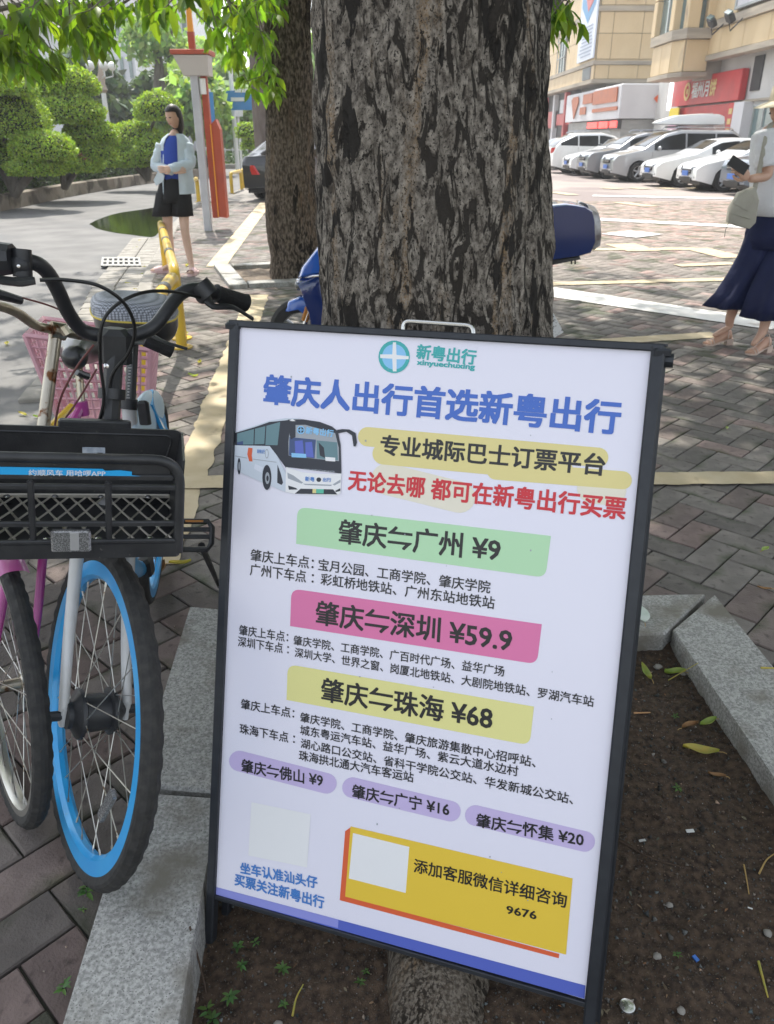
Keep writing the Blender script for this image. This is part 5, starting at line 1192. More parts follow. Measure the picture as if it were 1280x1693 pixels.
def lever(pts, r, body, w_, parent=bk, m=m_bpl):
    g = G(); g.tube(curve(pts, 4), r, 8, sq=.6); g.ell(body, (w_*.6, .016, .021), 14, 10); return g.build('brake_lever', m, parent, smooth=40)
lever([at(338, 487, 1.80), at(352, 506, 1.79), at(385, 508, 1.82), at(418, 527, 1.86)], [.012, .013, .013, .010, .009, .008, .008, .008, .007, .006, .006, .006, .006], at(335, 487, 1.80), .03)
G().tube([at(328, 470, 1.80), at(345, 490, 1.80)], .026, 12).build('lever_clamp', m_bpl, bk)
lever([at(-40, 455, 1.42), at(-5, 462, 1.43), at(30, 466, 1.45), at(58, 464, 1.46)], [.010, .010, .011, .012, .012, .013, .013, .013, .014, .014, .013, .012, .011], at(33, 440, 1.49), .034)
G().tube([at(36, 412, 1.50), at(38, 458, 1.49)], .017, 12).build('lever_clamp', m_bpl, bk)
G().tube([at(-4, 428, 1.49), at(22, 428, 1.49)], [.031, .027], 10).build('bell_housing', m_bpl, bk, smooth=0)
for x, y in ((31, 440),): G().lathe([(.0001, .002), (.003, .0015), (.0035, 0)], at(x, y, 1.470), (.2, -1, .1), 10).build('lever_bolt', m_chr, bk)
cab = lambda pts, r, m, parent, name='brake_cable': G().tube(curve([at(*p) for p in pts], 7), r, 7).build(name, m, parent)
m_cab = mat('cable_black', (.012, .012, .012), .45)
cab([(66, 463, 1.46), (110, 463, 1.48), (165, 473, 1.50), (207, 503, 1.53), (223, 545, 1.56), (212, 585, 1.58), (184, 625, 1.60), (178, 700, 1.60)], .0036, m_cab, bk)
cab([(332, 492, 1.78), (285, 482, 1.70), (235, 484, 1.62), (190, 506, 1.57), (168, 540, 1.55), (166, 600, 1.57), (172, 660, 1.58), (160, 710, 1.6)], .0036, m_cab, bk)
# basket
C0 = dp(117, 838, 1.42); bu = Vector((.95, .285, -.135)).normalized(); bf = Vector((.29, -.955, .0)); bf = (bf-bu*bf.dot(bu)).normalized(); bp = bu.cross(-bf).normalized()
Bp = lambda x, y, z: C0+bu*x+bf*y+bp*z      # x right, y forward, z up
hw, hh, dd = .190, .094, .235
bs = root('basket', C0, parent=bk)
def bbox(name, c, s, m=m_bpl, bev=.003): return G().box(Bp(*c), s, Matrix((bu, bf, bp)).transposed(), bev=bev).build(name, m, bs, smooth=0)
rim_pts = [Bp(-hw, 0, -hh), Bp(-hw, 0, hh), Bp(hw, 0, hh), Bp(hw, 0, -hh)]
G().tube(rad_clean(rim_pts, .05, 6), .0095, 12).build('front_hoop', m_bpl, bs)
bbox('front_bar', (0, .0, hh-.034), (hw*2-.02, .008, .010)); bbox('front_bar', (0, 0, .040), (hw*2-.01, .008, .009)); bbox('front_bar', (0, 0, -.033), (hw*2-.01, .008, .010))
bbox('front_sill', (0, -.0, -hh+.010), (hw*2+.004, .016, .034), bev=.006); bbox('front_sill_lip', (0, .006, -hh+.028), (hw*2-.01, .010, .006), bev=.002)
for x in (-.0645, .0645): bbox('front_upright', (x, .002, -.012), (.0115, .008, hh*2-.06))
for s in (-1, 1):
    g = G(); P_q = [Bp(s*hw, 0, -hh-.008), Bp(s*(hw+.006), 0, hh-.045), Bp(s*(hw+.012), -.05, hh-.02), Bp(s*(hw+.020), -dd, hh-.026), Bp(s*(hw-.004), -dd, -hh-.008)]
    g.prism(P_q, bu*(-s*.0045)); g.build('side_panel', m_bpl, bs, smooth=0)
g = G(); pr = rounded([(-hw-.004, -hh-.005), (-hw-.020, hh-.022), (hw+.020, hh-.022), (hw+.004, -hh-.005)], .022, (0, 1, 1, 0))
g.prism([Bp(x, -dd, z) for x, z in pr], -bf*.005); g.build('back_panel', m_bpl, bs, smooth=0)
pr2 = rounded([(-hw+.016, .0), (-hw-.0, hh-.034), (hw-.0, hh-.034), (hw-.016, .0)], .02); 
g = G(); g.tube([Bp(x, -dd+.001, z) for x, z in pr2], .0022, 6, closed=True); g.build('panel_bead', m_bpl, bs)
bbox('back_bracket', (.035, -dd-.012, hh-.016), (.14, .02, .014)); bbox('rear_shelf', (0, -dd/2, -hh-.006), (hw*2, dd, .005))
# expanded metal tray
zz = -hh+.014; ny, nx = 6, 11; cw, ch = hw*2/nx, dd/ny
for j in range(ny):
    for i in range(nx+1):
        for s in (-1, 1):
            x0 = -hw+i*cw; x1 = x0+s*cw/2*1.0
            if abs(x0) > hw+.001 or abs(x1) > hw+.001: continue
            y0 = -dd+j*ch; flip = j % 2
            a, b = (x0, x1) if not flip else (x1, x0)
            G().tube([Bp(a, y0, zz+.002*flip), Bp(b, y0+ch, zz)], .0025, 4).build('tray_strand', m_mesh, bs, smooth=0)
bbox('tray_edge', (0, -dd+.006, zz+.004), (hw*2-.01, .006, .008), m_mesh, .001); bbox('tray_edge', (0, -.014, zz), (hw*2-.01, .006, .006), m_mesh, .001)
for x in (-.135, -.045, .045, .14):
    for y_ in (-dd+.012, -.022): G().lathe([(.0001, .004), (.004, .0035), (.0075, .001), (.0075, 0)], Bp(x, y_, zz+.004), bp, 12).build('tray_bolt', m_chr, bs)
for x in (-.047, .098): G().lathe([(.004, .004), (.009, .003), (.012, 0)], Bp(x, -dd+.001, .005), bf, 14).build('panel_bolt', m_chr, bs)
bbox('reflector', (.0, .014, -hh+.034), (.068, .010, .042), m_refl, .004); bbox('reflector_stripe', (.006, .0195, -hh+.034), (.015, .002, .036), mat('bright_reflector', (.6, .6, .6), .2, metal=.5), .0005)
bbox('paper_label', (.032, -dd+.004, .018), (.044, .001, .026), mat('label_paper', (.55, .60, .66), .6, col2=(.3, .36, .45), ns=60), 0); bbox('label_print', (.044, -dd+.0052, .014), (.010, .001, .012), m_bpl, 0); bbox('blue_scrap', (.030, -dd+.02, -.02), (.014, .001, .008), m_blue, 0)
# torn blue sticker on the front band
bbox('sticker_band', (0, -.002, hh-.022), (hw*2-.03, .004, .030))
torn = [(-.19, .074), (-.13, .0765), (-.05, .0765), (.055, .0755), (.060, .072), (.085, .0735), (.105, .071), (.105, .064), (.122, .0625), (.1225, .0575), (.0, .0585), (-.05, .0560), (-.12, .062), (-.19, .0655)]
m_stk = mat('sticker_blue', (.02, .38, .78), .4)
G().prism([Bp(x, .0022+.0, z) for x, z in torn], bf*.0012).build('sticker', m_stk, bs, smooth=0)
lettering('sticker_lettering', '约顺风车 用哈啰APP', Bp(-.066, .004, .0615), bu, bp, .126, .0115, mat('print_white', (.75, .78, .8), .5), bs, bold=.012, lift=.0004)
lettering('moulded_lettering', 'MAX 5kg', Bp(-.002, -dd+.0005, .040), bu, bp, .072, .013, mat('moulded_black', (.035, .036, .038), .3), bs, bold=.01)
# light under the basket / mudguard stay, frame
fd = Vector((-.15, .989, 0)); sdv = Vector((.98, .148, -.13)).normalized(); upf = Vector((.14, .0, .99)).normalized()
RW = H+fd*1.12+Vector((.0, 0, -.01)); BB = H+fd*.80+Vector((.0, 0, -.02)); ST = at(213, 672, 2.17); SD = at(222, 530, 2.24)
wheel(bk, RW, -fd, upf, sdv, .355, m_blue, ns=20, name='rear_wheel', tread=False, nt_=80)
hd0 = crown+ax*.05
G().tube(curve([hd0, hd0.lerp(BB, .35)+Vector((0, 0, -.13)), hd0.lerp(BB, .7)+Vector((.01, 0, -.09)), BB], 6), .024, 14).build('down_tube', m_blue, bk)
G().tube([BB, ST], .021, 12).build('seat_tube', m_bwh, bk)
for s in (-1, 1):
    G().tube([BB+sdv*s*.035, RW+sdv*s*.06], .011, 8).build('chain_stay', m_blue, bk); G().tube([ST.lerp(BB, .3)+sdv*s*.02, RW+sdv*s*.06], .010, 8).build('seat_stay', m_bwh, bk)
G().tube([ST-Vector((0, 0, .02)), ST.lerp(SD, .92)], .0155, 14).build('seat_post', mat('seat_post_grey', (.075, .078, .082), .3, metal=.6), bk)
tm_ = ST.lerp(SD, .1); td = (SD-ST).normalized(); sn = Vector((.05, -1, .0))
for k in range(16): 
    c = ST.lerp(SD, .12)+td*k*.0085+sn*.0158; G().box(c, (.010 if k % 5 == 0 else .006, .0008, .0012)).build('height_mark', m_wht, bk, smooth=0)
G().tube([ST-td*.008, ST+td*.022], .0245, 12).build('seat_clamp', m_bpl, bk); G().box(ST+Vector((.045, -.01, -.015)), (.032, .02, .07), bev=.006).build('clamp_lever', m_bpl, bk, smooth=0)
G().box(ST+Vector((-.04, -.005, .005)), (.03, .02, .02), bev=.004).build('clamp_nut', m_bpl, bk, smooth=0)
# lock casing behind the seat tube (white and blue)
c = at(243, 690, 2.30); G().ell(c, (.035, .16, .075), 14, 10).build('lock_casing', mat('casing_pale', (.50, .62, .70), .4), bk, smooth=180)
G().prism([c+Vector(v) for v in ((.02, -.03, .05), (.055, .0, -.10), (.03, .1, -.12), (.0, .06, .07))], (.012, 0, 0)).build('lock_cover', m_blue, bk, smooth=0)
# saddle: pale checked cover over a black base
def saddle(c, fw_, sd_, w_, l_, h_, m, parent, name='saddle', nose=.3):
    n = 14; rings = []
    for i in range(n+1):
        t = i/n; wd = w_*(nose+(1-nose)*(1/(1+math.exp(-(t-.45)*9))))*math.sqrt(max(.02, 1-(2*max(t-.5, 0))**4)); hx = h_*(.55+.45*t)
        if i in (0, n): wd *= .5; hx *= .5
        cc = c+fw_*(l_*(.5-t)); rings.append([tuple(cc+sd_*(wd/2*math.cos(q))+Vector((0, 0, 1))*(hx*math.sin(q)*(.55 if math.sin(q) < 0 else .45)+.006*math.sin(t*5))) for q in np.linspace(0, 2*PI, 20, endpoint=False)])
    return G().loft(rings).build(name, m, parent, smooth=70)
def check_mat():
    m = bpy.data.materials.new('checked_cover'); m.use_nodes = True; nt = m.node_tree; b = nt.nodes['Principled BSDF']; L = nt.links
    t = nt.nodes.new('ShaderNodeTexCoord'); mp = nt.nodes.new('ShaderNodeMapping'); mp.inputs['Rotation'].default_value = (0, 0, R(42)); L.new(t.outputs['Object'], mp.inputs[0])
    v = nt.nodes.new('ShaderNodeTexVoronoi'); v.inputs['Scale'].default_value = 150; v.inputs['Randomness'].default_value = .1; L.new(mp.outputs[0], v.inputs['Vector'])
    r = nt.nodes.new('ShaderNodeMix'); r.data_type = 'RGBA'; r.inputs[6].default_value = (.42, .44, .50, 1); r.inputs[7].default_value = (.12, .13, .15, 1); mr = nt.nodes.new('ShaderNodeMapRange'); mr.inputs['From Min'].default_value = .3; mr.inputs['From Max'].default_value = .6
    L.new(v.outputs['Distance'], mr.inputs['Value']); L.new(mr.outputs[0], r.inputs[0]); L.new(r.outputs[2], b.inputs['Base Color']); b.inputs['Roughness'].default_value = .6; return m
sadf = Vector((.25, -.968, 0)); sads = Vector((.96, .25, -.10)).normalized(); SC_ = at(224, 524, 2.27)
def sq_(p, e=.55): return Vector([math.copysign(abs(v)**e, v) for v in p])
def pad_(c, r, m, nm, zlo): return G().ell(c, r, 32, 14, Matrix((sads, sadf, Vector((0, 0, 1)))).transposed(), lambda p: (lambda q: Vector((q.x*(.90+.10*(-q.y)), q.y, max(q.z, zlo))))(sq_(p, .62))).build(nm, m, bk, smooth=60)
pad_(SC_+Vector((0, 0, -.005)), (.128, .125, .062), m_sad, 'saddle_base', -1); pad_(SC_+Vector((0, 0, .012)), (.131, .128, .052), check_mat(), 'saddle_cover', .0)
rp = [SC_+Vector((0, 0, .010))+(lambda p: sadf*(.129*p.y)+sads*(.132*p.x*(.90-.10*p.y)))(sq_(Vector((math.cos(q), math.sin(q), 0)), .62)) for q in np.linspace(0, 2*PI, 32, endpoint=False)]
G().tube(rp, .0028, 6, closed=True).build('yellow_piping', mat('piping_yellow', (.62, .48, .08), .6), bk)
# cranks and pedals
PD = at(321, 885, 2.02); CB = BB+sdv*.075
G().tube([CB, PD-sdv*.05], [.011, .009], 8).build('crank', m_bpl, bk)
Mp = Matrix((Vector((.985, .15, -.08)).normalized(), Vector((.16, -.79, .54)).normalized()*-1, Vector((0, .55, .8)).normalized())).transposed()
pd = root('pedal', PD, parent=bk)
pr = [(-.047, -.024), (-.040, -.041), (.038, -.041), (.050, -.024), (.050, .024), (.038, .041), (-.040, .041), (-.047, .024)]
g = G(); g.tube([PD+Mp@Vector((x, 0, z)) for x, z in pr], .0085, 8, closed=True); g.build('pedal_cage', m_bpl, pd)
g = G(); 
for z in (-.004, .017): g.box(PD+Mp@Vector((0, 0, z)), (.088, .014, .012), Mp)
g.build('pedal_bar', m_bpl, pd, smooth=0); G().box(PD+Mp@Vector((0, -.008, .040)), (.05, .006, .006), Mp).build('pedal_reflector', mat('amber_reflector', (.45, .18, .03), .3), pd, smooth=0)
G().tube([CB-sdv*.17, CB-sdv*.17+Vector((0, .15, -.03))], .01, 8).build('crank', m_bpl, bk)
ks0 = BB+Vector((.03, .02, -.02)); G().tube([PD+Vector((.01, .03, -.05)), gd(362, 968, .035), gd(385, 1000, .01)], [.011, .008, .007], 8).build('kickstand', m_bpl, bk)
G().box(at(240, 935, 1.9), (.04, .05, .05), bev=.008).build('stand_bracket', m_bpl, bk, smooth=0)
# ---- second bicycle: magenta frame, rusty chrome bar, pink basket on the rear
b2k = root('bicycle', (-1.0, 1.9, 0), label='old magenta bicycle with rusty chrome handlebar and a pink rear basket', cat='bicycle')
a_, l_ = .62, .17; d2 = Vector((math.sin(a_), -math.cos(a_), 0)); s2 = Vector((math.cos(a_), math.sin(a_), 0)); u2 = Vector((0, 0, 1))*math.cos(l_)+s2*math.sin(l_); n2 = s2*math.cos(l_)-Vector((0, 0, 1))*math.sin(l_)
H2 = Vector((-.955, 1.49, .0))+u2*.335
wheel(b2k, H2, d2, u2, n2, .335, mat('old_rim', (.5, .49, .45), .3, metal=.8), rim_h=.014, ns=28, motor=False, hub_w=.045, name='front_wheel', hubm=m_chrr)
S2 = at(94, 540, 1.97); ax2 = (S2-H2).normalized(); cr2 = H2+ax2*.43
for s in (-1, 1): G().tube(curve([H2+n2*s*.042, H2+n2*s*.042+ax2*.16+d2*.012, cr2+n2*s*.034], 6), [.007, .008, .009, .009, .010, .010, .0105, .011, .011, .011, .011, .011, .011], 12).build('fork_leg', m_purp, b2k)
G().tube([cr2-n2*.06, cr2+n2*.06], .016, 10).build('fork_crown', m_purp, b2k); G().tube([cr2, cr2.lerp(S2, .3)], .019, 12).build('head_tube', m_purp, b2k)
G().tube([cr2.lerp(S2, .28), S2], .0155, 14).build('stem', m_chrr, b2k)
g = G()
for i, q in enumerate(np.linspace(R(50), R(125), 12)):
    pass
g.grid(lambda u, v: H2+(d2*math.cos(R(74)+R(66)*u)+u2*math.sin(R(74)+R(66)*u))*(.362-.012*abs(2*v-1)**3)+n2*(v-.5)*.062, 14, 8); g.build('front_mudguard', m_purp, b2k, smooth=180)
h2 = [(-50, 495, 1.72), (-12, 503, 1.80), (25, 515, 1.86), (60, 538, 1.93), (94, 546, 1.97), (140, 556, 2.02), (190, 562, 2.06), (232, 560, 2.08), (262, 566, 2.10)]
G().tube(curve([at(*p) for p in h2], 4), .0118, 12).build('handlebar', m_chrr, b2k)
G().tube([at(84, 545, 1.95), at(108, 549, 1.97)], .022, 12).build('bar_clamp', m_chrr, b2k); G().tube([at(103, 540, 1.95), at(112, 553, 1.95)], .012, 8).build('clamp_bolt', m_chrr, b2k)
G().tube([at(240, 562, 2.04), at(285, 582, 2.06)], .017, 10).build('grip', m_gripm, b2k)
G().tube(curve([at(248, 553, 2.03), at(275, 566, 2.0), at(310, 577, 2.0)], 4), [.008, .008, .007, .006, .006, .006, .006, .006, .006], 8, sq=.6).build('brake_lever', m_bpl, b2k)
G().tube([at(-40, 480, 1.72), at(-5, 486, 1.75), at(35, 497, 1.80)], [.014, .012, .009], 8).build('brake_lever', m_bpl, b2k)
m_cr = mat('cable_maroon', (.16, .05, .045), .5)
cab([(36, 492, 1.8), (75, 503, 1.84), (105, 515, 1.88), (140, 535, 1.95)], .0022, m_cr, b2k); cab([(155, 570, 1.95), (125, 610, 1.92), (100, 660, 1.90), (88, 720, 1.88)], .0028, m_cr, b2k); cab([(160, 610, 1.98), (130, 660, 1.95), (95, 710, 1.9)], .0026, m_cr, b2k)
R2 = H2+Vector((-.52, .96, -.02)); BB2 = H2+Vector((-.32, .50, -.06)); ST2 = at(135, 672, 2.62); SD2 = at(128, 592, 2.66)
wheel(b2k, R2, Vector((.15, -.99, 0)), Vector((.12, 0, .99)).normalized(), Vector((.98, .15, -.12)).normalized(), .325, m_chrr, rim_h=.014, ns=20, name='rear_wheel', tread=False, nt_=64)
G().tube([cr2+ax2*.06, BB2], .016, 10).build('down_tube', m_purp, b2k); G().tube([BB2, ST2], .016, 10).build('seat_tube', m_purp, b2k)
for s in (-1, 1): G().tube([BB2+n2*s*.03, R2+n2*s*.05], .009, 8).build('chain_stay', m_purp, b2k); G().tube([ST2, R2+n2*s*.05], .008, 8).build('seat_stay', m_purp, b2k)
G().tube([ST2-Vector((0, 0, .03)), ST2+Vector((0, 0, .02))], .023, 12).build('seat_clamp', m_purp, b2k); G().tube([ST2, SD2-Vector((0, 0, .02))], .0135, 12).build('seat_post', m_chrr, b2k)
saddle(SD2+Vector((-.0, .03, .02)), Vector((.2, -.98, 0)), Vector((.98, .2, 0)), .19, .26, .13, m_sad, b2k, nose=.42)
G().tube([SD2+Vector((.01, -.05, -.035)), SD2+Vector((.035, -.02, -.06))], .012, 8).build('saddle_spring', m_sad, b2k)
# pink lattice basket
pb = at(166, 605, 3.02); bx, by = Vector((.985, .17, -.05)).normalized(), Vector((-.17, .985, 0)); pk = root('basket', pb, parent=b2k)
tw, tdp, bw_, bdp, z1, z0 = .215, .15, .165, .11, .10, -.175
cor = lambda sx_, sy_, t: pb+bx*sx_*(bw_+(tw-bw_)*t)+by*sy_*(bdp+(tdp-bdp)*t)+Vector((0, 0, z0+(z1-z0)*t+(.05 if sx_ < 0 else 0)*t))
for (a, b) in (((-1, -1), (1, -1)), ((1, -1), (1, 1)), ((1, 1), (-1, 1)), ((-1, 1), (-1, -1))):
    g = G(); nv_ = 12 if a[1] == b[1] else 8
    for i in range(nv_+1):
        f = i/nv_; p0 = cor(*a, 0).lerp(cor(*b, 0), f); p1 = cor(*a, 1).lerp(cor(*b, 1), f); g.tube([p0, p1], .0055, 4)
    for j in range(9): t = j/8; g.tube([cor(*a, t), cor(*b, t)], .0055 if j < 8 else .010, 4)
    g.build('basket_side', m_pinkb, pk, smooth=0)
g = G(); g.add([cor(-1, -1, 0), cor(1, -1, 0), cor(1, 1, 0), cor(-1, 1, 0)], [(0, 1, 2, 3)]); g.build('basket_floor', m_pinkb, pk, smooth=0)
for a in (-1, 1): 
    for b in (-1, 1): G().tube([cor(a, b, 0), cor(a, b, 1)], .011, 6).build('basket_corner', m_pinkb, pk)
G().tube([at(86, 705, 2.75), at(120, 672, 2.85)], .016, 10).build('carrier_tube', m_by, b2k)
# ================================================================== BLUE SCOOTER behind the trunk
m_sb = mat('scooter_blue', (.005, .018, .10), .12, coat=1., col2=(.006, .022, .12), ns=3); m_sb2 = mat('scooter_bright_blue', (.015, .10, .45), .2, coat=1.)
YS = 5.75; q_ = lambda x, y, dy=0.: at(x, y, YS)+Vector((0, dy, 0)); scb = root('scooter', (0, YS, 0), label='glossy dark blue electric scooter standing behind the big trunk', cat='scooter')
def swheel(cx, r):
    c = Vector((cx, YS, r)); w_ = G().lathe([(r*.62, -.05), (r*.9, -.055), (r, -.025), (r, .025), (r*.9, .055), (r*.62, .05)], c, (0, 1, 0), 40, closed=True).build('wheel', m_tyre, scb)
    g = G(); g.lathe([(r*.64, -.04), (r*.58, -.03), (r*.58, .03), (r*.64, .04)], c, (0, 1, 0), 30, closed=True)
    for k in range(5): g.tube([c, c+Vector((math.cos(k*1.257), 0, math.sin(k*1.257)))*r*.6], .014, 6)
    g.lathe([(.0001, -.05), (.05, -.05), (.05, .05), (.0001, .05)], c, (0, 1, 0), 14); g.build('rim', m_rimm, w_)
swheel(-.62, .235); swheel(.78, .235)
def slab3(poly, hw0, m, name, taper=.8, parent=None, off=0., end=.85):
    c = sum((Vector(p) for p in poly), Vector())/len(poly); rr = lambda k, y: [tuple(Vector((c.x+(p[0]-c.x)*k, c.y+y, c.z+(p[2]-c.z)*k))) for p in poly]
    return G().loft([rr(taper*end, -hw0+off), rr(taper, -hw0*.92+off), rr(1, -hw0*.55+off), rr(1, hw0*.55+off), rr(taper, hw0*.92+off), rr(taper*end, hw0+off)]).build(name, m, parent or scb, smooth=50, fix=True)
px_ = lambda pts: [tuple(q_(x, y)) for x, y in pts]
slab3(px_([(472, 512), (478, 497), (497, 489), (520, 494), (532, 520), (526, 540), (508, 520), (492, 508)]), .075, m_sb2, 'front_fender', .9)
G().box(q_(509, 515, -.08), (.05, .02, .11), Matrix.Rotation(R(20), 3, 'Y'), bev=.01).build('fender_reflector', mat('amber_reflector', (0, 0, 0)), scb, smooth=0)
slab3(px_([(493, 462), (503, 455), (545, 440), (560, 520), (545, 570), (520, 560), (512, 515), (500, 480)]), .16, m_sb, 'front_apron', .85)
slab3(px_([(525, 408), (500, 440), (494, 458), (500, 458), (545, 448), (560, 400), (550, 385)]), .13, m_sb2, 'upper_cowl', .8)
G().tube([q_(493, 461, -.06), q_(520, 452, -.12), q_(545, 449, -.15)], .010, 8).build('chrome_trim', m_chr, scb); G().ell(q_(496, 470, -.02), (.035, .07, .04), 12, 8).build('headlight', m_lens, scb, smooth=180)
slab3([tuple(v) for v in ((-.35, YS, .30), (.45, YS, .28), (.5, YS, .36), (-.32, YS, .38))], .16, m_blk, 'footboard', .95)
slab3([(.12, YS, .36), (.95, YS, .40), (1.02, YS, .60), (.85, YS, .72), (.15, YS, .70), (.08, YS, .5)], .17, m_sb, 'rear_body', .85)
slab3([(.1, YS, .71), (.98, YS, .72), (.95, YS, .79), (.5, YS, .78), (.14, YS, .77)], .15, m_sad, 'seat', .85)
G().tube([q_(545, 395), (-.28, YS, 1.12)], .03, 8).build('steering_column', m_blk, scb); G().tube([(-.28, YS-.33, 1.10), (-.3, YS-.15, 1.14), (-.3, YS+.15, 1.14), (-.28, YS+.33, 1.10)], .014, 8).build('handlebar', m_blk, scb)
slab3([(-.42, YS, 1.0), (-.36, YS, 1.2), (-.22, YS, 1.22), (-.18, YS, 1.02)], .12, m_sb, 'instrument_cowl', .8)
for s in (-1, 1): G().tube([(-.62, YS+s*.075, .235), (-.47, YS+s*.07, .62)], .018, 8).build('fork_leg', m_chr, scb)
tb = [(880, 338), (925, 333), (955, 336), (968, 344), (972, 360), (973, 395), (966, 412), (945, 418), (880, 428)]
slab3(px_(tb), .23, m_sb, 'top_box', .985, end=.95)
slab3(px_([(968, 340), (980, 346), (984, 358), (986, 385), (984, 402), (974, 410), (968, 410)]), .17, mat('box_reflector', (.20, .17, .165), .12, spec=.8, col2=(.5, .49, .5), ns=14), 'box_rear_lens', .95)
slab3(px_([(960, 333), (975, 338), (983, 350), (975, 362), (966, 350)]), .16, m_chr, 'box_chrome', .95)
slab3(px_([(880, 427), (950, 418), (952, 423), (880, 437)]), .19, m_blk, 'box_base', .98)
for x in (905, 917, 940, 946): G().tube([q_(x, 424, -.1), q_(x, 433, -.1)], .006, 5).build('box_bolt', m_blk, scb)
slab3(px_([(890, 520), (902, 518), (912, 548), (918, 562), (905, 572), (885, 570)]), .07, m_blk, 'rear_mudguard', .95)
pl = root('number_plate_holder', q_(912, 533, -.08), parent=scb); M = Matrix.Rotation(R(-32), 3, 'Y')
G().box(q_(912, 534, -.09), (.075, .012, .155), M).build('number_plate', mat('plate_white', (.62, .62, .62), .5, col2=(.2, .2, .2), ns=60, lo=.56, hi=.6), scb, smooth=0)
lettering('plate_lettering', '9T', q_(912, 534, -.098)+M@Vector((-.028, 0, .03)), M@Vector((1, 0, 0)), M@Vector((0, 0, 1)), .055, .035, m_blk, scb, bold=.03, lift=.001)
bpy.data.objects.remove(pl)
# ================================================================== PEOPLE
m_skin = mat('skin', (.56, .34, .24), .5, col2=(.62, .38, .28), ns=12); m_hair = mat('hair', (.014, .010, .008), .5)
def skin_body(name, J, E, m, parent, sub=2, rootj='pelvis', shoes=None):
    names = list(J); idx = {n_: i for i, n_ in enumerate(names)}; o_ = _org[parent.name]
    me = bpy.data.meshes.new(name); me.from_pydata([tuple(Vector(J[n_][0])-o_) for n_ in names], [(idx[a], idx[b]) for a, b in E], [])
    o = bpy.data.objects.new(name, me); COL.objects.link(o); md = o.modifiers.new('s', 'SKIN'); md.use_smooth_shade = True
    if not me.skin_vertices: me.attributes.update() if hasattr(me.attributes, 'update') else None
    for i, n_ in enumerate(names):
        r = J[n_][1]; sv = me.skin_vertices[0].data[i]; sv.radius = r if isinstance(r, tuple) else (r, r); sv.use_root = n_ == rootj
    ss = o.modifiers.new('u', 'SUBSURF'); ss.levels = sub; ss.render_levels = sub
    dg = bpy.context.evaluated_depsgraph_get(); m2 = bpy.data.meshes.new_from_object(o.evaluated_get(dg)); bpy.data.objects.remove(o); m2.name = name
    return link(name, m2, m, parent, 180, o_, fix=False)
def seq(*n_): return list(zip(n_, n_[1:]))
def ring(c, rx, ry, n=28, yaw_=0., fold=0., ph=0., k=7):
    out = []
    for i in range(n):
        q = 2*PI*i/n; f = 1+fold*math.sin(k*q+ph)+fold*.5*math.sin((k+4)*q+ph*2.3); x, y_ = math.cos(q)*rx*f, math.sin(q)*ry*f
        out.append((c[0]+x*math.cos(yaw_)-y_*math.sin(yaw_), c[1]+x*math.sin(yaw_)+y_*math.cos(yaw_), c[2]+(.0)))
    return out
def cloth(rows, name, m, parent, n=32, thick=.004, yaw_=0., k=7):
    """rows: (centre, rx, ry, fold, phase)"""
    R1 = [ring(c, rx, ry, n, yaw_, f, ph, k) for c, rx, ry, f, ph in rows]
    R2_ = [ring(c, rx-thick, ry-thick, n, yaw_, f, ph, k) for c, rx, ry, f, ph in reversed(rows)]
    g = G(); g.loft(R1+R2_+[R1[0]], cap=False); return g.build(name, m, parent, smooth=180, fix=True)
def sleeve(pts, rs_, name, m, parent, n=14):
    g = G(); p = curve(pts, 5); r = list(np.interp(np.linspace(0, 1, len(p)), np.linspace(0, 1, len(rs_)), rs_)); r = [v*(1+.07*math.sin(i*1.9)) for i, v in enumerate(r)]; g.tube(p, r, n); return g.build(name, m, parent, smooth=180)
def head(c, fw_, r, parent, hair_len=.1, hatm=None, name='head'):
    c = Vector(c); fw_ = Vector(fw_).normalized(); sd_ = Vector((0, 0, 1)).cross(fw_).normalized(); u_ = fw_.cross(sd_); M = Matrix((fw_, sd_, u_)).transposed()
    def f(p):
        q = p.copy()
        if p.x > 0: q.x *= .94; q.x += .16*math.exp(-((p.y/.16)**2+((p.z+.10)/.20)**2))*p.x; q.x -= .10*math.exp(-(((abs(p.y)-.36)/.18)**2+((p.z-.08)/.12)**2)); q.x += .05*math.exp(-((p.y/.3)**2+((p.z+.48)/.07)**2)); q.x += .06*math.exp(-((p.y/.3)**2+((p.z+.85)/.15)**2))
        if p.z < -.2: k = 1-.32*((-p.z-.2)/.8); q.y *= k; q.x *= (1-.16*((-p.z-.2)/.8)) if p.x > 0 else (1-.35*((-p.z-.2)/.8))
        return q
    hd = G().ell(c, (r*1.0, r*.80, r*1.22), 28, 22, M, f).build(name, m_skin, parent, smooth=180)
    for s in (-1, 1):
        G().ell(c+M@Vector((.0, s*r*.80, -.02*r)), (r*.12, r*.07, r*.22), 8, 6, M).build('ear', m_skin, hd, smooth=180)
        G().ell(c+M@Vector((r*.80, s*r*.30, r*.10)), (r*.10, r*.15, r*.07), 8, 6, M).build('eye', m_hair, hd, smooth=180)
    G().ell(c+M@Vector((r*.86, 0, -r*.56)), (r*.06, r*.22, r*.05), 8, 6, M).build('mouth', mat('lips', (.45, .15, .13), .4), hd, smooth=180)
    def h(p):
        q = p.copy()
        if p.x > .1 and p.z < .42: q.x = min(q.x, .22); 
        if p.z < 0: q.z *= 1+hair_len*8; q.x = min(q.x, .05); 
        return q
    G().ell(c+M@Vector((-r*.07, 0, r*.08)), (r*1.06, r*.92, r*1.24), 26, 18, M, h).build('hair', m_hair, parent, smooth=180)
    return M
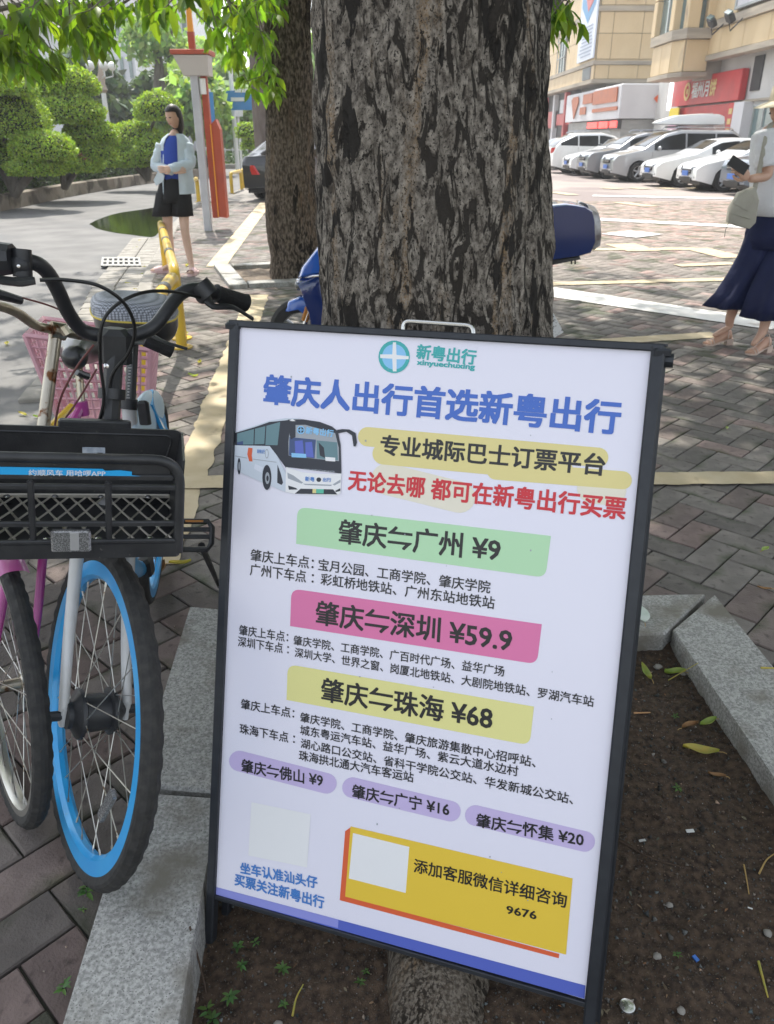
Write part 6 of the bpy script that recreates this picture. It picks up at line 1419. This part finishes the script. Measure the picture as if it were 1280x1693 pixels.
def fingers(Mh, palm, parent_name, parent, curl=.9, L=.075, m=m_skin, n=4, wid=.019, name='finger', r=.0085):
    """Mh columns: x along the hand, y across, z out of the back"""
    for i in range(n):
        k = (.92, 1, .95, .78)[i]; y = (i-1.5)*wid; p = [Vector((.0, y*.8, 0)), Vector((.035, y, 0))]; a = 0
        for j, s in enumerate((.45, .32, .23)): a += curl*(.75 if j == 0 else .9); p.append(p[-1]+Vector((math.cos(a), 0, -math.sin(a)))*L*s*k)
        G().tube([palm+Mh@v for v in p], [r*1.05, r*1.05, r, r*.9, r*.7], 8).build(name, m, parent)
    p = [Vector((-.03, wid*1.6, -.004)), Vector((-.005, wid*2.5, -.012)), Vector((.018, wid*2.5, -.03)), Vector((.034, wid*2.0, -.042))]
    G().tube([palm+Mh@v for v in p], [r*1.3, r*1.2, r, r*.75], 8).build('thumb', m, parent)
# ---- woman with crossed arms beside the yellow hoop
YW = 9.95; W_ = lambda x, y, dy=0.: at(x, y, YW+dy); pw = root('person', gd(300, 450), label='person with crossed arms in open pale shirt and black shorts by the yellow hoops', cat='person')
J = dict(pelvis=(W_(287, 305), (.135, .10)), belly=(W_(287, 285), (.115, .085)), chest=(W_(288, 255), (.125, .09)), upch=(W_(289, 236), (.12, .08)), neck=(W_(289, 222), .05), nk2=(W_(288, 213), .046),
         hl=(W_(274, 318), .085), kl=(W_(279, 388, .04), .052), cl=(W_(281, 404, .06), .054), al=(W_(284, 438, .10), .034), fl=(W_(268, 445, .0), (.038, .02)),
         hr=(W_(301, 318), .085), kr=(W_(306, 383, -.05), .052), crr=(W_(309, 400, -.05), .053), ar=(W_(317, 440, -.05), .034), fr=(W_(318, 452, -.14), (.038, .02)),
         sl=(W_(268, 240), .055), el=(W_(257, 274, -.05), .036), wl=(W_(284, 283, -.20), .026), sr=(W_(309, 240), .055), er=(W_(315, 270, -.08), .036), wr=(W_(284, 279, -.24), .026))
E_ = seq('pelvis', 'belly', 'chest', 'upch', 'neck', 'nk2')+seq('pelvis', 'hl', 'kl', 'cl', 'al', 'fl')+seq('pelvis', 'hr', 'kr', 'crr', 'ar', 'fr')+seq('upch', 'sl', 'el', 'wl')+seq('upch', 'sr', 'er', 'wr')
m_skl = mat('pale_skin', (.66, .44, .34), .5, col2=(.70, .48, .38), ns=9)
skin_body('body', J, E_, m_skl, pw)
head(W_(287, 193, -.02), (-.55, -.8, -.25), .098, pw, .10)
m_cshort = mat('black_cloth', (.012, .012, .014), .85, bump=.3, bs=30); m_bl_top = mat('blue_cloth', (.03, .07, .38), .8); m_shirt = mat('pale_shirt', (.58, .66, .72), .8, col2=(.52, .60, .67), ns=9, bump=.6, bs=14)
c = lambda x, y, dy=0.: W_(x, y, dy)
cloth([(c(287, 291), .135, .11, .01, 0), (c(287, 305), .17, .13, .02, 1), (c(286, 325), .195, .14, .02, 1.5), (c(286, 335), .20, .14, .03, 2)], 'shorts', m_cshort, pw)
for x, x2 in ((274, 270), (300, 302)): cloth([(c(x, 318), .11, .12, .02, 0), (c((x+x2)/2, 338), .118, .125, .04, 1), (c(x2, 357), .128, .13, .05, 2)], 'shorts_leg', m_cshort, pw)
cloth([(c(289, 224), .075, .065, 0, 0), (c(289, 232), .135, .10, 0, 0), (c(288, 250), .165, .128, .01, 0), (c(287, 275), .15, .125, .02, 1), (c(287, 297), .145, .115, .02, 2)], 'blue_top', m_bl_top, pw)
# open shirt: back and two front panels as partial rings
def open_shell(rows, q0, q1, name, m, parent, n=30):
    g = G()
    for off in (0, -.006):
        vs = []
        for cc, rx, ry, f, ph in rows:
            for i in range(n+1): q = q0+(q1-q0)*i/n; k = 1+f*math.sin(9*q+ph); vs.append((cc[0]+math.cos(q)*(rx+off)*k, cc[1]+math.sin(q)*(ry+off)*k, cc[2]))
        g.add(vs, [(j*(n+1)+i, j*(n+1)+i+1, (j+1)*(n+1)+i+1, (j+1)*(n+1)+i) for j in range(len(rows)-1) for i in range(n)])
    return g.build(name, m, parent, smooth=180)
open_shell([(c(290, 221), .085, .075, 0, 0), (c(290, 229), .15, .10, .0, 0), (c(290, 240), .185, .125, .01, 0), (c(291, 262), .185, .135, .02, 1), (c(292, 285), .185, .14, .03, 2), (c(293, 305), .20, .15, .05, 2.5), (c(294, 320), .205, .155, .06, 3)], R(-74), R(232), 'open_shirt', m_shirt, pw)
sleeve([J['sl'][0], J['sl'][0].lerp(J['el'][0], .5), J['el'][0], J['el'][0].lerp(J['wl'][0], .5), J['wl'][0]], [.068, .064, .056, .052, .046], 'shirt_sleeve', m_shirt, pw)
sleeve([J['sr'][0], J['sr'][0].lerp(J['er'][0], .5), J['er'][0], J['er'][0].lerp(J['wr'][0], .5), J['wr'][0]+Vector((-.02, 0, 0))], [.072, .068, .060, .054, .048], 'shirt_sleeve', m_shirt, pw)
G().prism([c(262, 282, -.15), c(272, 290, -.16), c(270, 300, -.14), c(258, 307, -.1), c(254, 298, -.1)], (0, .02, 0)).build('shirt_tail', m_shirt, pw, smooth=0)
for wj, dr_ in (('wl', Vector((1, -.1, .1))), ('wr', Vector((-1, -.1, -.05)))):
    X = dr_.normalized(); Z = Vector((0, -1, 0)); Y_ = Z.cross(X).normalized(); Mh = Matrix((X, Y_, X.cross(Y_))).transposed(); P = J[wj][0]+X*.06
    G().ell(P-X*.012, (.045, .036, .015), 12, 8, Mh).build('palm', m_skl, pw, smooth=180); fingers(Mh, P, '', pw, .35, m=m_skl)
m_slip = mat('pink_rubber', (.72, .50, .50), .6)
for fc, yw_ in ((W_(269, 447, .04), R(200)), (W_(320, 450, -.09), R(262))):
    fc = Vector((fc.x, fc.y, .018)); M = Matrix.Rotation(yw_, 3, 'Z')
    G().loft([[tuple(fc+M@Vector((x, y_, z))) for x, y_ in ((-.12, -.028), (-.13, 0), (-.12, .028), (-.02, .036), (.08, .048), (.13, .03), (.145, 0), (.13, -.03), (.08, -.048), (-.02, -.036))] for z in (-.018, .014)]).build('slipper_sole', m_slip, pw, smooth=0, fix=True)
    g = G(); g.grid(lambda u, v: fc+M@Vector((.0+.10*v, math.cos(PI*u)*.052, .012+math.sin(PI*u)*(.062-.018*v))), 12, 4); g.build('slipper_strap', m_slip, pw, smooth=180)
    G().ell(fc+M@Vector((.03, 0, .028)), (.115, .036, .022), 14, 8, M).build('foot', m_skl, pw, smooth=180)
    for k in range(5): G().ell(fc+M@Vector((.128-.008*abs(k-1), -.03+.015*k, .022)), (.018, .0075, .009), 8, 6, M).build('toe', m_skl, pw, smooth=180)
# ---- woman with the hat and the phone at the right edge
YR = 6.25; W_ = lambda x, y, dy=0.: at(x, y, YR+dy); pr_ = root('person', gd(1225, 568), label='person in cream hat, white shirt and wide navy trousers holding a phone', cat='person')
J = dict(pelvis=(W_(1288, 352), (.15, .11)), belly=(W_(1288, 325), (.13, .10)), chest=(W_(1290, 265), (.14, .10)), upch=(W_(1292, 225), (.13, .085)), neck=(W_(1294, 205), .05), nk2=(W_(1296, 196), .047),
         hl=(W_(1268, 372), .09), kl=(W_(1232, 450, .0), .058), cl=(W_(1222, 480, .02), .058), al=(W_(1205, 533, .05), .036), hee=(W_(1208, 540, .05), .03), fl=(W_(1178, 556, .05), (.034, .018)),
         hr=(W_(1305, 372), .09), kr=(W_(1285, 455, -.12), .058), crr=(W_(1275, 490, -.15), .058), ar=(W_(1262, 548, -.22), .036), fr=(W_(1243, 572, -.26), (.034, .018)),
         sl=(W_(1268, 218, -.10), .06), el=(W_(1270, 292, -.16), .040), wl=(W_(1238, 296, -.26), .027), sr=(W_(1312, 220, .05), .06), er=(W_(1318, 290, .02), .040), wr=(W_(1290, 300, -.18), .028))
skin_body('body', J, E_[:5]+seq('pelvis', 'hl', 'kl', 'cl', 'al', 'hee', 'fl')+seq('pelvis', 'hr', 'kr', 'crr', 'ar', 'fr')+seq('upch', 'sl', 'el', 'wl')+seq('upch', 'sr', 'er', 'wr'), m_skin, pr_)
head(W_(1297, 180, -.02), (-.85, -.25, -.42), .105, pr_, .12)
m_tee = mat('white_cotton', (.80, .80, .83), .85, col2=(.74, .74, .78), ns=6, bump=.9, bs=9); m_navy = mat('navy_cloth', (.009, .013, .055), .85, col2=(.012, .018, .07), ns=5, bump=.6, bs=10); m_hat = mat('cream_straw', (.68, .60, .46), .8, bump=.4, bs=120)
c = lambda x, y, dy=0.: W_(x, y, dy)
cloth([(c(1294, 204), .085, .075, 0, 0), (c(1293, 212), .15, .10, 0, 0), (c(1290, 225), .20, .13, .01, 0), (c(1288, 260), .205, .145, .015, 1), (c(1287, 300), .20, .15, .03, 2), (c(1286, 335), .205, .155, .035, 3), (c(1285, 356), .21, .16, .04, 3.4)], 'shirt', m_tee, pr_, n=48)
sleeve([J['sl'][0]+Vector((.0, 0, .01)), J['sl'][0].lerp(J['el'][0], .45), J['sl'][0].lerp(J['el'][0], .78)], [.085, .085, .088], 'shirt_sleeve', m_tee, pr_)
cloth([(c(1286, 348), .17, .14, .01, 0), (c(1286, 362), .20, .16, .02, .4), (c(1286, 385), .23, .18, .02, .8), (c(1285, 410), .24, .18, .03, 1)], 'trousers_waist', m_navy, pr_, n=48)
for (xa, xb, xc, dyy, yb) in ((1270, 1236, 1205, .04, 506), (1302, 1285, 1268, -.20, 524)):
    rows = [(c(xa, 368, 0), .125, .13, .015, 0), (c((xa+xb)/2, 420, dyy*.4), .135, .135, .04, .5), (c(xb, 455, dyy*.7), .15, .14, .06, 1.), (c((xb+xc)/2, 485, dyy*.9), .165, .15, .08, 1.4), (c(xc, yb, dyy), .185, .165, .10, 1.8)]
    cloth(rows, 'trouser_leg', m_navy, pr_, n=64, k=6)
hc = W_(1299, 170, -.02); G().lathe([(.0001, .115), (.06, .112), (.095, .09), (.108, .03), (.112, .0), (.15, -.012), (.205, -.032), (.207, -.036), (.15, -.018), (.105, -.008)], hc+Vector((0, 0, .02)), (-.10, -.02, 1), 40).build('hat', m_hat, pr_, smooth=50)
# hand and phone
wl = J['wl'][0]; X = (W_(1212, 270, -.30)-wl).normalized(); Z = Vector((-.2, -.9, .3)).normalized(); Y_ = Z.cross(X).normalized(); Mh = Matrix((X, Y_, X.cross(Y_))).transposed(); P = wl+X*.055
G().ell(P-X*.005, (.048, .040, .018), 14, 10, Mh).build('palm', m_skin, pr_, smooth=180); fingers(Mh, P+X*.01, '', pr_, .75, .07, r=.009)
ph = root('phone', W_(1221, 273, -.345), label='phone with a dark back held up by the person in the hat', cat='phone')
G().box(W_(1221, 273, -.345), (.145, .010, .07), Matrix.Rotation(R(28), 3, 'Y'), bev=.003).build('phone_body', m_blk, ph, smooth=0)
G().box(W_(1221, 272, -.338), (.135, .004, .062), Matrix.Rotation(R(28), 3, 'Y')).build('phone_screen', mat('phone_screen', (.2, .22, .26), .1), ph, smooth=0)
# shoulder bag and strap
m_bag = mat('khaki_canvas', (.42, .40, .34), .8, col2=(.36, .34, .29), ns=8, bump=.5, bs=40); bg_ = root('shoulder_bag', W_(1228, 345, -.2), label='pale khaki shoulder bag hanging at the hip of the person in the hat', cat='bag')
slab_pts = [(1203, 368), (1206, 345), (1222, 318), (1246, 308), (1252, 330), (1246, 368), (1236, 378), (1215, 373)]
cb = [W_(x, y, -.20) for x, y in slab_pts]; cc_ = sum(cb, Vector())/8; rr = lambda k, dy: [tuple(cc_+(p-cc_)*k+Vector((0, dy, 0))) for p in cb]
G().loft([rr(.86, -.05), rr(.97, -.042), rr(1, 0), rr(.97, .042), rr(.86, .05)]).build('bag_body', m_bag, bg_, smooth=50, fix=True)
G().prism([W_(x, y, -.255) for x, y in ((1212, 336), (1224, 320), (1245, 313), (1248, 330), (1236, 349))], (0, .012, 0)).build('bag_flap', m_bag, bg_, smooth=0)
G().tube([W_(1208, 352, -.25), W_(1240, 362, -.256)], .004, 5).build('bag_seam', m_bag, bg_)
G().tube(curve([W_(1247, 316, -.21), W_(1258, 270, -.20), W_(1270, 215, -.16), W_(1280, 204, -.05)], 5), .018, 8, sq=.35).build('bag_strap', m_bag, bg_)
G().tube(curve([W_(1206, 366, -.2), W_(1200, 380, -.2), W_(1198, 392, -.2)], 4), .003, 5).build('bag_cord', m_bag, bg_)
# sandals
m_sand = mat('champagne_leather', (.60, .47, .40), .35)
for fc, yw_ in ((W_(1190, 556, .05), R(188)), (W_(1256, 577, -.22), R(205))):
    fc = Vector((fc.x, fc.y, .0)); M = Matrix.Rotation(yw_, 3, 'Z'); s_t = lambda x: .012+.045*max(0, min(1, (.06-x)/.13))
    out = [(-.105, -.028), (-.115, 0), (-.105, .028), (-.02, .03), (.07, .042), (.115, .03), (.13, 0), (.115, -.03), (.07, -.042), (-.02, -.03)]
    G().loft([[tuple(fc+M@Vector((x, y_, s_t(x)-dz))) for x, y_ in out] for dz in (.01, 0)]).build('sandal_sole', m_sand, pr_, smooth=0, fix=True)
    G().box(fc+M@Vector((-.085, 0, .023)), (.05, .05, .046), M, taper=1.1).build('sandal_heel', m_sand, pr_, smooth=0)
    G().loft([[tuple(fc+M@Vector((x, math.cos(q)*w__, s_t(x)+.002+max(0, math.sin(q))*h__-.0*0))) for q in np.linspace(0, 2*PI, 12, endpoint=False)] for x, w__, h__ in ((-.10, .018, .03), (-.09, .026, .06), (-.05, .028, .075), (0, .03, .055), (.06, .038, .032), (.10, .036, .02))]).build('foot', m_skin, pr_, smooth=180, fix=True)
    for k in range(5): G().ell(fc+M@Vector((.108-.007*abs(k-1), -.028+.0145*k, .018)), (.02, .0078, .010), 8, 6, M).build('toe', m_skin, pr_, smooth=180)
    for x, h__ in ((.085, .034), (.06, .042), (-.055, .10)):
        G().tube([fc+M@Vector((x+(.0 if x > 0 else .0), math.cos(q)*(.044 if x > 0 else .036), s_t(x)+math.sin(q)*h__)) for q in np.linspace(0, PI, 12)], .0042, 6).build('sandal_strap', m_sand, pr_)
# ---- person hidden behind the trunk, only an elbow shows
pe = root('person', (.95, 7.1, 0), label='person standing behind the big trunk with only a bare elbow showing', cat='person')
bx0 = .98; V_ = lambda x, y, z: Vector((x, y, z))
J = dict(pelvis=(V_(bx0, 7.1, .92), (.14, .11)), belly=(V_(bx0, 7.1, 1.08), .12), chest=(V_(bx0, 7.1, 1.25), (.14, .1)), upch=(V_(bx0, 7.1, 1.40), (.13, .09)), neck=(V_(bx0-.02, 7.1, 1.5), .05), nk2=(V_(bx0-.03, 7.1, 1.56), .047),
         hl=(V_(bx0-.1, 7.1, .82), .085), kl=(V_(bx0-.12, 7.1, .48), .055), al=(V_(bx0-.12, 7.13, .09), .036), fl=(V_(bx0-.14, 6.98, .03), .03), hr=(V_(bx0+.08, 7.1, .82), .085), kr=(V_(bx0+.05, 7.1, .48), .055), ar=(V_(bx0+.03, 7.13, .09), .036), fr=(V_(bx0+.02, 6.98, .03), .03),
         sl=(V_(bx0-.18, 7.1, 1.38), .055), el=(V_(bx0-.24, 7.05, 1.12), .04), wl=(V_(bx0-.08, 6.9, 1.2), .028), sr=(V_(bx0+.19, 7.1, 1.38), .055), er=(at(899, 282, 7.0), .044), wr=(V_(bx0+.15, 6.88, 1.38), .028))
skin_body('body', J, E_[:5]+seq('pelvis', 'hl', 'kl', 'al', 'fl')+seq('pelvis', 'hr', 'kr', 'ar', 'fr')+seq('upch', 'sl', 'el', 'wl')+seq('upch', 'sr', 'er', 'wr'), m_skin, pe)
head((bx0-.03, 7.08, 1.64), (-.7, -.7, -.2), .1, pe)
cloth([((bx0, 7.1, z), rx, ry, .02, z*5) for z, rx, ry in ((1.47, .09, .08), (1.43, .17, .11), (1.3, .18, .13), (1.1, .16, .13), (.88, .18, .15))], 'shirt', m_shirt, pe)
for s in (-1, 1): cloth([((bx0+s*.08, 7.1, z), r_, r_, .02, z) for z, r_ in ((.95, .12), (.6, .1), (.15, .08))], 'trouser_leg', m_cshort, pe)
# ================================================================== SMALL THINGS ON THE GROUND
m_fl = mat('fallen_leaf_yellow', (.50, .38, .08), .6, col2=(.36, .36, .09), ns=30, trans=.2); m_fb = mat('fallen_leaf_brown', (.25, .13, .05), .7, col2=(.36, .22, .10), ns=30); m_fg = mat('fallen_leaf_green', (.24, .36, .08), .5, col2=(.42, .42, .12), ns=24, trans=.2)
m_straw = mat('dry_stem', (.42, .28, .10), .7); m_twig = mat('twig_brown', (.07, .045, .03), .85); m_weed = mat('weed_leaf', (.065, .14, .035), .5, attr=True, trans=.3)
m_peb = mat('pebble', (.16, .14, .12), .9, attr=True)
def gz(p, dz=0):
    z = soil_z(p.x, p.y) if inside((p.x, p.y), [tuple(IL)[:2], tuple(IR)[:2], tuple(RI)[:2], tuple(NI)[:2]]) else (.038 if inside((p.x, p.y), PIT1) else 0)
    return Vector((p.x, p.y, z+dz))
def fleaf(px, py, L, ang, m, label, curl=.25, wd=.34, z=None, cat='fallen leaf', group='leaves fallen on the ground'):
    p = gd(px, py, -.03) if z is None else gd(px, py, z); p = gz(p, .004) if z is None else p; L *= 1.3 if z is None and py > 1000 else 1; c, s = math.cos(ang), math.sin(ang); g = G(); sd_ = random.random()*6
    def f(u, v):
        x = (u-.5)*L; w_ = L*wd*math.sin(PI*min(1, u*1.02))**.8*(v-.5); zz = abs(v-.5)*L*curl*.7+curl*L*(u-.5)**2*.8+.1*L*curl*math.sin(u*5+sd_)
        return (p.x+x*c-w_*s, p.y+x*s+w_*c, p.z+zz+.002)
    g.grid(f, 12, 4); e = f(0, .5); k = Vector((p.x-c*L*.72, p.y-s*L*.72, p.z+.004)); t = root('fallen_leaf', p, label=label, cat=cat, group=group)
    g.build('leaf_blade', m, t, smooth=180); G().tube([e, Vector(e).lerp(k, .5)+Vector((0, 0, .003)), k], .0012, 5).build('leaf_stalk', m_straw, t)
ydir = R(0)
for a in ((1158, 1242, .075, R(170), m_fl, 'large curled yellow leaf lying on the dark soil', .3, .36), (1170, 1197, .045, R(200), m_fg, 'small yellow green leaf above the large curled leaf', .5, .4), (1140, 1203, .045, R(20), m_fb, 'shrivelled brown leaf touching the yellow green leaf', .6, .3),
          (1068, 1115, .055, R(100), m_fg, 'curled green and yellow leaf near the granite corner', .5, .32), (1115, 1114, .05, R(175), m_fg, 'green crescent leaf on the soil near the granite corner', .6, .35), (1185, 1283, .035, R(160), m_fb, 'small brown leaf below the large yellow leaf', .4, .3),
          (300, 945, .085, R(15), m_fl, 'bright yellow leaf on the paving right of the bicycle basket', .35, .3), (258, 965, .12, R(60), m_fb, 'big crumpled tan leaf by the bicycle wheel', .8, .6),
          (1262, 922, .05, R(35), m_fg, 'pale green leaf on the brown paving at the right edge', .4, .45), (1260, 987, .05, R(160), m_fb, 'tan leaf lying on the paving beside the granite', .3, .3),
          (1200, 718, .04, R(70), m_fg, 'small yellow green leaf on the paving midway to the woman', .4, .45)):
    fleaf(*a[:6], curl=a[6], wd=a[7])
fleaf(1063, 1018, .10, R(80), mat('silvery_leaf', (.50, .58, .50), .5, col2=(.60, .66, .60), ns=20), 'pale silvery green leaf lying on the far granite slab', curl=.12, wd=.45, z=.045)
LBL = ['yellowed leaf on the asphalt close to the chrome stem', 'yellowed leaf on the asphalt near the left edge, between the handlebars', 'small leaf on the paving beside the seat of the bicycle', 'leaf on the paving under the right handlebar grip', 'leaf on the paving midway between the saddle and the board', 'lower of two leaves on the asphalt left of the chrome stem',
 'leaf on the far walk before the black car', 'leaf in the gutter just below the drain grate', 'leaf on the kerb right of the drain grate', 'leaf on the gutter blocks by the puddle tip', 'nearest leaf lying in the gutter', 'leaf between the drain grate and the puddle', 'leaf at the foot of the orange post', 'leaf on the walk beside the slippers', 'leaf against the kerb nearest the first yellow hoop leg']
for li, (px, py) in enumerate(((38, 686), (12, 570), (320, 622), (308, 554), (330, 600), (65, 690), (372, 345), (232, 455), (238, 445), (226, 400), (215, 470), (224, 412), (345, 338), (310, 440), (228, 482))):
    wh = ('on the grey asphalt behind the bicycles' if px < 70 else 'on the paving left of the board' if px > 290 and py > 500 else 'lying along the kerb gutter')
    p = gd(px, py, -.05 if px < 240 else 0); L = .09*max(.8, p.y/6)
    fleaf(px, py, L if py > 500 else .13, random.uniform(0, 6), random.choice((m_fl, m_fl, m_fg)), LBL[li], curl=.4, wd=.4, z=-.05 if px < 240 else .003)
def stick(pts, r, m, label, name='twig', cat='twig', z=.004, absz=None):
    P = [gz(gd(x, y, -.03), z) if absz is None else gd(x, y, absz) for x, y in pts]; P = curve(P, 4); o = G().tube(P, list(np.linspace(r, r*.6, len(P))), 6).build(name, m); o['label'] = label; o['category'] = cat; return o
stick([(1255, 1445), (1268, 1420), (1284, 1408)], .0022, m_straw, 'curved straw coloured stem at the right edge of the soil'); stick([(1230, 1430), (1234, 1455), (1238, 1480)], .002, m_straw, 'short straw coloured stem beside the curved one')
stick([(1254, 1590), (1262, 1620), (1270, 1648)], .003, m_fl, 'thick yellow stem lying low on the soil at the right edge'); stick([(1024, 1390), (1080, 1420), (1142, 1436)], .002, m_twig, 'thin dark brown twig curving away from the board leg')
stick([(482, 1658), (488, 1630), (500, 1606)], .0024, m_fl, 'short bent yellow stem on the soil below the board'); stick([(1105, 1125), (1148, 1127)], .0016, m_fl, 'yellow stalk by the granite corner')
stick([(1048, 1180), (1075, 1180)], .003, mat('stub_tan', (.50, .27, .12), .7), 'tan stub of a stick on the soil right of the board'); stick([(320, 1570), (336, 1610), (338, 1650), (330, 1690)], .0022, m_twig, 'long brown stem leaning on the granite slab by the weeds')
stick([(1258, 1104), (1290, 1105)], .0035, m_fl, 'yellow stalk lying across the right granite slab', absz=.045); stick([(1098, 1245), (1125, 1252)], .0016, m_twig, 'tiny reddish twig left of the large yellow leaf')
stick([(110, 1405), (122, 1425), (134, 1452)], .002, m_fl, 'thin yellow stem on the dark paving under the front wheel', absz=.004)
def litter(px, py, sx_, sy_, m, label, cat, a=0., h=.0012, bev=0.):
    p = gz(gd(px, py, -.03), .005); o = G().box(p, (sx_, sy_, h), Matrix.Rotation(a, 3, 'Z')@Matrix.Rotation(.12, 3, 'X'), bev=bev).build(cat.replace(' ', '_'), m, smooth=0); o['label'] = label; o['category'] = cat
litter(1141, 1374, .020, .009, mat('scrap_white', (.6, .6, .58), .7), 'small white paper scrap on the soil', 'paper scrap', .1); litter(1151, 1582, .008, .013, mat('scrap_blue', (.05, .16, .5), .4), 'tiny blue plastic piece on the soil low right', 'plastic scrap', .5, .004)
litter(1062, 1390, .017, .006, mat('scrap_grey', (.4, .4, .38), .7), 'grey sliver of paper beside the board leg', 'paper scrap', .2); litter(1240, 1503, .010, .003, mat('scrap_white', (0, 0, 0)), 'thin white paper sliver near the yellow stems', 'paper scrap', -.4)
p = gz(gd(1038, 1660, -.03), .004); o = G().lathe([(.0001, .006), (.010, .005), (.015, .003), (.016, 0)], p, (0, 0, 1), 24).build('metal_disc', m_hd); o['label'] = 'shiny round metal cap on the soil right of the board leg'; o['category'] = 'metal cap'
def weed(px, py, n, L, label, z=None, up_=.6):
    L *= .8
    p = gz(gd(px, py, -.03)) if z is None else gd(px, py, z); t = root('weed', p, label=label, cat='weed', group='small green weeds'); st = G(); tips = []
    for k in range(max(1, n//5)):
        e = p+Vector((random.uniform(-1, 1)*L*.8, random.uniform(-1, 1)*L*.8, L*random.uniform(.7, 1.5))); st.tube([p, p.lerp(e, .5)+Vector((0, 0, L*.2)), e], .0009, 5); tips.append(e)
    st.build('stem', m_weed, t)
    for e in tips:
        m_ = n//len(tips); a = np.arange(m_)*2.4+random.random(); D = np.stack([np.cos(a), np.sin(a), RNG.uniform(.0, up_, m_)], 1); P = np.array([tuple(e.lerp(p, .35*(i/m_))) for i in range(m_)])
        scatter('leaf', LEAF, P, D, np.tile((0, 0, 1.), (m_, 1))+rdir(m_)*.2, L*RNG.uniform(.7, 1.2, m_), m_weed, t, tints(m_, .7, 1.5))
for a in ((398, 1545, 10, .022, 'pair of small weeds under the left end of the board'), (395, 1575, 8, .019, 'tiny weed just below the left end of the board'), (468, 1580, 9, .022, 'small pale green weed on the soil under the board'), (425, 1545, 6, .015, 'tiny seedling near the rear leg of the board'),
          (590, 1610, 7, .016, 'seedling left of the tree root'), (373, 1640, 9, .026, 'star shaped green weed by the granite, upper of the two'), (345, 1665, 11, .026, 'star shaped green weed by the granite, lower of the two'), (470, 1640, 7, .015, 'flat grey green seedling beside the yellow stem'),
          (1115, 1192, 7, .018, 'feathery weed near the curled leaves'), (1125, 1310, 8, .02, 'small green weed in the middle of the soil'), (1122, 1580, 7, .014, 'tiny weed left of the blue scrap'), (1105, 1112, 5, .014, 'tiny sprout by the far granite slab'), (605, 1590, 5, .013, 'tiny sprout right beside the root')): weed(*a)
weed(145, 1475, 11, .030, 'green weed sprouting between the paving and the granite under the wheel', z=.004); weed(142, 1505, 6, .012, 'tiny weed just below the wheel weed', z=.004); weed(110, 1640, 10, .022, 'weed growing along the lower granite edge', z=.004); weed(75, 920, 8, .022, 'grass tuft between the two bicycle wheels', z=.004)
# crumbs of soil and pebbles
TET = (np.array([(0, 0, .5), (.5, 0, -.2), (-.25, .45, -.2), (-.28, -.40, -.25), (.1, .1, -.4)], float), [(0, 1, 2), (0, 2, 3), (0, 3, 1), (1, 4, 2), (2, 4, 3), (3, 4, 1)])
P = []; 
while len(P) < 34000:
    u, v = random.random(), random.random(); q = NI.lerp(RI, u).lerp(IL.lerp(IR, u), v)
    if q.x > -.42 and q.y > .6: P.append((q.x, q.y, soil_z(q.x, q.y)+.001))
n = len(P); sz = .0017*np.exp(RNG.normal(0, .6, n)); T = tints(n, .15, .95, .2); T[RNG.random(n) < .05] *= 2.6
scatter('soil_crumbs', TET, P, rdir(n), rdir(n), sz*1.6, m_peb, None, T, kind='stuff')
P = [];
for _ in range(420):
    q = gd(random.uniform(-20, 1300), random.uniform(560, 1693), 0); 
    if not inside((q.x, q.y), PIT1) and q.x > lerp_poly(KERB, q.y): P.append((q.x, q.y, .001))
n = len(P); scatter('paving_grit', TET, P, rdir(n), rdir(n), .003*np.exp(RNG.normal(0, .6, n)), m_peb, None, tints(n, .5, 2.), kind='stuff')
P = []
while len(P) < 650:
    q = NI.lerp(RI, random.random()).lerp(IL.lerp(IR, random.random()), random.random())
    if q.y > .6: P.append((q.x, q.y, soil_z(q.x, q.y)+.003))
n = len(P); D = rdir(n); D[:, 2] *= .2; T = tints(n, .3, 1.6, .3)
scatter('leaf_litter', LEAF, P, D, np.tile((0, 0, 1.), (n, 1))+rdir(n)*.5, RNG.uniform(.004, .016, n), mat('litter_brown', (.16, .10, .055), .9, attr=True), None, T, kind='stuff')
# bigger stones
for i, (px, py, s_) in enumerate(((1088, 1103, .014), (1130, 1113, .011), (458, 1672, .011), (584, 1683, .010), (1108, 1492, .009), (1270, 1540, .012), (1087, 1580, .010), (1127, 1668, .010))):
    p = gz(gd(px, py, -.03), s_*.3); o = G().ell(p, (s_*random.uniform(.7, 1), s_*.8, s_*.55), 9, 7, fn=lambda q: q*(1+.25*noise.noise(q*2.2+Vector((i, 0, 0))))).build('pebble', m_kerb, smooth=50)
    o['label'] = ('grey pebble by the granite corner', 'pebble right beside the green crescent leaf', 'pebble left of the yellow stem under the board', 'pebble between the yellow stem and the root', 'pebble midway down the soil right of the board', 'dark pebble at the right edge of the soil', 'pale pebble left of the blue scrap', 'pale pebble at the bottom right of the soil')[i]; o['category'] = 'pebble'
# ================================================================== HAZE
hm = bpy.data.materials.new('haze'); hm.use_nodes = True; n_ = hm.node_tree; n_.nodes.remove(n_.nodes['Principled BSDF'])
pv = n_.nodes.new('ShaderNodeVolumePrincipled'); pv.inputs['Color'].default_value = (.95, .97, 1, 1); pv.inputs['Density'].default_value = .0014; pv.inputs['Anisotropy'].default_value = .3
n_.links.new(pv.outputs[0], n_.nodes['Material Output'].inputs['Volume'])
G().box((0, 75, 19), (320, 270, 41)).build('haze', hm, smooth=0, kind='stuff')
